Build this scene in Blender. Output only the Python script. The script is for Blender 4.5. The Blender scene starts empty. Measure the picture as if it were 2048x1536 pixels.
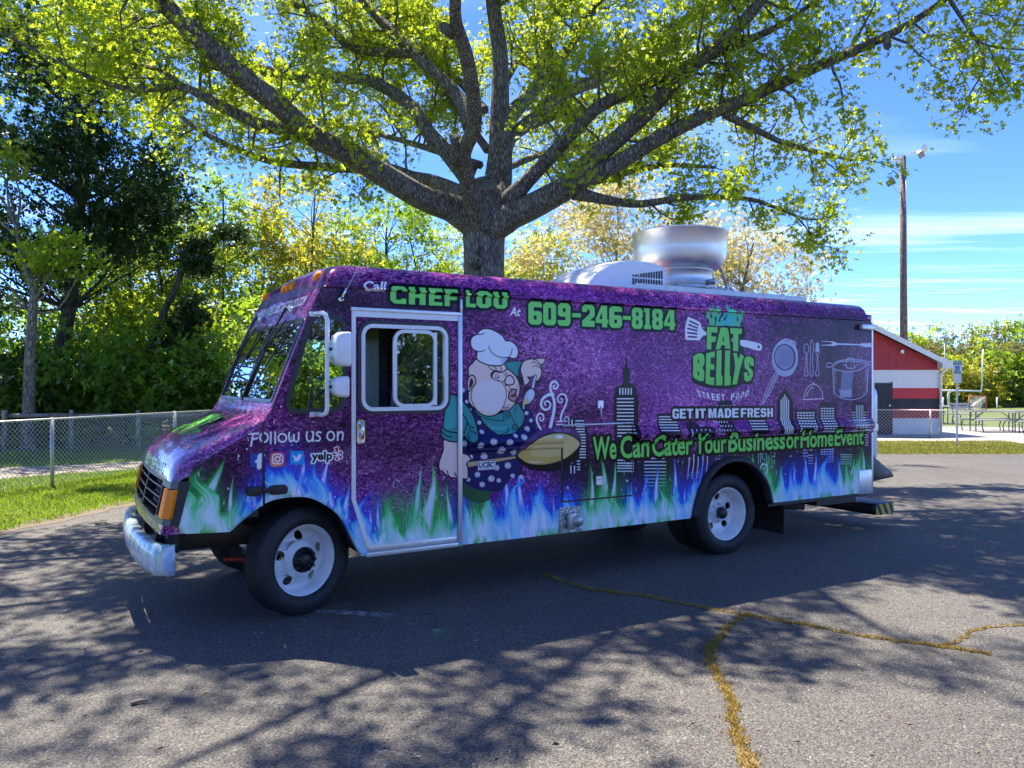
import bpy, bmesh, math, random
import numpy as np
from mathutils import Vector, Matrix
from mathutils.geometry import tessellate_polygon

R = math.radians
scene = bpy.context.scene
COL = scene.collection

# ------------------------------------------------------------------ camera
FPX, CAMH, HORY = 1570.0, 1.78, 766.0          # focal length and horizon row of the 2048 px photograph, eye height
cam = bpy.data.cameras.new('camera')
cam.sensor_width = 36.0
cam.lens = FPX * 36.0 / 2048.0
cam.shift_y = -(768.0 - HORY) / 2048.0
cam.clip_start, cam.clip_end = 0.05, 3000.0
cam_o = bpy.data.objects.new('camera', cam)
cam_o.location = (0, 0, CAMH)
cam_o.rotation_euler = (R(90), 0, 0)
COL.objects.link(cam_o)
scene.camera = cam_o

# ------------------------------------------------------------------ light
HEAD = math.atan((3700 - 1024) / FPX)           # truck heading against the view axis
DV = np.array([math.sin(HEAD), math.cos(HEAD)]) # along the truck, front to back
NV = np.array([math.cos(HEAD), -math.sin(HEAD)])# out of the truck's near side
SUN_EL = R(63.0)
SUN_H = np.array([-NV[0] * 0.995 - DV[0] * 0.06, -NV[1] * 0.995 - DV[1] * 0.06])
SUN_H /= np.linalg.norm(SUN_H)
SUN_DIR = Vector((SUN_H[0] * math.cos(SUN_EL), SUN_H[1] * math.cos(SUN_EL), math.sin(SUN_EL)))

world = bpy.data.worlds.new('World')
scene.world = world
world.use_nodes = True
wn, wl = world.node_tree.nodes, world.node_tree.links
wn.clear()
w_out = wn.new('ShaderNodeOutputWorld')
w_bg = wn.new('ShaderNodeBackground')
w_bg.inputs['Strength'].default_value = 0.106
sky = wn.new('ShaderNodeTexSky')
sky.sky_type = 'NISHITA'
sky.sun_disc = False
sky.sun_elevation = SUN_EL
sky.sun_rotation = math.atan2(SUN_H[0], SUN_H[1])
sky.altitude = 0.0
sky.air_density = 0.3
sky.dust_density = 0.0
sky.ozone_density = 4.0
# thin cirrus: stretched noise on the direction projected on a high flat layer
tc = wn.new('ShaderNodeTexCoord')
sep = wn.new('ShaderNodeSeparateXYZ'); wl.new(tc.outputs['Generated'], sep.inputs[0])
zc = wn.new('ShaderNodeMath'); zc.operation = 'MAXIMUM'; zc.inputs[1].default_value = 0.03
wl.new(sep.outputs['Z'], zc.inputs[0])
dx = wn.new('ShaderNodeMath'); dx.operation = 'DIVIDE'; wl.new(sep.outputs['X'], dx.inputs[0]); wl.new(zc.outputs[0], dx.inputs[1])
dy = wn.new('ShaderNodeMath'); dy.operation = 'DIVIDE'; wl.new(sep.outputs['Y'], dy.inputs[0]); wl.new(zc.outputs[0], dy.inputs[1])
cmb = wn.new('ShaderNodeCombineXYZ'); wl.new(dx.outputs[0], cmb.inputs[0]); wl.new(dy.outputs[0], cmb.inputs[1])
mp = wn.new('ShaderNodeMapping'); mp.inputs['Rotation'].default_value = (0, 0, R(14)); mp.inputs['Scale'].default_value = (0.16, 0.5, 1)
mp.inputs['Location'].default_value = (3.1, 0.7, 0)
wl.new(cmb.outputs[0], mp.inputs[0])
nz = wn.new('ShaderNodeTexNoise'); nz.inputs['Scale'].default_value = 1.7; nz.inputs['Detail'].default_value = 7; nz.inputs['Roughness'].default_value = 0.55
nz.inputs['Distortion'].default_value = 0.35
wl.new(mp.outputs[0], nz.inputs['Vector'])
cr = wn.new('ShaderNodeValToRGB')
cr.color_ramp.elements[0].position = 0.50; cr.color_ramp.elements[0].color = (0, 0, 0, 1)
cr.color_ramp.elements[1].position = 0.78; cr.color_ramp.elements[1].color = (0.85, 0.85, 0.85, 1)
wl.new(nz.outputs[0], cr.inputs[0])
hz = wn.new('ShaderNodeMapRange'); hz.inputs['From Min'].default_value = 0.02; hz.inputs['From Max'].default_value = 0.34
hz.inputs['To Min'].default_value = 1.0; hz.inputs['To Max'].default_value = 0.12
wl.new(sep.outputs['Z'], hz.inputs['Value'])
cm = wn.new('ShaderNodeMath'); cm.operation = 'MULTIPLY'; wl.new(cr.outputs[0], cm.inputs[0]); wl.new(hz.outputs[0], cm.inputs[1])
mx = wn.new('ShaderNodeMix'); mx.data_type = 'RGBA'
hsv = wn.new('ShaderNodeHueSaturation'); hsv.inputs['Saturation'].default_value = 1.16; hsv.inputs['Value'].default_value = 1.0; hsv.inputs['Hue'].default_value = 0.511
wl.new(sky.outputs[0], hsv.inputs['Color'])
wl.new(cm.outputs[0], mx.inputs['Factor']); wl.new(hsv.outputs[0], mx.inputs['A'])
mx.inputs['B'].default_value = (3.6, 4.0, 4.6, 1)
wl.new(mx.outputs['Result'], w_bg.inputs['Color'])
wl.new(w_bg.outputs[0], w_out.inputs[0])

sun = bpy.data.lights.new('sun', 'SUN')
sun.energy = 2.3
sun.angle = R(0.53)
sun.color = (1.0, 0.93, 0.80)
sun_o = bpy.data.objects.new('sun', sun)
sun_o.rotation_euler = SUN_DIR.to_track_quat('Z', 'Y').to_euler()
sun_o.location = (-10, 10, 30)
COL.objects.link(sun_o)

vs = scene.view_settings
vs.view_transform = 'Standard'
vs.look = 'None'
vs.gamma = 1.0
vs.use_curve_mapping = False
vs.exposure = 2.66
scene.cycles.max_bounces = 8
scene.cycles.diffuse_bounces = 4
scene.cycles.glossy_bounces = 4
scene.cycles.transmission_bounces = 6
scene.cycles.transparent_max_bounces = 12
scene.cycles.sample_clamp_indirect = 6.0
scene.cycles.caustics_reflective = False
scene.cycles.caustics_refractive = False
scene.cycles.use_denoising = True

# ------------------------------------------------------------------ photograph pixel -> place
NSIDE = -5.82                                    # the truck's near side plane: NV . P = NSIDE
def ray(px, py): return np.array([(px - 1024) / FPX, 1.0, (HORY - py) / FPX])
def S(px, py, inset=0.0):
    """pixel -> (u, w) on a plane parallel to the truck's side, 'inset' metres inside it"""
    r = ray(px, py); t = (NSIDE - inset) / (NV @ r[:2]); P = r * t
    return float(DV @ P[:2]), float(CAMH + P[2])
def G(px, py):
    """pixel -> point on the ground"""
    t = CAMH * FPX / (py - HORY); P = ray(px, py) * t
    return float(P[0]), float(P[1])
def AT(px, py, depth):
    P = ray(px, py) * depth
    return Vector((P[0], P[1], CAMH + P[2]))
# ------------------------------------------------------------------ helpers
def link(o, parent=None):
    COL.objects.link(o)
    if parent is not None: o.parent = parent
    return o
def tag(o, label=None, cat=None, group=None, kind=None):
    if label: o['label'] = label
    if cat: o['category'] = cat
    if group: o['group'] = group
    if kind: o['kind'] = kind
    return o
def empty(name, loc=(0, 0, 0), rz=0.0, parent=None):
    o = bpy.data.objects.new(name, None)
    o.empty_display_size = 0.2
    o.location = loc; o.rotation_euler = (0, 0, rz)
    return link(o, parent)
def copy_tree(o, parent=None):
    c = o.copy(); COL.objects.link(c); c.parent = parent
    for ch in list(o.children): copy_tree(ch, c)
    return c

class MB:
    """collects vertices and faces; build() links them as ONE mesh object"""
    def __init__(s): s.v = []; s.f = []; s.sm = []
    def add(s, vs, fs, smooth=False):
        b = len(s.v); s.v += [tuple(map(float, p)) for p in vs]
        s.f += [tuple(i + b for i in f) for f in fs]; s.sm += [smooth] * len(fs)
        return s
    def box(s, x0, x1, y0, y1, z0, z1):
        vs = [(x, y, z) for z in (z0, z1) for y in (y0, y1) for x in (x0, x1)]
        return s.add(vs, [(0, 2, 3, 1), (4, 5, 7, 6), (0, 1, 5, 4), (2, 6, 7, 3), (0, 4, 6, 2), (1, 3, 7, 5)])
    def tube(s, pts, rad, n=8, caps=True, smooth=True):
        pts = [Vector(p) for p in pts]
        if not hasattr(rad, '__len__'): rad = [rad] * len(pts)
        rings = []; prev = None
        for i, p in enumerate(pts):
            t = (pts[min(i + 1, len(pts) - 1)] - pts[max(i - 1, 0)])
            if t.length < 1e-9: t = Vector((0, 0, 1))
            t.normalize()
            if prev is None:
                a = Vector((0, 0, 1)) if abs(t.z) < 0.9 else Vector((1, 0, 0))
                x = t.cross(a).normalized()
            else:
                x = (prev - t * prev.dot(t))
                x = x.normalized() if x.length > 1e-6 else t.cross(Vector((0.3, 0.5, 0.8))).normalized()
            prev = x; y = t.cross(x)
            rings.append([p + (x * math.cos(2 * math.pi * k / n) + y * math.sin(2 * math.pi * k / n)) * rad[i] for k in range(n)])
        vs = [q for r in rings for q in r]; fs = []
        for i in range(len(pts) - 1):
            for k in range(n):
                k2 = (k + 1) % n
                fs.append((i * n + k, i * n + k2, (i + 1) * n + k2, (i + 1) * n + k))
        s.add(vs, fs, smooth)
        if caps:
            s.add(rings[0], [tuple(range(n))[::-1]]); s.add(rings[-1], [tuple(range(n))])
        return s
    def lathe(s, prof, n=32, M=None, smooth=True, a0=0.0, a1=2 * math.pi):
        """prof: (r, h) pairs turned about local z; M places it"""
        full = abs(a1 - a0 - 2 * math.pi) < 1e-6
        m = n if full else n + 1
        vs = []; fs = []
        for r, h in prof:
            for k in range(m):
                a = a0 + (a1 - a0) * k / n
                p = Vector((r * math.cos(a), r * math.sin(a), h)); vs.append(M @ p if M is not None else p)
        for i in range(len(prof) - 1):
            for k in range(n):
                k2 = (k + 1) % m if full else k + 1
                fs.append((i * m + k, i * m + k2, (i + 1) * m + k2, (i + 1) * m + k))
        return s.add(vs, fs, smooth)
    def poly(s, rings, fn, back=None):
        """flat polygon with holes; rings of (a, b); fn(a, b) -> point. back: second fn for a solid slab"""
        tris = tessellate_polygon([[Vector((a, b, 0)) for a, b in r] for r in rings])
        flat = [p for r in rings for p in r]
        s.add([fn(*p) for p in flat], [tuple(t) for t in tris])
        if back is not None:
            s.add([back(*p) for p in flat], [tuple(t)[::-1] for t in tris])
            for r in rings:
                n = len(r)
                vs = [fn(*p) for p in r] + [back(*p) for p in r]
                s.add(vs, [(k, (k + 1) % n, n + (k + 1) % n, n + k) for k in range(n)])
        return s
    def extrude(s, prof, along, smooth=False, caps=True):
        """prof: closed list of 2D points, along: list of fns (a, b) -> point"""
        n = len(prof); rings = [[g(a, b) for a, b in prof] for g in along]
        fs = []
        for i in range(len(rings) - 1):
            for k in range(n):
                fs.append((i * n + k, i * n + (k + 1) % n, (i + 1) * n + (k + 1) % n, (i + 1) * n + k))
        s.add([q for r in rings for q in r], fs, smooth)
        if caps: s.add(rings[0], [tuple(range(n))[::-1]]); s.add(rings[-1], [tuple(range(n))])
        return s
    def grid(s, rows, smooth=True):
        m = len(rows[0]); fs = []
        for i in range(len(rows) - 1):
            for k in range(m - 1): fs.append((i * m + k, i * m + k + 1, (i + 1) * m + k + 1, (i + 1) * m + k))
        return s.add([p for r in rows for p in r], fs, smooth)
    def build(s, name, mat, parent=None, bevel=0.0, seg=2, fix=True, off=(0, 0, 0), angle=30):
        me = bpy.data.meshes.new(name)
        vs = [(x - off[0], y - off[1], z - off[2]) for x, y, z in s.v] if off != (0, 0, 0) else s.v
        me.from_pydata(vs, [], s.f)
        me.polygons.foreach_set('use_smooth', s.sm)
        if fix or bevel:
            bm = bmesh.new(); bm.from_mesh(me)
            bmesh.ops.remove_doubles(bm, verts=bm.verts, dist=1e-5)
            bmesh.ops.recalc_face_normals(bm, faces=bm.faces)
            if bevel:
                es = [e for e in bm.edges if len(e.link_faces) == 2 and e.calc_face_angle(0) > R(angle)]
                bmesh.ops.bevel(bm, geom=es, offset=bevel, segments=seg, affect='EDGES', profile=0.5, clamp_overlap=True)
                for f in bm.faces: f.smooth = True
            bm.to_mesh(me); bm.free()
        me.materials.append(mat)
        me.update()
        o = bpy.data.objects.new(name, me)
        return link(o, parent)

def mesh_np(name, V, F, mat, parent=None, smooth=False):
    """big triangle or quad meshes from arrays"""
    me = bpy.data.meshes.new(name)
    V = np.ascontiguousarray(V, dtype=np.float32); F = np.ascontiguousarray(F, dtype=np.int32)
    k = F.shape[1]
    me.vertices.add(len(V)); me.vertices.foreach_set('co', V.ravel())
    me.loops.add(F.size); me.loops.foreach_set('vertex_index', F.ravel())
    me.polygons.add(len(F)); me.polygons.foreach_set('loop_start', np.arange(0, F.size, k, dtype=np.int32))
    me.polygons.foreach_set('loop_total', np.full(len(F), k, dtype=np.int32))
    me.polygons.foreach_set('use_smooth', np.full(len(F), smooth))
    me.update(calc_edges=True)
    me.materials.append(mat)
    return link(bpy.data.objects.new(name, me), parent)

# ------------------------------------------------------------------ materials
def srgb(r, g, b):
    f = lambda c: (c / 12.92 if c <= 0.04045 else ((c + 0.055) / 1.055) ** 2.4)
    return (f(r / 255), f(g / 255), f(b / 255), 1)
class NT:
    def __init__(s, name):
        s.m = bpy.data.materials.new(name); s.m.use_nodes = True
        s.n = s.m.node_tree.nodes; s.l = s.m.node_tree.links; s.n.clear()
        s.out = s.n.new('ShaderNodeOutputMaterial')
    def new(s, t, **kw):
        x = s.n.new(t)
        for k, v in kw.items(): setattr(x, k, v)
        return x
    def put(s, node, **kw):
        for k, v in kw.items():
            i = node.inputs[k.replace('_', ' ')]
            if hasattr(v, 'is_linked'): s.l.new(v, i)
            else: i.default_value = v
        return node
    def bsdf(s, **kw):
        b = s.new('ShaderNodeBsdfPrincipled'); s.put(b, **kw); s.l.new(b.outputs[0], s.out.inputs[0]); return b
    def coord(s, scale=(1, 1, 1), loc=(0, 0, 0), rot=(0, 0, 0), which='Object'):
        t = s.new('ShaderNodeTexCoord'); m = s.new('ShaderNodeMapping')
        s.l.new(t.outputs[which], m.inputs[0])
        m.inputs['Scale'].default_value = scale; m.inputs['Location'].default_value = loc; m.inputs['Rotation'].default_value = rot
        return m.outputs[0]
    def noise(s, vec, scale, detail=3, rough=0.5, dist=0.0, out=0):
        x = s.new('ShaderNodeTexNoise'); s.l.new(vec, x.inputs['Vector'])
        x.inputs['Scale'].default_value = scale; x.inputs['Detail'].default_value = detail
        x.inputs['Roughness'].default_value = rough; x.inputs['Distortion'].default_value = dist
        return x.outputs[out]
    def voro(s, vec, scale, feature='F1', out='Distance', rand=1.0):
        x = s.new('ShaderNodeTexVoronoi', feature=feature); s.l.new(vec, x.inputs['Vector'])
        x.inputs['Scale'].default_value = scale; x.inputs['Randomness'].default_value = rand
        return x.outputs[out]
    def ramp(s, fac, stops, interp='LINEAR'):
        x = s.new('ShaderNodeValToRGB'); x.color_ramp.interpolation = interp
        e = x.color_ramp.elements
        while len(e) < len(stops): e.new(0.5)
        for i, (p, c) in enumerate(stops):
            e[i].position = p; e[i].color = c if len(c) == 4 else (*c, 1)
        s.l.new(fac, x.inputs[0]); return x.outputs[0]
    def mix(s, fac, a, b, blend='MIX'):
        x = s.new('ShaderNodeMix', data_type='RGBA', blend_type=blend)
        for k, v in (('Factor', fac), ('A', a), ('B', b)):
            i = [q for q in x.inputs if q.name == k and (k == 'Factor' and q.type == 'VALUE' or k != 'Factor' and q.type == 'RGBA')][0]
            if hasattr(v, 'is_linked'): s.l.new(v, i)
            else: i.default_value = v
        return [q for q in x.outputs if q.type == 'RGBA'][0]
    def math(s, op, a, b=0.0, clamp=False):
        x = s.new('ShaderNodeMath', operation=op, use_clamp=clamp)
        for i, v in enumerate((a, b)):
            if hasattr(v, 'is_linked'): s.l.new(v, x.inputs[i])
            else: x.inputs[i].default_value = v
        return x.outputs[0]
    def bump(s, h, strength=0.3, dist=0.01):
        x = s.new('ShaderNodeBump'); s.l.new(h, x.inputs['Height'])
        x.inputs['Strength'].default_value = strength; x.inputs['Distance'].default_value = dist
        return x.outputs[0]

def plain(name, col, rough=0.5, metal=0.0, wear=0.12, scale=9.0, spec=0.5, bump=0.0, coat=0.0):
    """paint, rubber or metal with uneven tone and gloss"""
    t = NT(name); c = t.coord()
    n = t.noise(c, scale, 5, 0.6)
    a = tuple(x * (1 - wear) for x in col[:3]) + (1,); b = tuple(min(1, x * (1 + wear)) for x in col[:3]) + (1,)
    cc = t.ramp(n, [(0.3, a), (0.7, b)])
    rr = t.ramp(t.noise(c, scale * 2.3, 4), [(0.3, (rough * 0.8,) * 3), (0.7, (min(1, rough * 1.2),) * 3)])
    bs = t.bsdf(Base_Color=cc, Roughness=rr, Metallic=metal)
    bs.inputs['Specular IOR Level'].default_value = spec
    if coat: bs.inputs['Coat Weight'].default_value = coat; bs.inputs['Coat Roughness'].default_value = 0.05
    if bump: t.l.new(t.bump(t.noise(c, scale * 12, 4), bump, 0.004), bs.inputs['Normal'])
    return t.m
M_RUBBER = plain('rubber', (0.017, 0.017, 0.019), 0.62, wear=0.3, scale=14, bump=0.25)
M_BLACK = plain('black_paint', (0.012, 0.012, 0.013), 0.42, wear=0.3, scale=8)
M_BLACKPL = plain('black_plastic', (0.02, 0.02, 0.022), 0.38, wear=0.25, scale=10)
M_WHITEP = plain('white_paint', (0.84, 0.83, 0.81), 0.28, wear=0.05, scale=6, coat=0.3)
M_RIM = plain('white_rim_paint', (0.83, 0.83, 0.83), 0.32, wear=0.10, scale=7, coat=0.25)
M_ALU = plain('aluminium', (0.70, 0.71, 0.72), 0.35, metal=0.55, wear=0.10, scale=11)
M_GALV = plain('galvanized_steel', (0.42, 0.43, 0.44), 0.42, metal=0.7, wear=0.16, scale=22)
M_CHROME = plain('chrome', (0.78, 0.79, 0.80), 0.08, metal=1.0, wear=0.04)
M_RUST = plain('rusty_steel', (0.06, 0.045, 0.038), 0.75, metal=0.2, wear=0.4, scale=20)
M_AMBER = plain('amber_lens', (0.90, 0.25, 0.004), 0.5, wear=0.08, scale=30, spec=.12)
M_SEAT = plain('seat_vinyl', (0.03, 0.05, 0.047), 0.55, wear=0.25)
M_INT = plain('interior_grey', (0.09, 0.095, 0.10), 0.6, wear=0.2)
M_INTW = plain('interior_panel', (0.22, 0.23, 0.23), 0.5, wear=0.15)
def spline(pts, closed=True, n=6):
    """Catmull-Rom through the points"""
    P = [np.array(p, float) for p in pts]; m = len(P); out = []
    rng = range(m if closed else m - 1)
    for i in rng:
        if closed: a, b, c, d = P[i - 1], P[i], P[(i + 1) % m], P[(i + 2) % m]
        else: a, b, c, d = P[max(i - 1, 0)], P[i], P[i + 1], P[min(i + 2, m - 1)]
        for k in range(n):
            t = k / n
            out.append(0.5 * ((2 * b) + (c - a) * t + (2 * a - 5 * b + 4 * c - d) * t * t + (3 * b - a - 3 * c + d) * t ** 3))
    if not closed: out.append(P[-1])
    return [tuple(p) for p in out]
# ------------------------------------------------------------------ ground
def sheet(name, pts, z, mat):
    mb = MB(); mb.poly([pts], lambda a, b: (a, b, z)); o = mb.build(name, mat, None, fix=True)
    return tag(o, kind='structure')
def asphalt_material():
    t = NT('asphalt'); c = t.coord()
    big = t.noise(c, .35, 4, .55); mid = t.noise(c, 2.2, 5, .6)
    st_ = t.voro(c, 95, 'F1', 'Color'); sx = t.new('ShaderNodeSeparateColor'); t.l.new(st_, sx.inputs[0])
    d = t.voro(c, 95, 'F1', 'Distance')
    fine = t.noise(c, 240, 3, .6)
    base = t.ramp(sx.outputs[0], [(.0, (.052, .049, .047)), (.45, (.082, .078, .074)), (.8, (.105, .099, .093)), (.94, (.135, .128, .12)), (1.0, (.21, .20, .185))])
    base = t.mix(t.math('MULTIPLY', t.ramp(fine, [(.35, (0, 0, 0)), (.65, (1, 1, 1))]), .35), base, (.13, .122, .115, 1))
    base = t.mix(t.ramp(d, [(.45, (0, 0, 0)), (.75, (1, 1, 1))]), base, (.03, .029, .028, 1))
    tone = t.ramp(t.math('ADD', t.math('MULTIPLY', big, .6), t.math('MULTIPLY', mid, .4)), [(.35, (1.02, .97, .92)), (.65, (1.58, 1.49, 1.38))])
    base = t.mix(1.0, base, tone, 'MULTIPLY')
    b = t.bsdf(Base_Color=base, Roughness=.86)
    h = t.math('ADD', t.math('MULTIPLY', d, -1.0), t.math('MULTIPLY', fine, .4))
    t.l.new(t.bump(h, .55, .012), b.inputs['Normal'])
    return t.m
def grass_material(name, a, b_, dry, k=.5):
    t = NT(name); c = t.coord()
    n1 = t.noise(c, .5, 4, .6); n2 = t.noise(c, 9, 5, .65); n3 = t.noise(c, 60, 3, .6)
    col = t.mix(n3, a, b_); col = t.mix(t.ramp(t.math('ADD', t.math('MULTIPLY', n1, .65), t.math('MULTIPLY', n2, .35)), [(.5 - .18 * k, (0, 0, 0)), (.5 + .25 * (1 - k) + .06, (1, 1, 1))]), col, dry)
    b = t.bsdf(Base_Color=col, Roughness=.9); t.l.new(t.bump(n3, .8, .03), b.inputs['Normal'])
    return t.m
M_ASPH = asphalt_material()
M_LAWN = grass_material('lawn_soil', (.075, .135, .014, 1), (.16, .23, .028, 1), (.15, .145, .045, 1), .35)
M_FIELD = grass_material('field_grass', (.085, .135, .022, 1), (.12, .17, .03, 1), (.16, .165, .05, 1), .4)
M_DRYGR = grass_material('dry_grass', (.18, .17, .05, 1), (.14, .16, .035, 1), (.30, .24, .14, 1), .6)
def earth_material(name, a, b_):
    t = NT(name); c = t.coord(); n = t.noise(c, 3, 6, .65); v = t.voro(c, 30, 'F1', 'Distance')
    col = t.mix(n, a, b_); col = t.mix(t.math('MULTIPLY', v, .5), col, tuple(x * .5 for x in a[:3]) + (1,))
    b = t.bsdf(Base_Color=col, Roughness=.95); t.l.new(t.bump(v, .5, .02), b.inputs['Normal']); return t.m
M_SAND = earth_material('sandy_path', (.30, .24, .18, 1), (.40, .34, .27, 1))
M_DIRT = earth_material('bare_dirt', (.12, .09, .065, 1), (.22, .17, .12, 1))
M_CONC = earth_material('concrete', (.42, .38, .33, 1), (.52, .48, .43, 1))
M_STONE = earth_material('stones', (.28, .25, .21, 1), (.50, .46, .42, 1))
M_LEAFMOLD = earth_material('leaf_mold', (.06, .05, .03, 1), (.12, .10, .05, 1))

tag(MB().add([(-900, -300, -.02), (900, -300, -.02), (900, 1500, -.02), (-900, 1500, -.02)], [(0, 1, 2, 3)]).build('ground', M_FIELD, None), kind='structure')
edge_l = spline([(-9.5, -8), (-7.6, 2), (-6.7, 6.5), (-6.1, 9.35), (-5.75, 11.0), (-5.5, 11.8), (-4.8, 12.5), (-3, 12.75), (2.5, 12.9), (5.2, 14.2), (6.6, 17.2), (8.2, 19.5), (14, 19.75), (24, 19.9), (45, 20.4)], False, 8)
rj = random.Random(5)
edge_l = [(a + rj.uniform(-.04, .04), b + rj.uniform(-.04, .04)) for a, b in edge_l]
sheet('parking_lot', edge_l + [(45, -30), (-20, -30)], 0.0, M_ASPH)
lawn = [(a, b) for a, b in edge_l if b < 12.6] + [(-4.8, 14.5), (-5.2, 19), (-4.6, 26), (-30, 26), (-40, -30), (-9.6, -30)]
sheet('lawn', [(a - .0, b + .0) for a, b in lawn], -.012, M_LAWN)
sheet('lawn', [(-4.8, 12.4), (2.5, 12.85), (5.2, 14.15), (6.6, 17.15), (8.2, 19.45), (8.4, 30), (-4.8, 30)], -.013, M_LAWN)
sheet('grass_verge', [(8.1, 19.3), (14, 19.6), (24, 19.8), (45, 20.2), (45, 24.2), (8.1, 24.2)], -.010, M_DRYGR)
sheet('gravel_strip', spline([(8.4, 23.0), (11, 22.7), (15, 22.6), (22, 22.3), (45, 22.2), (45, 24.0), (22, 24.3), (15, 24.6), (11, 24.9), (8.4, 25.0)], True, 3), -.006, M_STONE)
sheet('concrete_pad', [(6, 24.9), (15.5, 24.6), (22, 23.9), (46, 23.4), (46, 28.6), (24, 30.0), (15.6, 33), (6, 33)], -.004, M_CONC)
path_pts = [G(*p) for p in [(-200, 962), (0, 958), (120, 948), (250, 940), (330, 932)]]
path_far = [G(*p) for p in [(330, 921), (250, 924), (120, 930), (0, 935), (-200, 940)]]
sheet('sandy_path', path_pts + path_far, -.006, M_SAND)
# worn dirt along the lot's edge
seg = [p for p in edge_l if 6 < p[1] < 12.6 and p[0] < -4]
sheet('dirt_edge', [(a + .14 + .07 * math.sin(i * 1.7), b - .02) for i, (a, b) in enumerate(seg)] + [(a - .22 - .10 * math.sin(i * 2.3), b + .06) for i, (a, b) in enumerate(seg)][::-1], .004, M_DIRT)
sheet('forest_floor', [(-60, 24.5), (-4.4, 24.5), (3, 27), (8, 34), (8, 75), (-60, 75)], -.005, M_LEAFMOLD)
# faded paint left on the asphalt
def paint_material(name, col):
    t = NT(name); c = t.coord(); n = t.math('ADD', t.math('MULTIPLY', t.noise(c, 70, 4, .7), .6), t.math('MULTIPLY', t.noise(c, 8, 3), .4))
    tr = t.new('ShaderNodeBsdfTransparent'); d = t.new('ShaderNodeBsdfDiffuse'); d.inputs[0].default_value = col
    m = t.new('ShaderNodeMixShader'); t.l.new(t.ramp(n, [(.46, (0, 0, 0)), (.60, (.85, .85, .85))]), m.inputs[0]); t.l.new(tr.outputs[0], m.inputs[1]); t.l.new(d.outputs[0], m.inputs[2]); t.l.new(m.outputs[0], t.out.inputs[0]); return t.m
M_OLDPAINT = paint_material('worn_white_paint', (.55, .55, .54, 1)); M_GRPAINT = paint_material('worn_green_paint', (.22, .36, .18, 1)); M_TANPAINT = paint_material('worn_tan_paint', (.5, .42, .3, 1))
sheet('painted_line', [G(*p) for p in [(624, 1219), (700, 1222), (790, 1228), (778, 1237), (700, 1230), (628, 1224)]], .004, M_OLDPAINT)
sheet('painted_mark', [G(*p) for p in [(866, 1258), (900, 1256), (912, 1270), (880, 1276), (860, 1270)]], .004, M_GRPAINT)
sheet('painted_mark', [G(*p) for p in [(750, 1500), (840, 1506), (842, 1516), (752, 1512)]], .004, M_TANPAINT)
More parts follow.
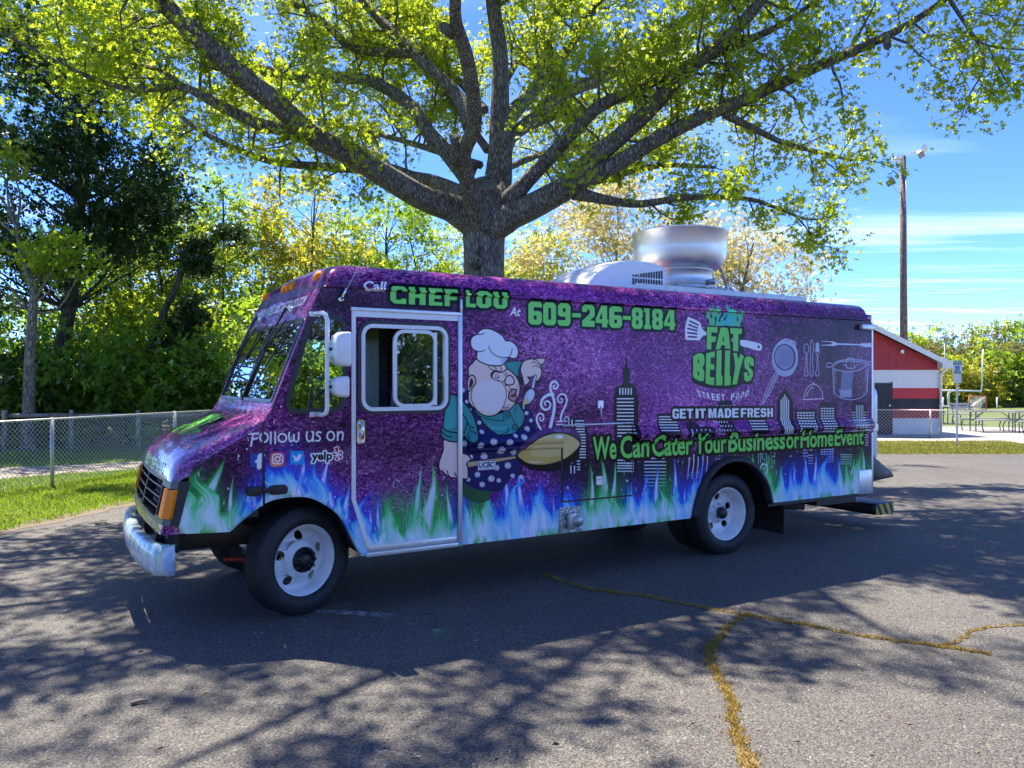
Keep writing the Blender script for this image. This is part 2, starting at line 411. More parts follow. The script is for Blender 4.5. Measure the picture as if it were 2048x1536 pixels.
# ------------------------------------------------------------------ the print on the truck's side, drawn in metres on the side plane
class Print:
    U0, W0, K = 0.60, 0.40, 340.0
    def __init__(s):
        s.w = int((8.42 - s.U0) * s.K); s.h = int((2.76 - s.W0) * s.K)
        s.c = np.zeros((s.h, s.w, 3), np.float32); s.a = np.zeros((s.h, s.w), np.float32)
    def tx(s, p): return ((p[0] - s.U0) * s.K, (p[1] - s.W0) * s.K)
    def over(s, y0, x0, cov, col):
        """composite; col is a colour (0..255) or an array of them"""
        h, w = cov.shape
        ya, xa = max(0, -y0), max(0, -x0); yb, xb = min(h, s.h - y0), min(w, s.w - x0)
        if ya >= yb or xa >= xb: return
        cov = cov[ya:yb, xa:xb]; col = np.asarray(col, np.float32) / 255.0
        if col.ndim == 3: col = col[ya:yb, xa:xb]
        C = s.c[y0 + ya:y0 + yb, x0 + xa:x0 + xb]; A = s.a[y0 + ya:y0 + yb, x0 + xa:x0 + xb]
        na = cov + A * (1 - cov)
        C[:] = (col * cov[..., None] + C * (A * (1 - cov))[..., None]) / np.maximum(na, 1e-5)[..., None]
        A[:] = na
    def cover(s, rings):
        """anti-aliased even-odd coverage of closed rings given in metres"""
        rr = [np.array([s.tx(p) for p in r]) for r in rings]
        al = np.vstack(rr)
        x0, y0 = int(math.floor(al[:, 0].min())) - 1, int(math.floor(al[:, 1].min())) - 1
        x1, y1 = int(math.ceil(al[:, 0].max())) + 2, int(math.ceil(al[:, 1].max())) + 2
        x0, y0 = max(x0, -4), max(y0, -4); x1, y1 = min(x1, s.w + 4), min(y1, s.h + 4)
        if x1 <= x0 or y1 <= y0: return 0, 0, np.zeros((1, 1), np.float32)
        A = np.vstack([r for r in rr]); B = np.vstack([np.roll(r, -1, 0) for r in rr])
        cov = np.zeros((y1 - y0, x1 - x0), np.float32); X = np.arange(x0, x1, dtype=np.float32)
        SS = 3
        for j in range(y1 - y0):
            for k in range(SS):
                y = y0 + j + (k + 0.5) / SS
                m = (A[:, 1] <= y) != (B[:, 1] <= y)
                if not m.any(): continue
                a, b = A[m], B[m]
                xs = np.sort(a[:, 0] + (y - a[:, 1]) / (b[:, 1] - a[:, 1]) * (b[:, 0] - a[:, 0]))
                for i in range(0, len(xs) - 1, 2):
                    cov[j] += np.clip(np.minimum(X + 1, xs[i + 1]) - np.maximum(X, xs[i]), 0, 1) / SS
        return y0, x0, np.clip(cov, 0, 1)
    def fill(s, rings, col, alpha=1.0):
        y, x, c = s.cover(rings); s.over(y, x, c * alpha, col)
    def dist(s, pts, pad, closed=False):
        P = np.array([s.tx(p) for p in pts])
        if closed: P = np.vstack([P, P[:1]])
        x0, y0 = (np.floor(P.min(0)) - pad).astype(int); x1, y1 = (np.ceil(P.max(0)) + pad + 1).astype(int)
        Y, X = np.mgrid[y0:y1, x0:x1].astype(np.float32); X += 0.5; Y += 0.5
        D = np.full(X.shape, 1e9, np.float32); TT = np.zeros_like(D); n = max(1, len(P) - 1)
        for i in range(len(P) - 1):
            a, b = P[i], P[i + 1]; d = b - a; L = max(float(d @ d), 1e-9)
            t = np.clip(((X - a[0]) * d[0] + (Y - a[1]) * d[1]) / L, 0, 1)
            q = np.hypot(X - a[0] - t * d[0], Y - a[1] - t * d[1])
            m = q < D; D[m] = q[m]; TT[m] = (i + t[m]) / n
        return y0, x0, D, TT
    def stroke(s, pts, width, col, alpha=1.0, closed=False, w1=None):
        hw = width * s.K / 2; h1 = hw if w1 is None else w1 * s.K / 2
        y, x, D, T = s.dist(pts, max(hw, h1) + 2, closed)
        s.over(y, x, np.clip(hw + (h1 - hw) * T - D + 0.5, 0, 1) * alpha, col)
    def disc(s, p, r, col, alpha=1.0, ry=None):
        n = 24; s.fill([[(p[0] + r * math.cos(6.2832 * k / n), p[1] + (ry or r) * math.sin(6.2832 * k / n)) for k in range(n)]], col, alpha)
    def soft(s, p, ru, rw, col, alpha):
        x, y = s.tx(p); rx, ry = ru * s.K, rw * s.K
        x0, x1, y0, y1 = int(x - 2 * rx), int(x + 2 * rx), int(y - 2 * ry), int(y + 2 * ry)
        Y, X = np.mgrid[y0:y1, x0:x1].astype(np.float32)
        s.over(y0, x0, alpha * np.exp(-((X - x) / rx) ** 2 - ((Y - y) / ry) ** 2), col)

def Zm(x0, y0, k):
    """a view of the photograph enlarged k times from corner (x0, y0): its coordinates -> side plane"""
    return lambda pts: [S(x0 + x / k, y0 + y / k) for x, y in pts]
zA = Zm(920, 640, 7.68); zB = Zm(870, 780, 6.8267); zC = Zm(1370, 600, 7.68); zD = Zm(1520, 660, 8.533)
zE = Zm(1110, 780, 5.851); zF = Zm(1440, 780, 6.4); zG = Zm(480, 840, 8.533); zH = Zm(710, 540, 5.689); zI = Zm(1000, 560, 5.12)
zP = Zm(0, 0, 1)

def font_mesh(text, offset=0.0, shear=0.0):
    """triangles of a line of text, cap height about 0.7"""
    cu = bpy.data.curves.new('t', 'FONT'); cu.body = text; cu.offset = offset; cu.shear = shear; cu.resolution_u = 3
    cu.fill_mode = 'FRONT'
    o = bpy.data.objects.new('t', cu); COL.objects.link(o)
    dg = bpy.context.evaluated_depsgraph_get(); dg.update()
    me = o.evaluated_get(dg).to_mesh()
    me.calc_loop_triangles()
    V = np.array([v.co[:2] for v in me.vertices]); T = np.array([t.vertices for t in me.loop_triangles])
    o.evaluated_get(dg).to_mesh_clear(); bpy.data.objects.remove(o); bpy.data.curves.remove(cu)
    return V, T
def text_box(text, quad, offset=0.0, shear=0.0):
    """text fitted into a quad TL, TR, BR, BL (metres); the letters' own box fills the quad"""
    V, T = font_mesh(text, offset, shear)
    lo, hi = V.min(0), V.max(0); q = (V - lo) / (hi - lo)
    TL, TR, BR, BL = [np.array(p) for p in quad]
    P = [(BL * (1 - a) + BR * a) * (1 - b) + (TL * (1 - a) + TR * a) * b for a, b in q]
    return np.array(P), T
def draw_text(pr, text, quad, col, offset=0.0, shear=0.0, outline=None, ocol=(10, 10, 14), colfn=None):
    P, T = text_box(text, quad, offset, shear)
    X = (P[:, 0] - pr.U0) * pr.K; Y = (P[:, 1] - pr.W0) * pr.K
    x0, y0, x1, y1 = int(X.min()) - 12, int(Y.min()) - 12, int(X.max()) + 13, int(Y.max()) + 13
    acc = np.zeros((y1 - y0, x1 - x0), np.float32)
    for t in T:
        y, x, c = pr.cover([[tuple(P[i]) for i in t]])
        h, w = c.shape; acc[y - y0:y - y0 + h, x - x0:x - x0 + w] += c
    acc = np.clip(acc, 0, 1)
    if outline:
        r = int(math.ceil(outline * pr.K)); o = np.zeros_like(acc)
        for dy in range(-r, r + 1):
            for dx in range(-r, r + 1):
                if dx * dx + dy * dy <= (outline * pr.K) ** 2 + 0.5: o = np.maximum(o, np.roll(np.roll(acc, dy, 0), dx, 1))
        pr.over(y0, x0, o, ocol)
    if colfn is not None:
        Yg = (np.arange(y0, y1) / pr.K + pr.W0)[:, None]; Xg = (np.arange(x0, x1) / pr.K + pr.U0)[None, :]
        col = colfn(Xg + 0 * Yg, Yg + 0 * Xg)
    pr.over(y0, x0, acc, col)

WHT = (248, 245, 242); GRN = (134, 232, 104); BLK = (10, 10, 15); DRK = (26, 26, 33); SKIN = (246, 214, 202); TEAL = (62, 150, 148)
NAVY = (30, 30, 92); LAV = (240, 241, 246)

BLOCK = {
 '6': [[(0,2),(2,0),(8,0),(10,2),(10,8),(8.5,9.5),(4,9.5),(4,12),(10,12),(10,14.5),(8.5,16),(2,16),(0,14)], [(4,3.6),(6,3.6),(6,6.2),(4,6.2)]],
 '0': [[(2,0),(8,0),(10,2),(10,14),(8,16),(2,16),(0,14),(0,2)], [(4,4),(6,4),(6,12),(4,12)]],
 '2': [[(0,0),(10,0),(10,4.6),(6,4.6),(5.2,3.8),(10,8),(10,14),(8,16),(2,16),(0,14),(0,10.6),(4,10.6),(4,12.4),(6,12.4),(6,9.4),(0,4.2)]],
 '4': [[(5.2,0),(9.3,0),(9.3,3),(10.3,3),(10.3,6),(9.3,6),(9.3,16),(4.6,16),(0,6),(0,3),(5.2,3)], [(5.2,6),(5.2,11.5),(3,6)]],
 '8': [[(2,0),(8,0),(10,2),(10,6.6),(8.9,8),(10,9.4),(10,14),(8,16),(2,16),(0,14),(0,9.4),(1.1,8),(0,6.6),(0,2)], [(4,3.4),(6,3.4),(6,6.4),(4,6.4)], [(4,9.6),(6,9.6),(6,12.6),(4,12.6)]],
 '1': [[(0,0),(10,0),(10,3),(8,3),(8,16),(0,16),(0,13),(2,13),(2,3),(0,3)]],
 '-': [[(0,6.4),(10,6.4),(10,9.4),(0,9.4)]],
 'C': [[(2.6,0),(10,0),(10,5),(6.6,5),(6.6,3.7),(3.6,3.7),(3.6,12.3),(6.6,12.3),(6.6,11),(10,11),(10,14.2),(8.4,16),(2,16),(0,13.6),(0,3)]],
 'H': [[(0,0),(3.7,0),(3.7,6.2),(6.3,6.2),(6.3,0),(10,0),(10,16),(6.3,16),(6.3,9.6),(3.7,9.6),(3.7,16),(0,16)]],
 'E': [[(0,0),(10,0),(10,3.4),(4,3.4),(4,6.4),(9,6.4),(9,9.6),(4,9.6),(4,12.6),(10,12.6),(10,16),(0,16)]],
 'F': [[(0,0),(4,0),(4,5.8),(9.2,5.8),(9.2,9.2),(4,9.2),(4,12.6),(10,12.6),(10,16),(0,16)]],
 'L': [[(0,0),(10,0),(10,3.6),(4,3.6),(4,16),(0,16)]],
 'O': [[(2.4,0),(7.6,0),(10,2.6),(10,13.4),(7.6,16),(2.4,16),(0,13.4),(0,2.6)], [(3.9,3.8),(6.1,3.8),(6.1,12.2),(3.9,12.2)]],
 'U': [[(2.4,0),(7.6,0),(10,2.6),(10,16),(6.3,16),(6.3,3.8),(3.7,3.8),(3.7,16),(0,16),(0,2.6)]],
}
BLOCK.update({
 'G': [[(2.6,0),(10,0),(10,8.6),(5.4,8.6),(5.4,5.8),(6.6,5.8),(6.6,3.6),(3.6,3.6),(3.6,12.4),(6.6,12.4),(6.6,11),(10,11),(10,14.2),(8.2,16),(2,16),(0,13.6),(0,2.6)]],
 'T': [[(3.1,0),(6.9,0),(6.9,12.4),(10,12.4),(10,16),(0,16),(0,12.4),(3.1,12.4)]],
 'I': [[(0,0),(10,0),(10,16),(0,16)]],
 'M': [[(0,0),(2.9,0),(2.9,9.5),(4.2,0),(5.8,0),(7.1,9.5),(7.1,0),(10,0),(10,16),(6.3,16),(5,7.2),(3.7,16),(0,16)]],
 'A': [[(0,0),(3.6,0),(4.0,2.6),(6.0,2.6),(6.4,0),(10,0),(7.2,16),(2.8,16)], [(4.4,5.6),(5.6,5.6),(5,11.2)]],
 'D': [[(0,0),(7,0),(10,3),(10,13),(7,16),(0,16)], [(3.8,3.6),(6.2,3.6),(6.2,12.4),(3.8,12.4)]],
 'R': [[(0,0),(3.7,0),(3.7,5.6),(5.0,5.6),(6.2,0),(10,0),(8.6,6.6),(10,8.4),(10,13.6),(8,16),(0,16)], [(3.7,8.8),(6.3,8.8),(6.3,12.6),(3.7,12.6)]],
 'S': [[(2,0),(8,0),(10,2.4),(10,8),(8.4,9.6),(3.7,10.4),(3.7,12.6),(6.3,12.6),(6.3,11.2),(9.8,11.2),(9.8,13.8),(8,16),(2,16),(0,13.8),(0,8.6),(1.6,7),(6.3,6.2),(6.3,3.4),(3.6,3.4),(3.6,5),(0,5),(0,2.2)]],
})
BLOCK['9'] = [[(10 - a, 16 - b) for a, b in r] for r in BLOCK['6']]
def block_text(pr, z, items, top, bot, ow, col=None, ocol=None, oa=1.0):
    """items: (char, x0, x1); top, bot: fns x -> y in the enlarged view"""
    glyphs = []
    for ch, x0, x1 in items:
        rings = []
        for r in BLOCK[ch]:
            q = []
            for a, b in r:
                x = x0 + (x1 - x0) * a / 10; q.append((x, bot(x) + (top(x) - bot(x)) * b / 16))
            rings.append(z(q))
        glyphs.append(rings)
    for g in glyphs:
        pr.stroke(g[0], ow, ocol or BLK, oa, closed=True); pr.fill([g[0]], ocol or BLK)
    for g in glyphs:
        if col is not None: pr.fill(g, col); continue
        y, x, c = pr.cover(g); h = c.shape[0]
        k = np.linspace(0, 1, h)[:, None, None]; sh = (k > 0.5) * 1.0
        pr.over(y, x, c, np.array(GRN)[None, None] * (1 - 0.22 * sh * (1 - k)) + np.array((190, 235, 180))[None, None] * 0.22 * sh * (1 - k) + np.zeros((h, c.shape[1], 3)))

def flame(pr, base, tip, w, col, core=(230, 240, 255), seed=0, glow=0.85, lean=0.0, corew=0.60):
    """one tongue: soft coloured body with a pale core, base and tip in metres"""
    rnd = random.Random(seed)
    H = tip[1] - base[1]
    if H <= 0.02: return
    x0, x1 = min(base[0], tip[0]) - w * 1.6 - 0.1, max(base[0], tip[0]) + w * 1.6 + 0.1
    X0, Y0 = [int(q) for q in pr.tx((x0, base[1]))]; X1, Y1 = [int(q) for q in pr.tx((x1, tip[1]))]
    Y, X = np.mgrid[Y0:Y1 + 1, X0:X1 + 1].astype(np.float32)
    t = np.clip((Y - Y0) / max(1, Y1 - Y0), 0, 1)
    a1, a2, ph = rnd.uniform(-0.5, 0.5), rnd.uniform(0.6, 1.4), rnd.uniform(0, 6)
    cx = base[0] + (tip[0] - base[0]) * t ** 1.5 + w * 0.55 * np.sin(ph + t * 3.2 * a2) * (1 - t) * t * 2.2 + lean * t * (1 - t)
    hw = w * (1 - t) ** 0.85 * (0.75 + 0.45 * np.cos(t * 2.6)) + 0.002
    d = ((X + 0.5) / pr.K + pr.U0 - cx) / hw
    body = np.clip(1.15 - np.abs(d), 0, 1); body = body * body * (3 - 2 * body)
    pr.over(Y0, X0, body * glow * np.clip((1 - t) * 6, 0, 1), col)
    off = a1 * 0.5
    cc = np.clip(1.0 - np.abs(d - off) / corew, 0, 1); cc = np.clip(cc * 1.9, 0, 1)
    pr.over(Y0, X0, cc * np.clip((0.93 - t) * 3.5, 0, 1) * 0.92, core)

def bars(pr, z, x0, x1, ys, hw, col=WHT, alpha=1.0):
    hw *= .8
    for y in ys: pr.stroke(z([(x0, y), (x1, y)]), hw, col, alpha)
def cells(pr, z, xs, ys, dx, dy, col=WHT, drop=0.0, seed=1):
    rnd = random.Random(seed)
    for y in ys:
        for x in xs:
            if rnd.random() < drop: continue
            pr.fill([z([(x - dx, y - dy), (x + dx, y - dy), (x + dx, y + dy), (x - dx, y + dy)])], col)
def curl(pr, c, r, w, a0, turns, col, stem=None):
    """spiral of steam, centre c, outer radius r (m)"""
    n = 34; pts = []
    for k in range(n + 1):
        t = k / n; a = a0 + turns * 2 * math.pi * t; q = r * (0.22 + 0.78 * t)
        pts.append((c[0] + q * math.cos(a), c[1] + q * math.sin(a)))
    pr.stroke(pts, w * 0.35, col, w1=w)
    if stem: pr.stroke(spline([pts[-1]] + stem, False), w, col, w1=w * 0.9)

LOGO = [[(332, 405), (508, 410), (498, 512), (412, 500), (410, 552), (485, 555), (472, 650), (410, 652), (408, 765), (330, 765)],
        [(540, 425), (590, 412), (655, 425), (675, 500), (702, 760), (612, 750), (608, 702), (560, 702), (548, 758), (465, 770), (500, 600)],
        [(692, 422), (880, 435), (875, 525), (825, 528), (822, 795), (735, 788), (735, 525), (692, 520)],
        [(122, 860), (190, 815), (250, 812), (295, 840), (306, 920), (300, 990), (272, 1040), (300, 1090), (300, 1170), (290, 1250), (240, 1255), (170, 1225), (118, 1180)],
        [(322, 815), (465, 780), (460, 890), (400, 885), (400, 985), (455, 985), (450, 1075), (390, 1075), (388, 1180), (455, 1185), (450, 1315), (390, 1308), (310, 1285)],
        [(485, 770), (568, 762), (560, 1155), (582, 1160), (580, 1315), (470, 1318)],
        [(612, 765), (697, 768), (690, 1160), (710, 1160), (705, 1310), (600, 1325)],
        [(735, 812), (795, 805), (822, 900), (850, 818), (912, 860), (880, 960), (845, 1080), (800, 1300), (720, 1310), (765, 1040), (760, 940)],
        [(905, 960), (912, 895), (950, 858), (1010, 862), (1060, 910), (1062, 1020), (1000, 1015), (985, 965), (990, 1030), (1045, 1080), (1050, 1160), (1010, 1240), (950, 1262), (908, 1230), (900, 1110), (965, 1100), (970, 1165), (985, 1150), (965, 1095), (915, 1050)]]
LOGO_HOLES = {1: [[(590, 550), (600, 632), (572, 632)]], 3: [[(197, 900), (215, 920), (215, 970), (197, 980)], [(193, 1095), (215, 1110), (212, 1160), (193, 1160)]]}
def draw_print():
    pr = Print(); rnd = random.Random(7)
    # ---- dark clouds in the purple
    for (u, w, ru, rw, a) in [(1.75, 1.35, .42, .25, .7), (1.9, 2.42, .5, .22, .85), (2.45, 1.25, .55, .28, .72), (2.6, 2.42, .7, .14, .65), (1.05, 1.12, .35, .3, .8), (1.9, 1.9, .25, .5, .55),
                              (7.9, 2.45, .55, .22, .9), (7.6, 2.1, .55, .45, .75), (7.0, 2.3, .4, .2, .35), (7.9, 1.65, .4, .35, .5), (4.15, 1.5, .35, .14, .45), (3.1, 1.45, .25, .2, .3)]:
        pr.soft((u, w), ru, rw, (14, 8, 22), a)
    for (u, w, ru, rw, a) in [(5.2, 1.75, .5, .3, .22), (4.4, 2.05, .5, .3, .18), (3.8, 2.6, .9, .1, .15)]: pr.soft((u, w), ru, rw, (190, 70, 205), a)
    pr.soft((7.1, 1.65), .3, .14, (150, 110, 120), .35)
    # ---- skyline, dark ground tone between the towers
    for u in np.arange(3.95, 8.3, 0.12): pr.soft((u, 0.98 + 0.03 * math.sin(u * 5)), .13, .20, (20, 20, 28), .75)
    def dark(z, pts, a=.94, col=DRK): pr.fill([z(pts)], col, a)
    dark(zI, [(1292, 700), (1297, 800), (1303, 890), (1328, 905), (1330, 1060), (1380, 1085), (1397, 1110), (1400, 1165), (1418, 1175), (1412, 2000), (1165, 2000), (1160, 1175), (1178, 1165), (1180, 1110), (1205, 1085), (1258, 1060), (1255, 905), (1280, 890), (1288, 800)], .97)
    for x in (1228, 1257, 1286, 1315, 1344): pr.stroke(zI([(x, 1112), (x, 1168)]), .016, WHT)
    bars(pr, zE, 728, 918, [102, 143, 184, 225, 266, 306, 347, 385, 424, 463, 502, 540, 820, 855, 885, 915, 950], .0155)
    dark(zE, [(130, 340), (340, 330), (350, 420), (400, 520), (400, 900), (90, 1000), (60, 800)], .85)
    bars(pr, zE, 20, 95, [368, 402], .013); bars(pr, zE, 240, 338, [360, 395, 425, 457, 488], .014)
    bars(pr, zE, 285, 350, [522, 555, 588, 620, 655, 690, 722, 755, 790], .014); bars(pr, zE, 255, 285, [830, 865, 900, 930], .014)
    for x in (180, 222): pr.stroke(zE([(x, 890), (x, 970)]), .014, WHT)
    pr.stroke(zE([(200, 350), (200, 430)]), .013, WHT)
    dark(zE, [(1195, 275), (1390, 270), (1440, 350), (1450, 500), (1440, 560), (1195, 560)], .92)
    bars(pr, zE, 1218, 1425, [345, 377, 408, 440, 472], .014); bars(pr, zE, 1218, 1360, [313], .014)
    dark(zE, [(1520, 400), (1560, 345), (1630, 370), (1680, 430), (1760, 420), (1840, 440), (1845, 560), (1520, 560)], .9)
    pr.fill([spline(zE([(1452, 370), (1500, 355), (1520, 400), (1510, 440), (1470, 445)]))], (120, 40, 135), .9)
    for x in (1570, 1622, 1675, 1725, 1775): pr.stroke(zE([(x, 462), (x + 4, 500 if x not in (1570, 1775) else 540)]), .013, WHT)
    for x in (1562, 1616, 1668, 1722, 1775): pr.stroke(spline(zE([(x + 8, 760), (x + 8, 850), (x - 2, 940), (x - 10 if x < 1700 else x - 14, 1035)]), False), .014, WHT)
    dark(zF, [(-25, 130), (155, 130), (160, 240), (160, 560), (-25, 560)], .92)
    cells(pr, zF, (-38, 17, 53, 90, 125), (205,), 6, 11); cells(pr, zF, (-45, -10, 17, 53, 90, 125), (410, 460, 512, 560), 6, 12, drop=.15, seed=3)
    cells(pr, zF, (-45, -10, 17, 53), (735, 785, 835, 885), 6, 12, drop=.2, seed=5)
    dark(zF, [(355, 340), (590, 345), (590, 560), (355, 560)], .92); bars(pr, zF, 373, 570, [367, 396, 430, 464, 498], .014)
    pr.fill([spline(zF([(190, 390), (240, 365), (330, 350), (350, 400), (340, 490), (220, 495), (185, 450)]))], (120, 40, 135), .85)
    dark(zF, [(725, 150), (765, 70), (830, -30), (895, 70), (935, 150), (945, 560), (725, 560)], .92)
    for x, t in ((782, 130), (806, 97), (830, 62), (854, 97), (878, 130)):
        pr.stroke(spline(zF([(x, t), (x, 300), (x, 440), (x + 8, 500), (x + 22, 550)]), False), .0165, WHT)
    dark(zF, [(955, 250), (1240, 240), (1240, 560), (955, 560)], .86, (34, 32, 34)); cells(pr, zF, (1002, 1040, 1078, 1116, 1154, 1192), (292, 326, 360, 395, 429, 463), 15, 9)
    cells(pr, zF, (1000, 1155, 1190), (497, 525), 15, 8)
    dark(zF, [(1255, 190), (1300, 150), (1480, 160), (1500, 300), (1500, 560), (1255, 560)], .84, (40, 40, 36))
    cells(pr, zF, (1303, 1339, 1375, 1411, 1446), range(237, 530, 32), 14, 8)
    dark(zF, [(1690, 200), (1720, 150), (1850, 150), (1880, 210), (1885, 560), (1690, 560)], .8)
    for x in (1745, 1766, 1787, 1808, 1828): pr.stroke(spline(zF([(x, 200), (x, 440), (x + 6, 470), (x + 18, 500)]), False), .0125, WHT)
    bars(pr, zF, 1692, 1728, range(288, 520, 32), .012); bars(pr, zF, 1840, 1872, range(288, 460, 32), .012); bars(pr, zF, 1845, 1895, range(480, 720, 32), .012)
    dark(zE, [(1000, 750), (1330, 740), (1330, 1040), (1000, 1100)], .8)
    bars(pr, zE, 1048, 1297, range(800, 1150, 40), .014)
    cells(pr, zF, (493, 520, 543, 568, 593, 628, 655, 680, 700), range(795, 1010, 28), 4.5, 11, drop=.25, seed=8)
    bars(pr, zF, 1062, 1120, [768, 805, 845], .013); bars(pr, zF, 1130, 1190, [765, 835, 870, 905, 940], .013)
    cells(pr, zF, (1303, 1339, 1375, 1411, 1442), (760, 790, 820), 13, 8); cells(pr, zF, (1405, 1440), (850, 880, 912), 13, 8)
    bars(pr, zF, 1545, 1685, [828, 857, 888, 918, 945], .013)
    # ---- flames: glow at the foot, tongues, pale foot
    def foot(u):
        return .735 if u < 1.05 else (.95 - .5 * min(1, abs(u - 1.5) / .5) if u < 2.05 else (.435 if u < 5.6 else .5))
    tints = [(62, 100, 246), (60, 150, 246), (84, 208, 242), (84, 216, 100), (98, 222, 150), (104, 92, 244)]
    greens = [(0.72, 1.15), (2.2, 2.85), (3.0, 3.2), (4.15, 4.65), (5.0, 5.25), (6.0, 6.75), (7.75, 8.4)]
    isg = lambda u: any(a <= u <= b for a, b in greens)
    # the burning mass: height field along the truck, pale at the foot, cyan, then blue or green, clear above
    gr_ = np.random.default_rng(31)
    def n1(x, sc, k):
        q = np.asarray(x) * sc + 57.3 * k; i = np.floor(q).astype(int); f = q - i; f = f * f * (3 - 2 * f); tab = np.random.default_rng(500 + k).uniform(0, 1, 4096)
        return tab[i % 4096] * (1 - f) + tab[(i + 1) % 4096] * f
    fu = np.arange(pr.w) / pr.K + pr.U0; wv = np.arange(int(1.0 * pr.K)) / pr.K + pr.W0
    ft_ = np.array([foot(q) for q in fu]); ft_ = np.convolve(np.pad(ft_, 12, 'edge'), np.ones(25) / 25, 'valid')
    U, Wg = np.meshgrid(fu, wv); up = Wg - ft_[None, :]
    gmask = np.array([1.0 if isg(q) else 0.0 for q in fu]); gmask = np.convolve(np.pad(gmask, 20, 'edge'), np.ones(41) / 41, 'valid')
    sw = (n1(Wg, 7, 1) - .5) * .10 * np.clip(up, 0, .5) * 4 + (n1(Wg * 1.0 + U * .6, 13, 2) - .5) * .05
    q = U + sw
    tri = lambda x, sc, k: 1 - np.abs(2 * ((x * sc + n1(x, sc * .7, k) * .9) % 1) - 1)     # sharp crests
    Hf = .15 + .27 * tri(q, 4.3, 3) ** 1.6 * (.4 + .9 * n1(q, 2.1, 4)) + .15 * tri(q, 9.1, 5) ** 1.5 * n1(q, 5, 6) + .07 * tri(q, 21, 7) * n1(q, 9, 8) + .10 * n1(q, 1.3, 9)
    val = 1 - up / np.maximum(Hf, .03); val = val + (n1(q, 40, 10) - .5) * .16 + (n1(q + up * .4, 85, 11) - .5) * .10
    al = np.clip(val * 3.2, 0, 1); pale = np.clip((val - .30) / .34, 0, 1); mid = np.clip((val - .10) / .28, 0, 1)
    gm = gmask[None, :, None]; rim_ = np.array((44, 84, 240)) * (1 - gm) + np.array((58, 190, 74)) * gm; md = np.array((86, 190, 244)) * (1 - gm) + np.array((110, 222, 150)) * gm
    foot_g = np.clip(1 - up / .07, 0, 1) * (n1(q, 11, 12) > .55) * np.clip((n1(q, 30, 13) - .25) * 2, 0, 1)
    colr = rim_ * (1 - mid[..., None]) + md * mid[..., None]; stre = np.clip(n1(q + up * .15, 26, 14) * 1.5 - .2, 0, 1)
    colr = colr * (1 - (pale * (.55 + .45 * stre))[..., None]) + np.array((240, 246, 255)) * (pale * (.55 + .45 * stre))[..., None]
    colr = colr * (1 - .75 * foot_g[..., None]) + np.array((70, 190, 66)) * .75 * foot_g[..., None]
    for u in np.arange(0.7, 8.4, 0.045):
        f = foot(u); pr.soft((u + rnd.uniform(-.03, .03), f + .20), .07, rnd.uniform(.16, .28), (40, 176, 80) if isg(u) else (38, 88, 226), .42)
    flame_field = lambda: pr.over(0, 0, al.astype(np.float32), colr)
    big = [  # base px, tip px, half width m, colour: the tall tongues the print shows
        ((395, 1060), (452, 905), .16, (45, 170, 60)), ((372, 1060), (388, 985), .05, (60, 200, 160)), ((430, 1065), (408, 960), .07, (120, 220, 150)), ((462, 1060), (470, 940), .05, (40, 150, 60)),
        ((498, 1010), (501, 960), .04, (60, 150, 230)), ((510, 1000), (512, 955), .03, (50, 100, 235)), ((598, 1000), (606, 895), .075, (45, 70, 230)), ((620, 1000), (630, 940), .05, (50, 60, 235)),
        ((655, 1010), (652, 930), .065, (50, 90, 235)), ((648, 960), (658, 900), .04, (60, 50, 220)), ((690, 1040), (700, 960), .05, (40, 170, 225)),
        ((735, 1085), (738, 1000), .05, (60, 60, 230)), ((762, 1085), (756, 985), .055, (45, 80, 235)), ((785, 1085), (780, 1020), .05, (40, 180, 225)),
        ((862, 1080), (860, 912), .14, (50, 185, 60)), ((838, 1080), (842, 915), .06, (60, 190, 90)), ((893, 1080), (893, 960), .07, (50, 180, 100)), ((820, 1080), (832, 955), .07, (60, 190, 150)),
        ((945, 1080), (938, 1000), .045, (60, 190, 90)), ((975, 1080), (985, 965), .06, (45, 170, 225)), ((1010, 1075), (1012, 915), .09, (35, 80, 235)), ((1045, 1075), (1040, 915), .09, (35, 80, 235)), ((1028, 1075), (1000, 990), .06, (60, 190, 240)),
        ((1080, 1070), (1082, 975), .07, (35, 110, 235)), ((1105, 1068), (1106, 985), .05, (40, 180, 225)), ((1145, 1060), (1132, 965), .06, (40, 80, 235)),
        ((1200, 1058), (1200, 900), .15, (60, 190, 60)), ((1185, 1058), (1178, 915), .07, (60, 190, 70)), ((1225, 1056), (1228, 905), .08, (60, 190, 80)), ((1258, 1052), (1255, 960), .06, (60, 190, 120)),
        ((1285, 1050), (1296, 935), .06, (40, 110, 235)), ((1315, 1046), (1318, 910), .09, (30, 70, 230)), ((1348, 1044), (1346, 895), .09, (30, 70, 230)), ((1372, 1040), (1372, 960), .06, (40, 120, 235)), ((1388, 1030), (1402, 930), .07, (30, 80, 230)),
        ((1470, 990), (1472, 895), .10, (60, 190, 70)), ((1505, 990), (1505, 895), .09, (60, 180, 70)), ((1540, 1005), (1532, 915), .09, (60, 190, 80)), ((1562, 1002), (1561, 925), .06, (60, 190, 90)),
        ((1585, 1000), (1590, 915), .07, (40, 90, 235)), ((1612, 1000), (1608, 890), .09, (30, 70, 230)), ((1632, 998), (1630, 890), .09, (30, 80, 235)), ((1655, 995), (1652, 935), .07, (40, 150, 235)), ((1682, 992), (1676, 905), .09, (35, 70, 230)),
        ((1705, 990), (1708, 905), .09, (60, 190, 70)), ((1728, 986), (1722, 885), .11, (60, 195, 80)), ((1740, 985), (1738, 925), .07, (60, 190, 80))]
    for i, (b, t, w, c) in enumerate(big): flame(pr, (S(*b)[0], S(*b)[1] - .09), S(*t), w * 1.15, c, seed=900 + i, glow=.92, corew=.62)
    flame_field()
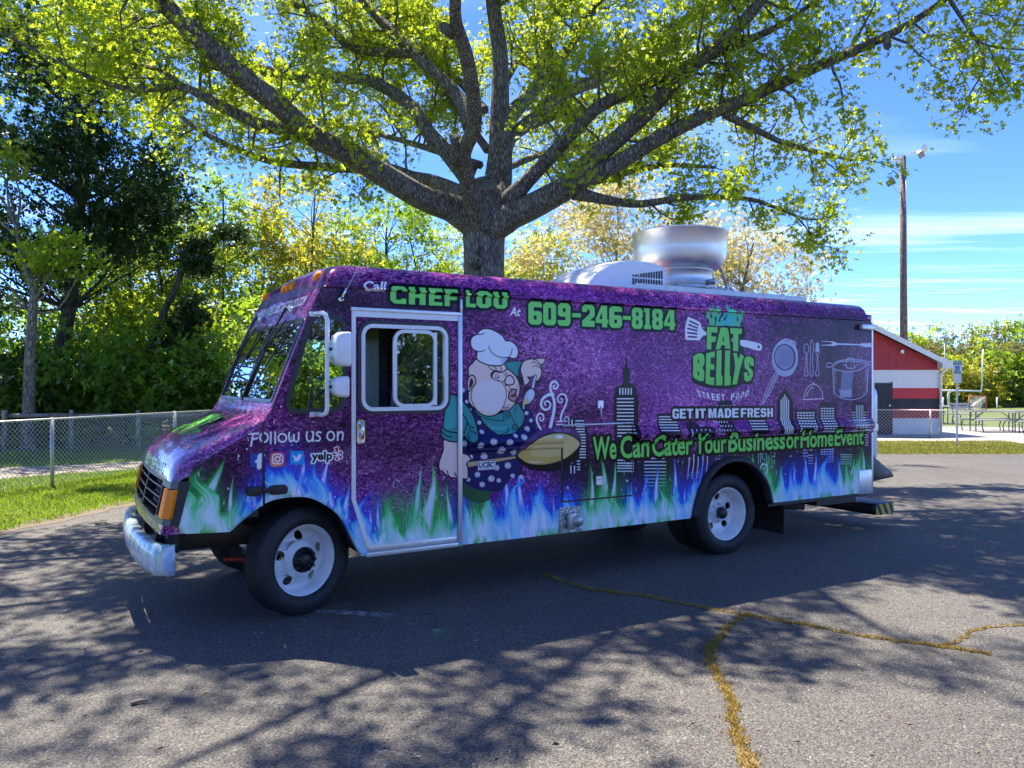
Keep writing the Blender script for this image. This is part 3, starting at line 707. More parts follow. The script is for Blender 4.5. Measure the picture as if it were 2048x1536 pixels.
    for i, (b, t, w, c) in enumerate(big):           # bright filaments rising through the mass
        p, q_ = S(*b), S(*t)
        for k in range(5):
            o = rnd.uniform(-1, 1) * w * .8; hh_ = rnd.uniform(.35, .95); o2 = rnd.uniform(-.03, .03)
            pr.stroke(spline([(p[0] + o, p[1] + .02), (p[0] + o * .9 + o2, p[1] + (q_[1] - p[1]) * hh_ * .5), (p[0] + (q_[0] - p[0]) * hh_ + o * .25, p[1] + (q_[1] - p[1]) * hh_)], False, 5), .007, (232, 242, 255) if k % 2 else tuple(min(255, x + 60) for x in c), .55, w1=.0015)
    for k in range(260):                               # sparks
        q = rnd.uniform(.8, 8.2); f = foot(q) + rnd.uniform(.2, .75)
        if rnd.random() < .6: pr.disc((q, f), rnd.uniform(.003, .008), WHT, .9)
        else: pr.stroke([(q, f), (q + rnd.uniform(-.008, .008), f + rnd.uniform(.015, .04))], .006, WHT, .9)
    # ---- the chef
    K = .006
    def shp(z, pts, col, line=True, n=6, a=1.0, lw=K * 1.6):
        q = spline(z(pts), True, n); pr.fill([q], col, a)
        if line: pr.stroke(q, lw, BLK, closed=True)
    def ln(z, pts, w=K): pr.stroke(spline(z(pts), False), w, BLK)
    shp(zB, [(300, 60), (400, -30), (450, 30), (600, 250), (1100, 260), (1210, 170), (1300, 260), (1360, 430), (1370, 560), (1330, 760), (1190, 960), (1200, 1050), (1180, 1160), (1050, 1200), (960, 1300), (860, 1390), (600, 1370), (450, 1300), (340, 1220), (330, 700)], NAVY, False)
    shp(zB, [(350, 1225), (450, 1300), (600, 1365), (860, 1390), (760, 1420), (740, 1500), (600, 1540), (420, 1480), (340, 1380)], (40, 92, 52), False, a=.85)
    shp(zB, [(750, 1410), (860, 1400), (850, 1490), (790, 1530), (745, 1480)], (105, 35, 130), False)
    shp(zB, [(480, 190), (560, 310), (620, 380), (660, 450), (740, 530), (820, 600), (870, 622), (960, 612), (1080, 580), (1180, 490), (1222, 400), (1220, 320), (1180, 250), (1120, 175), (1000, 260), (800, 340), (600, 300)], TEAL)
    shp(zB, [(700, 440), (800, 490), (920, 500), (1000, 490), (960, 540), (860, 560), (780, 530)], (84, 178, 172), False, a=.7)
    ln(zB, [(600, 350), (700, 390), (850, 415), (940, 415), (925, 340), (940, 295)]); ln(zB, [(1010, 285), (1050, 370), (1100, 470), (1150, 530)]); ln(zB, [(1085, 310), (1100, 250), (1110, 190)]); ln(zB, [(860, 615), (960, 580), (1010, 520)])
    for c in ((990, 340), (1090, 505)): pr.disc(zB([c])[0], .028, BLK); pr.disc(zB([c])[0], .021, TEAL); pr.disc(zB([c])[0], .008, BLK)
    # flowers on the apron
    for x, y, r in [(605, 445, 28), (630, 570, 28), (400, 730, 40), (595, 755, 45), (765, 705, 48), (985, 712, 46), (1185, 640, 40), (1255, 528, 36), (1250, 315, 28), (1310, 415, 26), (1075, 622, 28), (895, 825, 55), (670, 905, 50), (1070, 850, 42), (490, 915, 30), (995, 1030, 45), (840, 1060, 40), (580, 1155, 38), (770, 1210, 45), (645, 1290, 38), (870, 1235, 30), (1060, 1170, 30), (1175, 1185, 28), (475, 275, 25), (435, 158, 24), (380, 5, 30), (455, 1220, 28)]:
        for k in range(10):
            a = k * .6283; pr.stroke(zB([(x + .3 * r * math.cos(a), y + .3 * r * math.sin(a)), (x + .92 * r * math.cos(a), y + .92 * r * math.sin(a))]), r * .000135 + .003, (236, 236, 244))
        pr.disc(zB([(x, y)])[0], r * .0002, (205, 170, 120))
    for y in (760, 800, 845, 880): ln(zB, [(460, y), (700, y - 4), (1080, y - 12)], .004)
    # head
    shp(zA, [(258, 600), (190, 665), (130, 735), (130, 850), (108, 910), (112, 1000), (128, 1120), (130, 1230), (165, 1300), (240, 1375), (330, 1445), (430, 1477), (540, 1460), (640, 1395), (760, 1372), (850, 1275), (910, 1140), (920, 1010), (870, 880), (800, 800), (725, 740), (715, 690), (650, 660), (540, 680), (400, 660)], SKIN)
    shp(zA, [(250, 980), (380, 930), (560, 940), (660, 1010), (705, 1150), (680, 1280), (600, 1400), (430, 1425), (260, 1330), (195, 1180)], (240, 226, 224), False, a=.9)
    shp(zA, [(860, 1000), (915, 1010), (905, 1150), (850, 1270), (760, 1370), (650, 1390), (700, 1300), (800, 1280), (870, 1180)], (216, 172, 168), False, a=.6)
    shp(zA, [(140, 870), (190, 848), (235, 890), (240, 970), (200, 1030), (160, 1080), (130, 1090), (112, 1000), (118, 920)], (230, 196, 192)); shp(zA, [(160, 905), (195, 915), (203, 975), (165, 1040), (142, 1040), (145, 980)], (70, 36, 40), False)
    for q in ([(570, 930), (640, 955), (695, 1040), (712, 1150), (690, 1270), (640, 1370), (575, 1435)], [(185, 1085), (170, 1150), (185, 1250), (245, 1370)], [(435, 710), (480, 755), (540, 775)], [(520, 715), (560, 750)], [(620, 715), (635, 760), (630, 795)], [(655, 950), (690, 925), (712, 950)], [(740, 1015), (770, 1050), (800, 1065)], [(650, 1345), (700, 1352), (745, 1345)], [(735, 1080), (755, 1120)], [(500, 890), (540, 920), (600, 930)]): ln(zA, q, .0058)
    shp(zA, [(468, 850), (490, 800), (545, 768), (610, 788), (650, 790), (690, 765), (722, 738), (722, 760), (670, 800), (610, 812), (545, 800), (505, 840), (492, 900)], BLK, False)
    for (x, y, r) in ((568, 862, 46), (695, 818, 36)):
        p = zA([(x, y)])[0]; pr.disc(p, r / 7.68 / 250 * .96, BLK); pr.disc(p, r / 7.68 / 250 * .78, (232, 226, 226)); q = zA([(x + 12, y + 14)])[0]; pr.disc(q, .006, (40, 36, 30))
        shp(zA, [(x - r, y - 4), (x - r * .6, y - r * .8), (x + r * .5, y - r * .8), (x + r, y - 4), (x, y + 4)], (222, 188, 184), False)
    shp(zA, [(690, 950), (710, 880), (760, 850), (810, 880), (835, 950), (815, 985), (760, 1000), (705, 985)], (238, 214, 212)); shp(zA, [(692, 985), (715, 980), (722, 1005), (700, 1015)], BLK, False)
    shp(zA, [(742, 1195), (760, 1120), (800, 1065), (862, 1070), (858, 1140), (872, 1210), (845, 1252), (790, 1240)], (196, 140, 148)); shp(zA, [(760, 1165), (810, 1150), (856, 1118), (852, 1150), (815, 1182)], (52, 14, 22), False)
    # hat
    shp(zA, [(258, 595), (262, 500), (255, 478), (205, 455), (168, 395), (165, 310), (198, 250), (262, 218), (300, 165), (370, 132), (470, 140), (570, 185), (650, 240), (705, 318), (760, 318), (830, 355), (880, 420), (897, 500), (870, 580), (815, 592), (745, 578), (715, 615), (650, 690), (540, 703), (430, 690), (330, 650)], LAV)
    shp(zA, [(610, 600), (740, 585), (715, 620), (650, 690), (620, 690), (640, 640)], (178, 196, 232), False, a=.8)
    for q in ([(262, 218), (310, 222), (370, 208)], [(240, 478), (310, 487), (380, 466)], [(447, 395), (460, 460), (530, 535), (640, 575), (740, 570), (785, 520), (802, 435)]): ln(zA, q, .0062)
    # raised arm, hand, spoon
    shp(zA, [(690, 665), (780, 633), (880, 628), (962, 642), (930, 700), (902, 790), (895, 875), (850, 850), (800, 800), (722, 742)], TEAL)
    shp(zA, [(898, 880), (975, 890), (960, 985), (920, 975)], (24, 22, 34), False)
    shp(zA, [(945, 690), (985, 628), (1060, 602), (1150, 590), (1250, 586), (1300, 592), (1305, 628), (1272, 680), (1242, 692), (1248, 740), (1255, 810), (1232, 890), (1190, 937), (1150, 930), (1165, 870), (1135, 856), (1090, 880), (1040, 878), (1070, 920), (1050, 970), (990, 1005), (975, 950), (958, 870), (930, 780)], SKIN)
    for q in ([(1120, 615), (1170, 612), (1240, 680)], [(1100, 665), (1150, 645), (1235, 715)], [(1118, 712), (1170, 705), (1240, 745)]): ln(zA, q, .0062)
    pr.stroke(zA([(1158, 862), (1112, 1060)]), .030, BLK, w1=.044); pr.stroke(zA([(1158, 862), (1112, 1060)]), .020, (200, 208, 228), w1=.03)
    shp(zA, [(1080, 1050), (1140, 1075), (1158, 1140), (1130, 1220), (1070, 1285), (1010, 1300), (975, 1265), (980, 1190), (1010, 1110)], (196, 204, 228)); shp(zA, [(1085, 1070), (1130, 1100), (1130, 1160), (1080, 1230), (1040, 1200), (1050, 1120)], (216, 224, 244), False)
    shp(zA, [(975, 1225), (1020, 1205), (1065, 1235), (1030, 1290), (995, 1300), (990, 1360), (968, 1365), (965, 1300)], (226, 202, 140), False)
    # left arm, pan
    shp(zB, [(185, 75), (235, 60), (300, 80), (365, 140), (445, 225), (522, 350), (572, 500), (580, 600), (545, 690), (490, 716), (445, 700), (398, 630), (380, 690), (300, 712), (200, 700), (108, 660), (68, 600), (78, 530), (100, 480), (122, 300), (148, 160)], TEAL)
    shp(zB, [(170, 130), (220, 90), (270, 130), (290, 300), (280, 480), (200, 530), (130, 500), (140, 320)], (84, 180, 174), False, a=.75)
    for q in ([(78, 500), (160, 560), (280, 580), (390, 575)], [(75, 560), (140, 620), (220, 640)], [(355, 280), (400, 360), (440, 430), (400, 590)], [(440, 440), (480, 500), (530, 515)], [(460, 525), (520, 575), (575, 600)]): ln(zB, q, .0085)
    shp(zB, [(112, 680), (200, 702), (300, 712), (352, 740), (366, 850), (440, 882), (490, 940), (455, 985), (430, 1010), (450, 1080), (452, 1150), (440, 1212), (350, 1212), (270, 1200), (195, 1190), (110, 1130), (55, 1085), (48, 1000), (80, 890), (105, 810)], SKIN)
    for q in ([(160, 1100), (175, 1160), (200, 1190)], [(260, 1130), (285, 1180)], [(100, 1090), (110, 1130)], [(365, 855), (430, 870), (490, 940)]): ln(zB, q, .008)
    shp(zB, [(1100, 880), (1190, 700), (1300, 610), (1450, 540), (1600, 500), (1750, 495), (1880, 530), (1960, 600), (1990, 690), (1975, 800), (1910, 920), (1820, 1030), (1700, 1100), (1500, 1110), (1300, 1080), (1170, 1000)], (22, 17, 26), False)
    shp(zB, [(1110, 880), (1140, 780), (1200, 700), (1300, 612), (1450, 542), (1600, 502), (1750, 497), (1880, 532), (1960, 602), (1988, 690), (1960, 770), (1750, 690), (1400, 720), (1180, 880)], (98, 66, 112), False)
    shp(zB, [(1128, 890), (1230, 780), (1330, 685), (1450, 622), (1600, 587), (1750, 587), (1880, 632), (1975, 720), (1940, 800), (1860, 880), (1750, 950), (1600, 1002), (1450, 1022), (1300, 1010), (1200, 965)], (226, 198, 128))
    shp(zB, [(1150, 880), (1240, 790), (1310, 760), (1290, 840), (1320, 890), (1500, 920), (1700, 900), (1740, 945), (1600, 1000), (1450, 1020), (1300, 1008), (1200, 962)], (214, 170, 84), False, a=.75)
    shp(zB, [(1610, 530), (1700, 515), (1830, 530), (1850, 560), (1800, 580), (1650, 570)], (138, 102, 152), False, a=.8); shp(zB, [(1610, 640), (1640, 615), (1700, 618), (1705, 645), (1650, 655)], WHT, False)
    shp(zB, [(1280, 970), (1380, 980), (1490, 970), (1400, 995), (1320, 992)], (240, 226, 190), False)
    pr.fill([zB([(440, 980), (1095, 900), (1112, 935), (450, 1060)])], (205, 170, 130)); ln(zB, [(440, 980), (760, 940), (1095, 900)]); ln(zB, [(450, 1060), (780, 1000), (1112, 935)])
    # steam
    for q, w0, w1 in ([(1575, 500), (1600, 400), (1625, 280), (1628, 160), (1600, 70), (1575, -20), (1590, -95), (1640, -115), (1680, -70), (1660, -20), (1620, -25), (1618, -55), (1640, -60)], .034, .012), \
                     ([(1610, 60), (1540, 70), (1465, 130), (1450, 215), (1500, 270), (1560, 245), (1575, 185), (1530, 150), (1495, 180), (1515, 210)], .030, .012), \
                     ([(1715, 420), (1730, 320), (1780, 220), (1800, 130), (1770, 65), (1710, 60), (1675, 110), (1690, 165), (1735, 165), (1735, 120), (1710, 120)], .022, .011), \
                     ([(1440, 530), (1400, 450), (1388, 380), (1420, 325), (1470, 335), (1485, 390), (1455, 420), (1425, 395), (1445, 375)], .022, .010), \
                     ([(1815, 490), (1830, 420), (1815, 370), (1780, 370), (1765, 410), (1785, 435), (1810, 415)], .013, .007):
        pr.stroke(spline(zB(q), False), w0, LAV, w1=w1)
    # number plate of the maker on the pan's handle
    pr.fill([zB([(590, 968), (830, 962), (825, 1085), (583, 1100)])], (232, 232, 236)); pr.stroke(zB([(590, 968), (830, 962), (825, 1085), (583, 1100)]), .005, (90, 90, 96), closed=True)
    draw_text(pr, 'UCBC', zB([(605, 985), (812, 978), (808, 1055), (600, 1064)]), (40, 38, 60), .03, .15)
    bars(pr, zB, 605, 808, [1078], .004, (90, 90, 100))
    # ---- lettering
    draw_text(pr, 'Call', zH([(95, 122), (370, 128), (345, 245), (92, 240)]), WHT, .03, .12)
    tp = lambda x: 178 + (x - 402) * .0575; bt = lambda x: 380 + (x - 402) * .049
    block_text(pr, zH, [('C', 402, 585), ('H', 612, 805), ('E', 840, 995), ('F', 1018, 1172), ('L', 1262, 1375), ('O', 1382, 1552), ('U', 1575, 1735)], tp, bt, .05)
    draw_text(pr, 'At', zH([(1765, 418), (1890, 425), (1880, 528), (1757, 522)]), WHT, .03, .15)
    tp = lambda x: 215 + (x - 290) * .0619; bt = lambda x: 455 + (x - 290) * .0399
    block_text(pr, zI, [('6', 290, 430), ('0', 442, 575), ('9', 592, 722), ('-', 738, 828), ('2', 840, 970), ('4', 980, 1106), ('6', 1118, 1250), ('-', 1258, 1340), ('8', 1350, 1462), ('1', 1475, 1546), ('8', 1558, 1668), ('4', 1680, 1793)], tp, bt, .052)
    xs = lambda a, b, n, g: [(a + (b - a + g) * k / n, a + (b - a + g) * (k + 1) / n - g) for k in range(n)]
    items = []
    for wd, a, b in (('GET', 1345, 1386.5), ('IT', 1391, 1411.5), ('MADE', 1416.5, 1477.5), ('FRESH', 1481.5, 1546)):
        wds = np.array([{'I': .5, 'M': 1.25}.get(c, 1.0) for c in wd]); g = 1.6; tot = b - a - g * (len(wd) - 1); x = a
        for c, q in zip(wd, wds / wds.sum() * tot): items.append((c, x, x + q)); x += q + g
    tp = lambda x: 817.5 - (x - 1345) * .0075; bt = lambda x: 837.5 - (x - 1345) * .0175
    block_text(pr, zP, items, tp, bt, .050, WHT, (22, 20, 28), .93)
    for wd, a, b, lo in (('We', 1184.5, 1232, 0), ('Can', 1239.5, 1298.5, 0), ('Cater', 1304, 1385, 0), ('Your', 1389, 1453.5, 0), ('Business', 1456.5, 1570.5, 0), ('or', 1572.5, 1599.5, .30), ('Home', 1601, 1667, 0), ('Event', 1669, 1727.5, 0)):
        t0 = 873.5 - (a - 1184) * .032; t1 = 873.5 - (b - 1184) * .032; b0 = 921 - (a - 1184) * .0585; b1 = 921 - (b - 1184) * .0585
        t0 += (b0 - t0) * lo; t1 += (b1 - t1) * lo
        draw_text(pr, wd, [S(a, t0), S(b, t1), S(b, b1), S(a, b0)], GRN, .027, 0, .028, (12, 14, 12))
    # street food, on a bow
    for k, ch in enumerate('STREET FOOD'):
        if ch == ' ': continue
        t = (k - 5) / 5.0; x = 585 + t * 370; y = 1498 - 62 * t * t; dy = 26 * t; h = 50; w = 27
        q = zC([(x - w + dy * .6, y - h + dy * .55), (x + w + dy * .6, y - h - dy * .55), (x + w - dy * .6, y + h - dy * .55), (x - w - dy * .6, y + h + dy * .55)])
        draw_text(pr, ch, q, WHT, .03)
    # ---- round green logo
    blob = [(120, 840), (330, 760), (330, 390), (890, 400), (905, 820), (1070, 860), (1075, 1000), (1060, 1200), (1000, 1290), (870, 1300), (700, 1360), (420, 1360), (200, 1300), (105, 1220)]
    pr.fill([spline(zC(blob), True, 4)], BLK)
    # spatula
    shp(zC, [(40, 275), (75, 268), (230, 345), (255, 420), (300, 480), (340, 490), (340, 540), (280, 545), (235, 605), (210, 618), (25, 612), (5, 580), (5, 420)], WHT, False)
    for a, b in (((75, 325), (200, 383)), ((58, 380), (190, 430)), ((42, 437), (185, 472)), ((42, 502), (182, 520)), ((50, 562), (178, 570))): pr.stroke(zC([a, b]), .016, (84, 36, 104))
    pr.fill([spline(zC([(870, 615), (1000, 630), (1150, 670), (1185, 710), (1165, 775), (1080, 770), (960, 730), (868, 705)]), True, 4)], WHT); pr.stroke(zC([(858, 625), (858, 685)]), .02, WHT)
    pr.disc(zC([(1133, 720)])[0], .016, (60, 30, 80)); pr.fill([zC([(715, 590), (740, 590), (735, 650), (720, 640)])], WHT)
    fl = [(330, 385), (370, 360), (328, 260), (330, 180), (380, 130), (397, 65), (400, 150), (380, 220), (405, 290), (412, 180), (430, 95), (445, 80), (440, 130), (455, 165), (490, 130), (485, 75), (520, 110), (525, 150), (495, 220), (520, 215), (550, 180), (545, 260), (600, 190), (635, 180), (640, 100), (672, 18), (665, 90), (690, 155), (700, 105), (715, 145), (755, 115), (750, 150), (770, 200), (800, 220), (805, 140), (822, 190), (830, 230), (850, 190), (845, 130), (888, 200), (890, 270), (860, 380), (868, 410), (690, 400), (620, 390), (530, 400)]
    y, x, c = pr.cover([zC(fl)]); hh, ww = c.shape
    g = np.hypot(np.linspace(-1, 1, ww)[None, :] * 1.1 - .15, (np.linspace(0, 1, hh)[:, None] - .25) * 1.3); g = np.clip(g / .9, 0, 1)[..., None]
    pr.over(y, x, c, np.array((60, 200, 205)) * (1 - g) + np.array((105, 205, 130)) * g)
    for q in ([(470, 270), (472, 320), (455, 385)], [(350, 300), (365, 340), (352, 380)], [(530, 320), (545, 270), (590, 225), (585, 185)], [(605, 300), (632, 260), (636, 200)], [(808, 310), (806, 250)], [(860, 380), (880, 310)], [(408, 265), (405, 215)]): pr.stroke(spline(zC(q), False), .022, BLK, w1=.008)
    LG = (128, 226, 100)
    for i, q in enumerate(LOGO): pr.fill([zC(q)] + [zC(h) for h in LOGO_HOLES.get(i, [])], LG)
    for i, q in enumerate(LOGO): pr.stroke(zC(q), .007, BLK, closed=True)
    # ---- kitchen drawings
    LW = (206, 200, 224)
    shp(zD, [(425, 180), (560, 215), (630, 330), (650, 480), (620, 640), (540, 760), (430, 795), (320, 760), (240, 650), (205, 500), (230, 340), (310, 210)], (188, 186, 210), False)
    shp(zD, [(420, 240), (540, 290), (600, 400), (600, 540), (540, 650), (420, 692), (310, 640), (250, 540), (240, 430), (300, 290)], (46, 30, 62), False)
    shp(zD, [(410, 258), (520, 305), (575, 410), (575, 540), (520, 640), (420, 675), (320, 620), (262, 530), (255, 430), (310, 305)], (158, 156, 188), False)
    for k in range(13): pr.stroke(spline(zD([(300 + k * 18, 620 - abs(k - 6) * 4), (350 + k * 18, 470), (330 + k * 20, 310 + abs(k - 6) * 5)]), False), .004, (92, 84, 130), .8)
    for k in range(9): pr.stroke(zD([(280, 340 + k * 36), (570, 330 + k * 36)]), .003, (100, 92, 138), .6)
    pr.stroke(spline(zD([(330, 210), (430, 160), (520, 180), (590, 210), (605, 300)]), False), .016, LW); pr.stroke(spline(zD([(530, 200), (580, 190), (605, 240), (600, 310)]), False), .012, LW)
    for q in ([(270, 715), (200, 830), (120, 990), (60, 1150), (42, 1245)], [(320, 760), (260, 870), (190, 1030), (110, 1170), (55, 1255)], [(295, 745), (230, 860), (150, 1020), (85, 1160)]): pr.stroke(spline(zD(q), False), .010, LW)
    for k in range(16): t = k / 15; pr.stroke(zD([(262 - 205 * t, 740 + 470 * t), (300 - 215 * t, 770 + 450 * t)]), .005, LW, .9)
    for q in ([(790, 425), (755, 360), (752, 290), (792, 232), (832, 290), (830, 360), (800, 425), (805, 600), (818, 740), (810, 780), (770, 780), (760, 740), (780, 600)], [(862, 250), (878, 165), (905, 210), (912, 330), (895, 500), (905, 700), (900, 770), (878, 788), (855, 770), (855, 650), (865, 500)], [(950, 385), (975, 425), (970, 600), (950, 740), (960, 780), (995, 780), (1005, 740), (990, 600), (985, 425), (1012, 385), (1005, 290), (1003, 225), (960, 225), (955, 300)]):
        pr.stroke(spline(zD(q), True, 4), .0085, (226, 210, 232), closed=True)
    pr.fill([zD([(962, 228), (1003, 228), (1008, 340), (1000, 375), (958, 375), (952, 330)])], (200, 194, 218))
    pr.fill([zD([(1045, 185), (1250, 195), (1320, 225), (1690, 240), (1740, 225), (1950, 222), (1950, 300), (1770, 290), (1700, 262), (1330, 255), (1270, 272), (1040, 265), (1050, 255), (1210, 245), (1240, 225), (1210, 210), (1045, 195)])], (226, 222, 236))
    for q in ([(752, 1172), (765, 1080), (820, 970), (910, 925), (1000, 965), (1060, 1070), (1072, 1172)], [(795, 1135), (820, 1060), (900, 968)]): pr.stroke(spline(zD(q), False), .010, (236, 216, 230))
    pr.stroke(zD([(738, 1188), (1085, 1172)]), .012, (236, 216, 230)); pr.disc(zD([(910, 908)])[0], .012, (236, 216, 230))
    for q in ([(1240, 610), (1300, 545), (1450, 510), (1640, 505), (1790, 530), (1850, 580)], [(1240, 610), (1300, 680), (1500, 705), (1700, 680), (1850, 585)], [(1240, 650), (1250, 850), (1258, 1030), (1300, 1110), (1420, 1170), (1570, 1190), (1720, 1150), (1820, 1060), (1835, 900), (1842, 640)], [(1270, 600), (1350, 550), (1500, 530), (1700, 540), (1810, 580)], [(1470, 640), (1480, 510), (1520, 480), (1590, 485), (1605, 540), (1610, 640)], [(1425, 600), (1470, 610), (1500, 650), (1600, 650), (1660, 590)], [(1230, 570), (1160, 565), (1130, 600), (1150, 635), (1230, 620)], [(1850, 560), (1880, 535), (1935, 535)], [(1850, 610), (1900, 590), (1940, 560)]): pr.stroke(spline(zD(q), False), .010, LW)
    for k in range(46): y = 715 + k * 9.6; o = 10 * math.sin(k * 1.7); pr.stroke(zD([(1400 + o - k * .8, y), (1590 + o * .6 - k * .7, y + 3)]), .0055, (168, 162, 206), .85)
    for k in range(26): y = 670 + k * 15; pr.stroke(zD([(1252, y), (1288 + 12 * math.sin(k), y + 26)]), .005, LW, .8); pr.stroke(zD([(1800 - 14 * math.sin(k * 2), y + 20), (1838, y - 6)]), .005, LW, .8)
    for k in range(14): y = 1020 + k * 9; pr.stroke(zD([(1330 + k * 4, y), (1570, y + 4)]), .005, LW, .7)
    # ---- follow us on, drawn with a round pen
    W = .0135
    for q in ([(148, 240), (320, 228)], [(225, 238), (205, 350), (190, 440)], [(215, 330), (300, 312)], [(530, 210), (522, 405)], [(598, 205), (600, 402)]): pr.stroke(zG(q), W, WHT)
    for (cx, cy, rx, ry) in ((412, 300, 68, 78), (722, 305, 70, 72), (1548, 272, 62, 76)):
        pr.stroke(zG([(cx + rx * math.cos(k * .5236), cy + ry * math.sin(k * .5236)) for k in range(12)]), W, WHT, closed=True)
    for q in ([(840, 215), (835, 300), (860, 365), (910, 340), (920, 250), (925, 340), (970, 370), (1000, 310), (1000, 215)], [(1145, 205), (1135, 290), (1165, 360), (1215, 350), (1245, 290), (1250, 205), (1245, 300), (1250, 365)], [(1380, 212), (1330, 205), (1305, 240), (1340, 275), (1370, 310), (1345, 355), (1290, 350)], [(1665, 200), (1668, 345), (1672, 260), (1710, 205), (1752, 220), (1755, 280), (1745, 340)]): pr.stroke(spline(zG(q), False), W, WHT)
    def rr(z, x0, y0, x1, y1, r, col, lift=0.0):
        pts = []
        for cx, cy, a in ((x1 - r, y1 - r, 0), (x0 + r, y1 - r, 90), (x0 + r, y0 + r, 180), (x1 - r, y0 + r, 270)):
            for k in range(6): an = R(a + k * 18); pts.append((cx + r * math.cos(an), cy + r * math.sin(an)))
        y, x, c = pr.cover([z(pts)]); pr.over(y, x, c, col(c.shape) if callable(col) else col)
    rr(zG, 178, 572, 415, 808, 26, (52, 84, 168)); pr.stroke(spline(zG([(382, 600), (345, 615), (335, 660), (330, 805)]), False), .034, WHT); pr.stroke(zG([(285, 708), (372, 700)]), .024, WHT)
    def insta(sh):
        a = np.linspace(0, 1, sh[0])[:, None, None]; b = np.linspace(0, 1, sh[1])[None, :, None]
        return np.array((250, 190, 90)) * (1 - a) * (1 - b) + np.array((200, 60, 140)) * a * b + np.array((235, 70, 80)) * (1 - (1 - a) * (1 - b) - a * b)
    rr(zG, 512, 540, 770, 800, 62, insta)
    def ring(x0, y0, x1, y1, r, w):
        pts = []
        for cx, cy, a in ((x1 - r, y1 - r, 0), (x0 + r, y1 - r, 90), (x0 + r, y0 + r, 180), (x1 - r, y0 + r, 270)):
            for k in range(5): an = R(a + k * 22.5); pts.append((cx + r * math.cos(an), cy + r * math.sin(an)))
        pr.stroke(zG(pts), w, WHT, closed=True)
    ring(556, 584, 728, 748, 50, .0115); pr.stroke(zG([(642 + 42 * math.cos(k * .5236), 668 + 42 * math.sin(k * .5236)) for k in range(12)]), .0115, WHT, closed=True); pr.disc(zG([(690, 615)])[0], .006, WHT)
    rr(zG, 858, 528, 1092, 762, 26, (40, 160, 230))
    shp(zG, [(905, 590), (950, 630), (985, 625), (990, 590), (1020, 578), (1045, 590), (1060, 590), (1045, 620), (1030, 660), (990, 700), (940, 710), (905, 702), (940, 690), (915, 665), (930, 660), (908, 630)], WHT, False, 3)
    draw_text(pr, 'yelp', zG([(1222, 545), (1575, 535), (1572, 718), (1222, 730)]), (30, 28, 34), .03, 0, .014, WHT)
    for a, L in ((100, 118), (35, 78), (-40, 80), (-100, 84), (170, 78)):
        c, s_ = math.cos(R(a)), -math.sin(R(a)); p = (1668, 592); e = 26 if L < 100 else 34
        tri = [(p[0] + 14 * c, p[1] + 14 * s_), (p[0] + L * c - e * s_, p[1] + L * s_ + e * c), (p[0] + (L + 10) * c, p[1] + (L + 10) * s_), (p[0] + L * c + e * s_, p[1] + L * s_ - e * c)]
        pr.stroke(zG(tri), .016, WHT, closed=True)
    for a, L in ((100, 118), (35, 78), (-40, 80), (-100, 84), (170, 78)):
        c, s_ = math.cos(R(a)), -math.sin(R(a)); p = (1668, 592); e = 26 if L < 100 else 34
        pr.fill([zG([(p[0] + 14 * c, p[1] + 14 * s_), (p[0] + L * c - e * s_, p[1] + L * s_ + e * c), (p[0] + (L + 10) * c, p[1] + (L + 10) * s_), (p[0] + L * c + e * s_, p[1] + L * s_ - e * c)])], (205, 40, 44))
    img = bpy.data.images.new('side_print', pr.w, pr.h, alpha=True)
    img.alpha_mode = 'CHANNEL_PACKED'
    img.pixels.foreach_set(np.dstack([np.clip(pr.c, 0, 1), np.clip(pr.a, 0, 1)[..., None]]).astype(np.float32).ravel())
    img.update(); img.pack()
    return img, pr
# ------------------------------------------------------------------ the food truck
TW = 2.16                                        # body width
UC, VC = 4.5, TW / 2                             # the empty stands under the middle of the truck
_tp = DV * UC + NV * (NSIDE - VC)
truck = empty('food_truck', (_tp[0], _tp[1], 0), math.atan2(DV[1], DV[0]))
tag(truck, 'purple food truck with green lettering, a cartoon chef and blue and green flames', 'food truck')
L = lambda u, v, w: (u - UC, v - VC, w)          # u along (front to back), v inward from the near side, w up

IMG, PRN = draw_print()

def purple_nodes(t, dark=1.0):
    """shredded purple film: stretched angular flecks, darker in broad clouds"""
    c = t.coord((1, 1.0, 1.75))
    wob = t.noise(c, 26, 2, 0.5)
    n1 = t.noise(c, 21, 2.0, 0.5, 1.8)
    n2 = t.noise(c, 46, 1.5, 0.5, 1.2)
    cl = t.noise(t.coord((0.8, 0.8, 1.1), loc=(2.3, 0, 1.7)), 1.1, 3, 0.5)
    f = t.math('ADD', n1, t.math('MULTIPLY', t.math('SUBTRACT', n2, 0.5), 0.45))
    f = t.math('ADD', f, t.math('MULTIPLY', t.math('SUBTRACT', cl, 0.5), 0.55))
    col = t.ramp(f, [(0.32, (0.026, 0.005, 0.032)), (0.43, (0.115, 0.014, 0.112)), (0.50, (0.235, 0.032, 0.215)), (0.58, (0.38, 0.064, 0.33)), (0.66, (0.54, 0.15, 0.47)), (0.75, (0.70, 0.38, 0.64))])
    return col, f
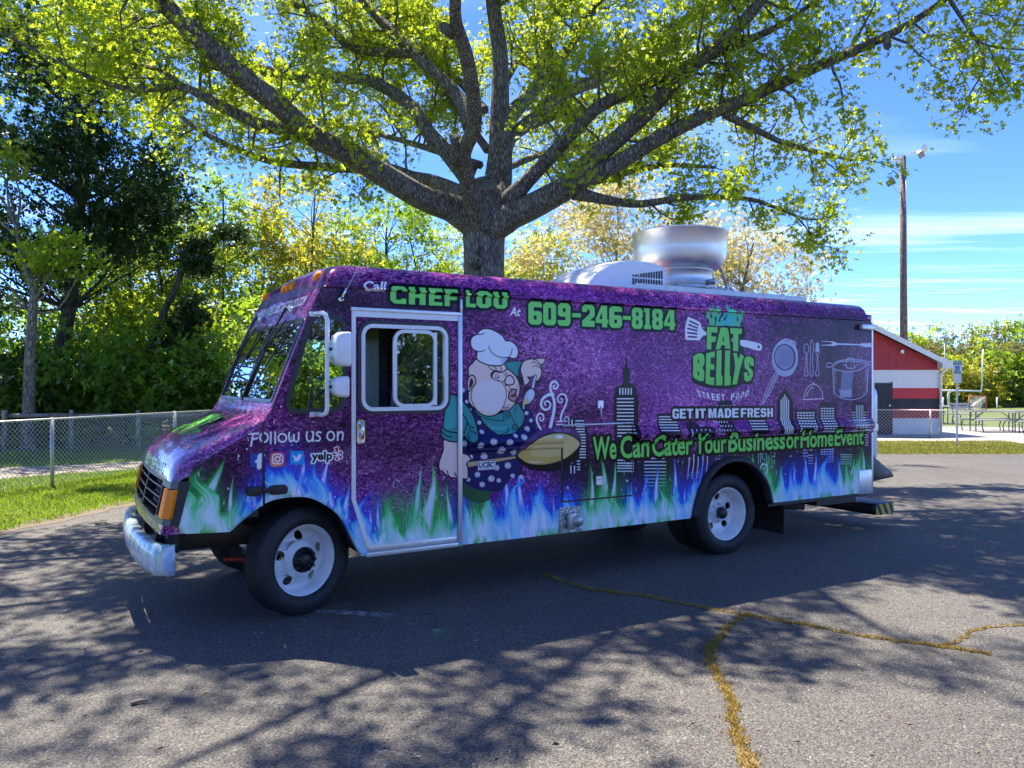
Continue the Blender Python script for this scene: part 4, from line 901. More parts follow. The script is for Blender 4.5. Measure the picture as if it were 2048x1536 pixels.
def wrap_material(name, use_print):
    t = NT(name); col, f = purple_nodes(t)
    if use_print:
        # print laid flat on the side: metres on the truck -> 0..1 on the print
        tcn = t.new('ShaderNodeTexCoord'); sp = t.new('ShaderNodeSeparateXYZ'); t.l.new(tcn.outputs['Object'], sp.inputs[0])
        x = t.math('DIVIDE', t.math('SUBTRACT', sp.outputs['X'], PRN.U0 - UC), PRN.w / PRN.K)
        y = t.math('DIVIDE', t.math('SUBTRACT', sp.outputs['Z'], PRN.W0), PRN.h / PRN.K)
        cb = t.new('ShaderNodeCombineXYZ'); t.l.new(x, cb.inputs[0]); t.l.new(y, cb.inputs[1])
        im = t.new('ShaderNodeTexImage'); im.image = IMG; im.extension = 'EXTEND'; im.interpolation = 'Linear'
        t.l.new(cb.outputs[0], im.inputs['Vector'])
        col = t.mix(im.outputs['Alpha'], col, im.outputs['Color'])
    dirt = t.noise(t.coord((1, 1, 0.5)), 5.0, 6, 0.65)
    rr = t.ramp(dirt, [(0.35, (0.15,) * 3), (0.75, (0.28,) * 3)])
    b = t.bsdf(Base_Color=col, Roughness=rr)
    b.inputs['Specular IOR Level'].default_value = .16 if use_print else .5
    if not use_print: b.inputs['Coat Weight'].default_value = .7; b.inputs['Coat Roughness'].default_value = .04
    wv = t.noise(t.coord((0.7, 0.7, 1.0)), 2.6, 3, 0.5)
    t.l.new(t.bump(wv, 0.10, 0.02), b.inputs['Normal'])
    return t.m
M_WRAP = wrap_material('printed_side_film', True)
M_PURPLE = wrap_material('purple_film', False)

def glass_material(name, tint, refl=1.0):
    t = NT(name)
    tr = t.new('ShaderNodeBsdfTransparent'); tr.inputs[0].default_value = tint
    gl = t.new('ShaderNodeBsdfGlossy'); gl.inputs['Roughness'].default_value = 0.01
    gl.inputs['Color'].default_value = (0.95, 0.97, 0.97, 1)
    fr = t.new('ShaderNodeFresnel'); fr.inputs['IOR'].default_value = 1.52
    sm = t.noise(t.coord(), 3, 4, 0.6)
    k = t.math('MULTIPLY', fr.outputs[0], 1.7 * refl, True)
    k = t.math('ADD', k, t.math('MULTIPLY', sm, 0.015), True)
    mx_ = t.new('ShaderNodeMixShader'); t.l.new(k, mx_.inputs[0]); t.l.new(tr.outputs[0], mx_.inputs[1]); t.l.new(gl.outputs[0], mx_.inputs[2])
    t.l.new(mx_.outputs[0], t.out.inputs[0])
    return t.m
M_GLASS = glass_material('window_glass', (0.66, 0.78, 0.72, 1))
M_WSGLASS = glass_material('windshield_glass', (0.60, 0.76, 0.68, 1), 1.25)

def rrect(u0, u1, w0, w1, r, n=5):
    pts = []
    for cu, cw, a in ((u1 - r, w1 - r, 0), (u0 + r, w1 - r, 90), (u0 + r, w0 + r, 180), (u1 - r, w0 + r, 270)):
        for k in range(n + 1): q = R(a + 90 * k / n); pts.append((cu + r * math.cos(q), cw + r * math.sin(q)))
    return pts
def round_poly(pts, r, n=5):
    out = []; m = len(pts)
    for i in range(m):
        a, b, c = [np.array(pts[j % m], float) for j in (i - 1, i, i + 1)]
        d1, d2 = a - b, c - b; l1, l2 = np.linalg.norm(d1), np.linalg.norm(d2); q = min(r, l1 * .45, l2 * .45)
        p1, p2 = b + d1 / l1 * q, b + d2 / l2 * q
        for k in range(n + 1): t = k / n; out.append(tuple((1 - t) ** 2 * p1 + 2 * t * (1 - t) * b + t * t * p2))
    return out
def inset(pts, d):
    P = [np.array(p) for p in pts]; c = sum(P) / len(P); out = []
    m = len(P)
    for i in range(m):
        t = P[(i + 1) % m] - P[i - 1]; t = t / max(np.linalg.norm(t), 1e-9); nrm = np.array((-t[1], t[0]))
        if nrm @ (c - P[i]) < 0: nrm = -nrm
        out.append(tuple(P[i] + nrm * d))
    return out
def band(mb, outer, inner, v0, v1):
    """frame ring between two outlines, from depth v0 to v1"""
    n = len(outer)
    for a in range(n):
        b = (a + 1) % n
        q = [outer[a], outer[b], inner[b], inner[a]]
        vs = [L(p[0], v0, p[1]) for p in q] + [L(p[0], v1, p[1]) for p in q]
        mb.add(vs, [(0, 1, 2, 3), (7, 6, 5, 4), (0, 4, 5, 1), (2, 6, 7, 3)])

front_arch = [S(*p) for p in [(460, 1064), (490, 1037), (522.5, 1012), (548, 999.6), (585, 994), (616, 995), (643.6, 1006), (675, 1028), (694, 1057), (712, 1094), (724, 1112)]]
front_arch = spline(front_arch, False, 3)
rear_arch = spline([(5.515, .438), (5.55, .56), (5.60, .69), (5.69, .83), (5.81, .925), (5.95, .975), (6.09, .98), (6.22, .955), (6.35, .885), (6.45, .79), (6.53, .67), (6.575, .50)], False, 3)
fa_body = [p for p in front_arch if p[0] > 1.325]; fa_fend = [p for p in front_arch if p[0] <= 1.325]
qwin = round_poly([S(571, 823), S(624, 631), S(688, 637), S(688, 817)], .10, 5)
dwin = rrect(2.062, 2.792, 1.565, 2.235, .09)
side_out = [(1.325, 1.50), (1.388, 1.60), (1.66, 2.30), (1.755, 2.50), (8.33, 2.50), (8.33, .50)] + rear_arch[::-1] + [(2.10, .438)] + fa_body[::-1]
mb = MB(); mb.poly([side_out, qwin, inset(dwin, -.025)], lambda a, b: L(a, 0, b), lambda a, b: L(a, .035, b))
body = mb.build('body_side', M_WRAP, truck, fix=True)
# far side, with its own window openings
fd = rrect(2.062, 2.85, 1.40, 2.235, .09)
mb = MB(); mb.poly([side_out, qwin, fd], lambda a, b: L(a, TW, b), lambda a, b: L(a, TW - .035, b))
mb.build('body_side', M_PURPLE, truck)
fend_out = [(1.322, 1.497), (1.322, fa_fend[-1][1])] + fa_fend[::-1] + [S(375, 1068), S(362, 1066), S(357, 1050), S(376.7, 964), S(380, 950), S(392, 926)]
for v, m in ((0.003, M_WRAP), (TW - .003, M_PURPLE)):
    s_ = 1 if v < 1 else -1
    mb = MB(); mb.poly([fend_out], lambda a, b: L(a, v, b), lambda a, b: L(a, v + s_ * .03, b)); mb.build('fender', m, truck)
# dark panel gap between fender and cab
mb = MB(); mb.box(*[q for p in zip(L(1.317, -.002, .99), L(1.329, .02, 1.495)) for q in p]); mb.build('panel_gap', M_BLACK, truck)

# roof with rounded edges
prof = [(0.0, 2.50), (-.014, 2.505), (-.014, 2.525), (0.0, 2.53), (.012, 2.585), (.04, 2.642), (.09, 2.684), (.18, 2.708), (.5, 2.73), (TW / 2, 2.74)]
prof = prof + [(TW - v, w) for v, w in prof[-2::-1]]
rows = []
for u, f in [(1.752, 0.0), (1.765, .22), (1.785, .48), (1.815, .70), (1.86, .86), (1.93, .96), (2.02, 1.0), (4.0, 1.0), (6.0, 1.0), (8.215, 1.0), (8.235, .97), (8.243, .86), (8.245, 0.0)]:
    rows.append([L(u, v, 2.50 + (w - 2.50) * f) for v, w in prof])
roof = MB().grid(rows).build('roof', M_WRAP, truck)
mb = MB(); mb.box(*[q for p in zip(L(8.245, .0, 2.50), L(8.335, TW, 2.585)) for q in p]); mb.build('roof_end_cap', M_PURPLE, truck, bevel=.02)
# rear wall, floor, bulkhead
mb = MB(); mb.box(*[q for p in zip(L(8.295, .036, .50), L(8.33, TW - .036, 2.5)) for q in p]); mb.build('rear_wall', M_PURPLE, truck)
mb = MB(); mb.box(*[q for p in zip(L(8.31, -.006, .50), L(8.337, .02, 2.50)) for q in p]); mb.build('rear_corner_trim', M_ALU, truck)
mb = MB(); mb.box(*[q for p in zip(L(8.08, -.006, .487), L(8.338, .01, .765)) for q in p]); mb.build('corner_plate', M_ALU, truck, bevel=.003)
mb = MB(); mb.box(*[q for p in zip(L(1.95, .64, .45), L(8.29, TW - .64, .52)) for q in p])
for u0, u1 in ((2.15, 5.45), (6.62, 8.29)):
    for v0, v1 in ((.04, .64), (TW - .64, TW - .04)): mb.box(*[q for p in zip(L(u0, v0, .455), L(u1, v1, .515)) for q in p])
mb.build('floor', M_BLACK, truck)
mb = MB(); mb.box(*[q for p in zip(L(3.15, .04, .52), L(3.19, TW - .04, 2.49)) for q in p]); mb.build('bulkhead', M_INT, truck)
mb = MB(); mb.box(*[q for p in zip(L(1.35, .04, .98), L(1.95, TW - .04, 1.03)) for q in p])
mb.box(*[q for p in zip(L(1.90, .40, .52), L(1.95, TW - .4, 1.0)) for q in p]); mb.build('cab_floor', M_BLACK, truck)
for v in (.02, TW - .30):                         # inner arches
    arc = [(6.045 + .50 * math.cos(R(a)), .47 + .49 * math.sin(R(a))) for a in range(0, 181, 12)]
    rows = [[L(a, vv, b) for a, b in arc] for vv in (v + .012, v + .45 if v < 1 else v + .27)]
    MB().grid(rows).build('wheel_well', M_BLACK, truck)
for v0, v1 in ((.04, .62), (TW - .62, TW - .04)):
    rows = [[L(a, vv, b + .012) for a, b in front_arch] for vv in (v0, v1)]
    mb = MB(); mb.grid(rows); mb.add([L(a, v1 if v0 < 1 else v0, b) for a, b in front_arch], [tuple(range(len(front_arch)))]); mb.build('wheel_well', M_BLACK, truck)

# header over the windshield, windshield frame, cowl
sl = lambda k: (1.388 + (1.66 - 1.388) * k, 1.60 + .70 * k)      # windshield slope, k 0..1
mb = MB(); mb.grid([[L(1.66, v, 2.30) for v in (.02, TW - .02)], [L(1.755, v, 2.505) for v in (.0, TW)]], smooth=False); mb.build('header_panel', M_PURPLE, truck)
mb = MB(); mb.add([L(1.745, -.002, 2.478), L(1.745, TW, 2.478), L(1.752, TW, 2.493), L(1.752, -.002, 2.493)], [(0, 1, 2, 3)]); mb.build('header_seam', M_BLACK, truck)
mb = MB(); mb.grid([[L(1.318, v, 1.495) for v in (.0, TW)], [L(1.35, v, 1.52) for v in (.0, TW)], [L(1.388, v, 1.60) for v in (.0, TW)]]); mb.build('cowl_panel', M_PURPLE, truck)
def wsp(k, v, out=0.0):
    u, w = sl(k); return L(u - out * .93, v, w + out * .36)
mb = MB()
ring_o = [(0.0, 0.0), (0.0, TW), (1.0, TW), (1.0, 0.0)]
op = rrect(.05, .965, .075, TW - .075, .05)
op = [(k, v) for k, v in op]
mb.poly([[(0, .0), (1, .0), (1, TW), (0, TW)], op], lambda k, v: wsp(k, v), lambda k, v: wsp(k, v, -.03)); ws = mb.build('windshield', M_PURPLE, truck)
mb = MB(); n = len(op); ins = []
cx = (sum(p[0] for p in op) / n, sum(p[1] for p in op) / n)
ins = [(p[0] + (0.03 if p[0] < .5 else -.03) * 1.0, p[1] + (.022 if p[1] < 1 else -.022)) for p in op]
for a in range(n):
    b = (a + 1) % n
    vs = [wsp(*op[a], .006), wsp(*op[b], .006), wsp(*ins[b], .010), wsp(*ins[a], .010), wsp(*op[a], -.01), wsp(*op[b], -.01), wsp(*ins[b], -.01), wsp(*ins[a], -.01)]
    mb.add(vs, [(0, 1, 2, 3), (2, 6, 7, 3), (0, 4, 5, 1)])
mb.build('rubber_seal', M_BLACKPL, ws)
for v0, v1 in ((.09, 1.065), (1.095, TW - .09)):
    MB().add([wsp(.065, v0, -.004), wsp(.065, v1, -.004), wsp(.95, v1, -.004), wsp(.95, v0, -.004)], [(0, 1, 2, 3)]).build('pane', M_WSGLASS, ws)
mb = MB(); mb.tube([wsp(.05, 1.08, .004), wsp(.96, 1.08, .004)], .017, 6); mb.build('center_bar', M_BLACKPL, ws)
# wipers hang from the header
for v in (.55, 1.62):
    mb = MB(); mb.tube([wsp(1.10, v, .05), wsp(1.05, v + .03, .06), wsp(.62, v + .28, .05)], [.016, .012, .008], 6)
    mb.tube([wsp(.98, v + .02, .02), wsp(.62, v + .28, .035), wsp(.20, v + .50, .02)], [.006, .010, .006], 5)
    wp = mb.build('wiper', M_BLACKPL, truck)
    mb = MB(); mb.tube([wsp(1.08, v - .06, .0), wsp(1.10, v, .035)], [.035, .022], 8); mb.build('pivot', M_ALU, wp)
# web address over the windshield
V, T = font_mesh('WWW.FATBELLYSSTREETFOOD.COM', .02); lo, hi = V.min(0), V.max(0); q = (V - lo) / (hi - lo)
hp = lambda a, b: L(1.66 + .095 * (.42 + .40 * b) - .006, TW - .22 - a * (TW - .50), 2.30 + .205 * (.42 + .40 * b) + .003)
MB().add([hp(a, b) for a, b in q], [tuple(t) for t in T]).build('header_lettering', M_WHITEP, truck, fix=False)
# marker lights on the roof front
for v in (.22, .93, 1.08, 1.23, TW - .22):
    mb = MB(); mb.lathe([(0.0, .032), (.022, .029), (.04, .018), (.048, .0)], 12, Matrix.Translation(L(1.792, v, 2.61)) @ Matrix.Rotation(R(-62), 4, 'Y')); mb.build('marker_light', M_AMBER, truck)

# hood
st = [(1.315, [(0, 1.47), (0, 1.495), (.05, 1.512), (.2, 1.52), (.6, 1.535), (1.08, 1.545)]),
      (1.10, [(0, 1.345), (0, 1.375), (.05, 1.41), (.2, 1.43), (.6, 1.46), (1.08, 1.47)]),
      (.92, [(0, 1.235), (0.003, 1.265), (.05, 1.31), (.2, 1.34), (.6, 1.37), (1.08, 1.378)]),
      (.82, [(.012, 1.13), (.02, 1.19), (.065, 1.245), (.2, 1.275), (.6, 1.29), (1.08, 1.295)]),
      (.765, [(.045, 1.098), (.05, 1.135), (.09, 1.185), (.22, 1.212), (.6, 1.222), (1.08, 1.222)]),
      (.735, [(.07, 1.09), (.075, 1.105), (.115, 1.13), (.24, 1.15), (.6, 1.155), (1.08, 1.155)]),
      (.722, [(.075, 1.085), (.085, 1.088), (.12, 1.09), (.25, 1.092), (.6, 1.092), (1.08, 1.092)])]
rows = []
for u, sc in st:
    full = sc + [(TW - v, w) for v, w in sc[-2::-1]]
    rows.append([L(u - (.045 * math.sin(math.pi * v / TW) if u < .95 else 0), v, w) for v, w in full])
hood = MB().grid(rows).build('hood', M_PURPLE, truck)
M_DGREEN = plain('green_print', (0.17, 0.58, 0.11), .25, wear=.08, coat=.3)
# hood lettering: the green logo on top and the green line across the nose
def hoodp(x, y, z=0.0):   # enlarged-logo coordinates -> hood top, upper edge towards the windshield
    b = (1340 - y) / 1340; v = 1.62 - 1.08 * (x - 100) / 980
    return L(.865 + .36 * b, v, 1.371 + .163 * b - .05 * ((v - 1.08) / .6) ** 2 * .4 + z)
back = spline([(120, 840), (330, 760), (330, 390), (400, 120), (640, 30), (860, 140), (890, 400), (905, 820), (1070, 860), (1075, 1000), (1060, 1200), (1000, 1290), (870, 1300), (700, 1360), (420, 1360), (200, 1300), (105, 1220)], True, 2)
MB().poly([back], lambda x, y: hoodp(x, y, -.004)).build('hood_print_ground', M_BLACKPL, hood, fix=False)
logo = MB()
for i, qd in enumerate(LOGO): logo.poly([qd] + LOGO_HOLES.get(i, []), lambda x, y: hoodp(x, y))
logo.poly([[(340, 385), (330, 190), (400, 70), (440, 200), (490, 80), (550, 230), (670, 20), (700, 180), (760, 120), (800, 230), (850, 130), (890, 260), (860, 400)]], lambda x, y: hoodp(x, y))
logo.build('hood_print', M_DGREEN, hood, fix=False)
V, T = font_mesh('FAT BELLYS STREET FOOD', .03); lo, hi = V.min(0), V.max(0); q = (V - lo) / (hi - lo)
def np_(a, b):
    v = 1.72 - 1.3 * a; return L(.7345 - .045 * math.sin(math.pi * v / TW) + .030 * (b - .3) - .006, v, 1.108 + .085 * b)
MB().add([np_(a, b) for a, b in q], [tuple(t) for t in T]).build('nose_lettering', M_DGREEN, hood, fix=False)

# front face: grille, lamps, lower valance
def fr(v, k, out=0.0):
    """front face point: k 0 at the bottom of the grille, 1 at the top; bowed across"""
    bow = .045 * math.sin(math.pi * v / TW)
    return L(.668 + .06 * k - bow - out, v, .80 + .288 * k)
vs_ = [.075, .2, .36, .7, 1.08, 1.46, 1.80, 1.96, TW - .075]
mb = MB(); mb.grid([[fr(v, k) for v in vs_] for k in (.0, -.12, -.24)] , smooth=True)
mb.grid([[L(.80, -.0 + .004, w) for w in (.738, .80)], [fr(.075, -.24), fr(.075, 0)]]); mb.grid([[L(.80, TW - .004, w) for w in (.738, .80)], [fr(TW - .075, -.24), fr(TW - .075, 0)]])
mb.build('lower_valance', M_PURPLE, truck)
gr = empty('grille', L(.70, 1.08, .94), 0, truck)
goff = L(.70, 1.08, .94)
def gbuild(mb, name, mat, par=gr): return mb.build(name, mat, par, off=goff)
mb = MB(); mb.grid([[fr(v, k, -.10) for v in vs_] for k in (-.02, 1.02)]); gbuild(mb, 'backing', M_BLACK)
def bar_on_front(pts, hw, dep, vert):
    """flat bar on the front face following (v, k) points"""
    mb = MB(); r0 = []
    for v, k in pts:
        dv, dk = ((hw, 0) if vert else (0, hw / .29))
        r0.append([fr(v - dv, k - dk, .004), fr(v + dv, k + dk, .004), fr(v + dv, k + dk, -dep), fr(v - dv, k - dk, -dep)])
    n = len(r0)
    for i in range(n - 1): mb.add(r0[i] + r0[i + 1], [(0, 1, 5, 4), (1, 2, 6, 5), (2, 3, 7, 6), (3, 0, 4, 7)])
    mb.add(r0[0], [(3, 2, 1, 0)]); mb.add(r0[-1], [(0, 1, 2, 3)])
    return mb
vrow = [.36 + (1.80 - .36) * i / 8 for i in range(9)]
for k in (.02, .98): gbuild(bar_on_front([(v, k) for v in vrow], .011, .07, False), 'frame_bar', M_BLACKPL)
for v in (.36, 1.08, 1.80): gbuild(bar_on_front([(v, 0.0), (v, 1.0)], .016, .07, True), 'divider', M_BLACKPL)
for k in (.25, .5, .75):
    mb = MB()
    for i in range(8):
        a, b = vrow[i], vrow[i + 1]
        mb.add([fr(a, k + .045, .002), fr(b, k + .045, .002), fr(b, k - .10, -.085), fr(a, k - .10, -.085), fr(a, k + .015, .002), fr(b, k + .015, .002), fr(b, k - .13, -.085), fr(a, k - .13, -.085)], [(0, 1, 2, 3), (4, 7, 6, 5), (0, 4, 5, 1)])
    gbuild(mb, 'slat', M_BLACKPL)
for side in (0, 1):                               # lamp surrounds wrap round both front corners
    X = (lambda v: v) if side == 0 else (lambda v: TW - v)
    hb = empty('headlamp_bezel', L(.70, X(.2), .94), 0, truck); ho = L(.70, X(.2), .94)
    mb = MB()
    top = [fr(X(.36), 1.02, .006), fr(X(.2), 1.02, .006), fr(X(.085), 1.02, .004), L(.76, X(.02), 1.10), L(.826, X(-.006), 1.098)]
    bot = [fr(X(.36), -.02, .006), fr(X(.2), -.02, .006), fr(X(.085), -.02, .004), L(.70, X(.02), .795), L(.752, X(-.006), .793)]
    lerp = lambda a, b, t: tuple(a[i] + (b[i] - a[i]) * t for i in range(3))
    for t0, t1, ks in ((0, .17, (0, 1, 2, 3)), (.86, 1.0, (0, 1, 2, 3)), (.17, .86, (3,))):
        for k in ks: mb.add([lerp(top[k], bot[k], t0), lerp(top[k + 1], bot[k + 1], t0), lerp(top[k + 1], bot[k + 1], t1), lerp(top[k], bot[k], t1)], [(0, 1, 2, 3)])
    mb.add([lerp(top[0], bot[0], .17), lerp(top[0], bot[0], .86), fr(X(.36), .14, -.10), fr(X(.36), .83, -.10)], [(0, 1, 2, 3)])
    mb.add([fr(X(.36), .14, -.10), fr(X(.20), .14, -.10), fr(X(.20), .83, -.10), fr(X(.36), .83, -.10)], [(0, 1, 2, 3)])
    mb.add([lerp(top[0], bot[0], .86), lerp(top[1], bot[1], .86), fr(X(.20), .14, -.10), fr(X(.36), .14, -.10)], [(0, 1, 2, 3)])
    mb.add([lerp(top[0], bot[0], .17), lerp(top[1], bot[1], .17), fr(X(.20), .83, -.10), fr(X(.36), .83, -.10)], [(0, 1, 2, 3)])
    mb.add([lerp(top[4], bot[4], 0), lerp(top[4], bot[4], 1), L(.78, X(.03), .80), L(.84, X(.03), 1.09)], [(0, 1, 2, 3)])
    mb.build('surround', M_BLACKPL, hb, off=ho)
    mb = MB(); mb.add([fr(X(.345), .2, -.085), fr(X(.215), .2, -.085), fr(X(.215), .78, -.085), fr(X(.345), .78, -.085)], [(0, 1, 2, 3)]); mb.build('headlamp', M_CHROME, hb, off=ho)
    mb = MB()
    lp = [[lerp(top[1], bot[1], t) for t in (.19, .84)], [lerp(top[2], bot[2], t) for t in (.19, .84)], [lerp(lerp(top[2], top[3], .95), lerp(bot[2], bot[3], .95), t) for t in (.19, .84)]]
    lp = [[(p[0] - .012, p[1] + (-.006 if side == 0 else .006) * i, p[2]) for p in r] for i, r in enumerate(lp)]
    mb.add([lp[0][0], lp[0][1], lp[1][1], lp[1][0], lp[2][1], lp[2][0]], [(0, 1, 2, 3), (3, 2, 4, 5)])
    bk = [(p[0] + .03, p[1] + (.01 if side == 0 else -.01), p[2]) for r in lp for p in r]
    al = [p for r in lp for p in r]
    mb.add(al + bk, [(0, 2, 8, 6), (2, 4, 10, 8), (1, 7, 9, 3), (3, 9, 11, 5), (0, 6, 7, 1), (4, 5, 11, 10)])
    mb.build('turn_signal', M_AMBER, hb, off=ho)
# bumper wrapped in printed film
M_BUMP = NT('bumper_film'); _t = M_BUMP
_c = _t.coord((1.0, 5.0, 1.1)); _n = _t.noise(_c, 2.2, 4, .55, .6)
_col = _t.ramp(_n, [(.30, (.04, .10, .42)), (.40, (.30, .50, .75)), (.46, (.62, .70, .78)), (.54, (.66, .73, .76)), (.60, (.25, .55, .42)), (.68, (.62, .72, .74)), (.78, (.22, .06, .30))])
_b = _t.bsdf(Base_Color=_col, Roughness=.2); _b.inputs['Coat Weight'].default_value = .4
_t.l.new(_t.bump(_t.noise(_t.coord((1, 9, .6)), 3.0, 3), .5, .03), _b.inputs['Normal'])
bpath = spline([(.035, .735), (.05, .69), (.11, .635), (.3, .59), (.7, .562), (1.08, .553), (1.46, .562), (1.86, .59), (2.05, .635), (2.11, .69), (2.125, .735)], False, 3)
sec = [(0.0, .665), (-.025, .655), (-.042, .60), (-.046, .56), (-.042, .50), (-.025, .455), (0.0, .445), (.05, .455), (.055, .56), (.05, .655)]
rings = []
for i, (v, u) in enumerate(bpath):
    a, b = bpath[max(i - 1, 0)], bpath[min(i + 1, len(bpath) - 1)]; t = np.array((b[0] - a[0], b[1] - a[1])); t /= np.linalg.norm(t); nn_ = np.array((-t[1], t[0]))
    rings.append([L(u + nn_[1] * o, v + nn_[0] * o, w + .004 * math.sin(i * 1.9)) for o, w in sec])
mb = MB(); ns = len(sec)
for i in range(len(rings) - 1): mb.add(rings[i] + rings[i + 1], [(k, (k + 1) % ns, ns + (k + 1) % ns, ns + k) for k in range(ns)], True)
mb.add(rings[0], [tuple(range(ns))]); mb.add(rings[-1], [tuple(range(ns))]); mb.build('front_bumper', M_BUMP.m, truck)
# chassis
mb = MB()
for v in (.62, TW - .72): mb.box(*[q for p in zip(L(.68, v, .50), L(8.2, v + .10, .68)) for q in p])
mb.box(*[q for p in zip(L(.72, .3, .55), L(.80, TW - .3, .72)) for q in p]); mb.box(*[q for p in zip(L(1.62, .4, .36), L(1.72, TW - .4, .46)) for q in p]); mb.box(*[q for p in zip(L(5.98, .4, .34), L(6.12, TW - .4, .48)) for q in p])
mb.box(*[q for p in zip(L(.9, .7, .62), L(1.95, 1.5, 1.0)) for q in p]); mb.build('chassis', M_BLACK, truck, bevel=.006)
mb = MB(); mb.box(*[q for p in zip(L(.85, .09, .80), L(1.31, TW - .09, 1.19)) for q in p]); mb.build('hood_light_block', M_BLACK, truck)  # unseen box added to stop sunlight leaking through the gaps under the hood
mb = MB(); mb.tube([L(1.15, .55, .42), L(1.35, .5, .40), L(1.5, .55, .40)], .02, 8); mb.build('tow_hook', plain('red_paint', (.45, .03, .02), .5), truck)

# quarter window and door
mb = MB(); o = inset(qwin, -.026); i_ = inset(qwin, .012); band(mb, o, i_, -.010, .012)
qw = mb.build('quarter_window', M_BLACKPL, truck); MB().add([L(a, .012, b) for a, b in inset(qwin, .006)], [tuple(range(len(qwin)))]).build('pane', M_GLASS, qw)
for rg in (qwin, fd):
    mb = MB(); band(mb, inset(rg, -.02), inset(rg, .012), TW + .008, TW - .012); w_ = mb.build('side_window', M_BLACKPL, truck)
    MB().add([L(a, TW - .008, b) for a, b in inset(rg, .006)], [tuple(range(len(rg)))]).build('pane', M_GLASS, w_)
door = empty('door', L(2.45, 0, .5), 0, truck); do = L(2.45, 0, .5)
dpoly = [(2.016, 2.325), (2.885, 2.325), (2.885, .508), (2.135, .508), (2.016, .88)]
mb = MB(); mb.poly([dpoly, dwin], lambda a, b: L(a, -.009, b), lambda a, b: L(a, -.0015, b)); mb.build('door_skin', M_WRAP, door, off=(0, 0, 0)); 
for ch in door.children: ch.location = tuple(-q for q in do)
def dbuild(mb, name, mat, par=None, bevel=.0):
    o_ = mb.build(name, mat, par or door, bevel=bevel, off=do if par is None else (0, 0, 0)); return o_
mb = MB(); mb.box(*[q for p in zip(L(1.975, -.030, 2.335), L(2.925, .0, 2.362)) for q in p]); dbuild(mb, 'drip_cap', M_ALU, bevel=.003)
mb = MB(); mb.box(*[q for p in zip(L(1.99, -.018, 2.29), L(2.90, -.009, 2.335)) for q in p]); dbuild(mb, 'top_rail', M_WHITEP)
mb = MB(); mb.box(*[q for p in zip(L(2.888, -.028, .435), L(2.925, .0, 2.335)) for q in p]); mb.box(*[q for p in zip(L(2.908, -.028, 2.362), L(2.925, .0, 2.47)) for q in p]); dbuild(mb, 'post', M_ALU, bevel=.003)
mb = MB()
pl = [(1.996, 2.335), (1.996, .885), (2.118, .50)]
for a, b in zip(pl, pl[1:]): mb.add([L(a[0] - .012, -.014, a[1]), L(a[0] + .020, -.014, a[1]), L(b[0] + .020, -.014, b[1]), L(b[0] - .012, -.014, b[1]), L(a[0] - .012, 0, a[1]), L(a[0] + .02, 0, a[1]), L(b[0] + .02, 0, b[1]), L(b[0] - .012, 0, b[1])], [(0, 1, 2, 3), (0, 4, 7, 3), (1, 2, 6, 5)])
dbuild(mb, 'jamb', M_WHITEP)
mb = MB(); mb.box(*[q for p in zip(L(2.10, -.026, .432), L(2.888, .0, .468)) for q in p]); mb.box(*[q for p in zip(L(2.125, -.016, .470), L(2.888, .0, .52)) for q in p]); dbuild(mb, 'sill', M_ALU, bevel=.003)
mb = MB(); band(mb, inset(dwin, -.030), inset(dwin, -.002), -.020, .0); dbuild(mb, 'window_gasket', M_BLACKPL)
mb = MB(); band(mb, inset(dwin, -.004), inset(dwin, .026), -.026, .02); dbuild(mb, 'window_frame', M_WHITEP)
sash = rrect(2.325, 2.70, 1.585, 2.205, .09)
mb = MB(); band(mb, sash, inset(sash, .028), -.018, .006); mb.box(*[q for p in zip(L(2.675, -.016, 1.60), L(2.70, .006, 2.19)) for q in p]); dbuild(mb, 'sash', M_WHITEP)
MB().add([L(a, -.006, b) for a, b in inset(sash, .02)], [tuple(range(len(sash)))]).build('sash_pane', glass_material('sash_glass', (.42, .54, .48, 1), 1.9), door, off=do)
mb = MB(); mb.add([L(2.70, .004, 1.585), L(2.785, .004, 1.585), L(2.785, .004, 2.215), L(2.70, .004, 2.215)], [(0, 1, 2, 3)]); mb.build('fixed_pane', M_GLASS, door, off=do)
# chrome handle
mb = MB(); mb.poly([rrect(2.022, 2.088, 1.31, 1.50, .03)], lambda a, b: L(a, -.020, b), lambda a, b: L(a, -.008, b)); mb.tube([L(2.055, -.02, 1.345), L(2.055, -.05, 1.365), L(2.055, -.055, 1.42), L(2.055, -.05, 1.46), L(2.055, -.02, 1.48)], .014, 8)
mb.lathe([(0, .012), (.014, .010), (.016, 0)], 10, Matrix.Translation(L(2.055, -.02, 1.327)) @ Matrix.Rotation(R(90), 4, 'X')); dbuild(mb, 'door_handle', M_CHROME)
mb = MB(); mb.box(*[q for p in zip(L(1.815, -.004, 1.08), L(1.94, -.001, 1.092)) for q in p]); mb.build('access_flap', M_WRAP, truck)
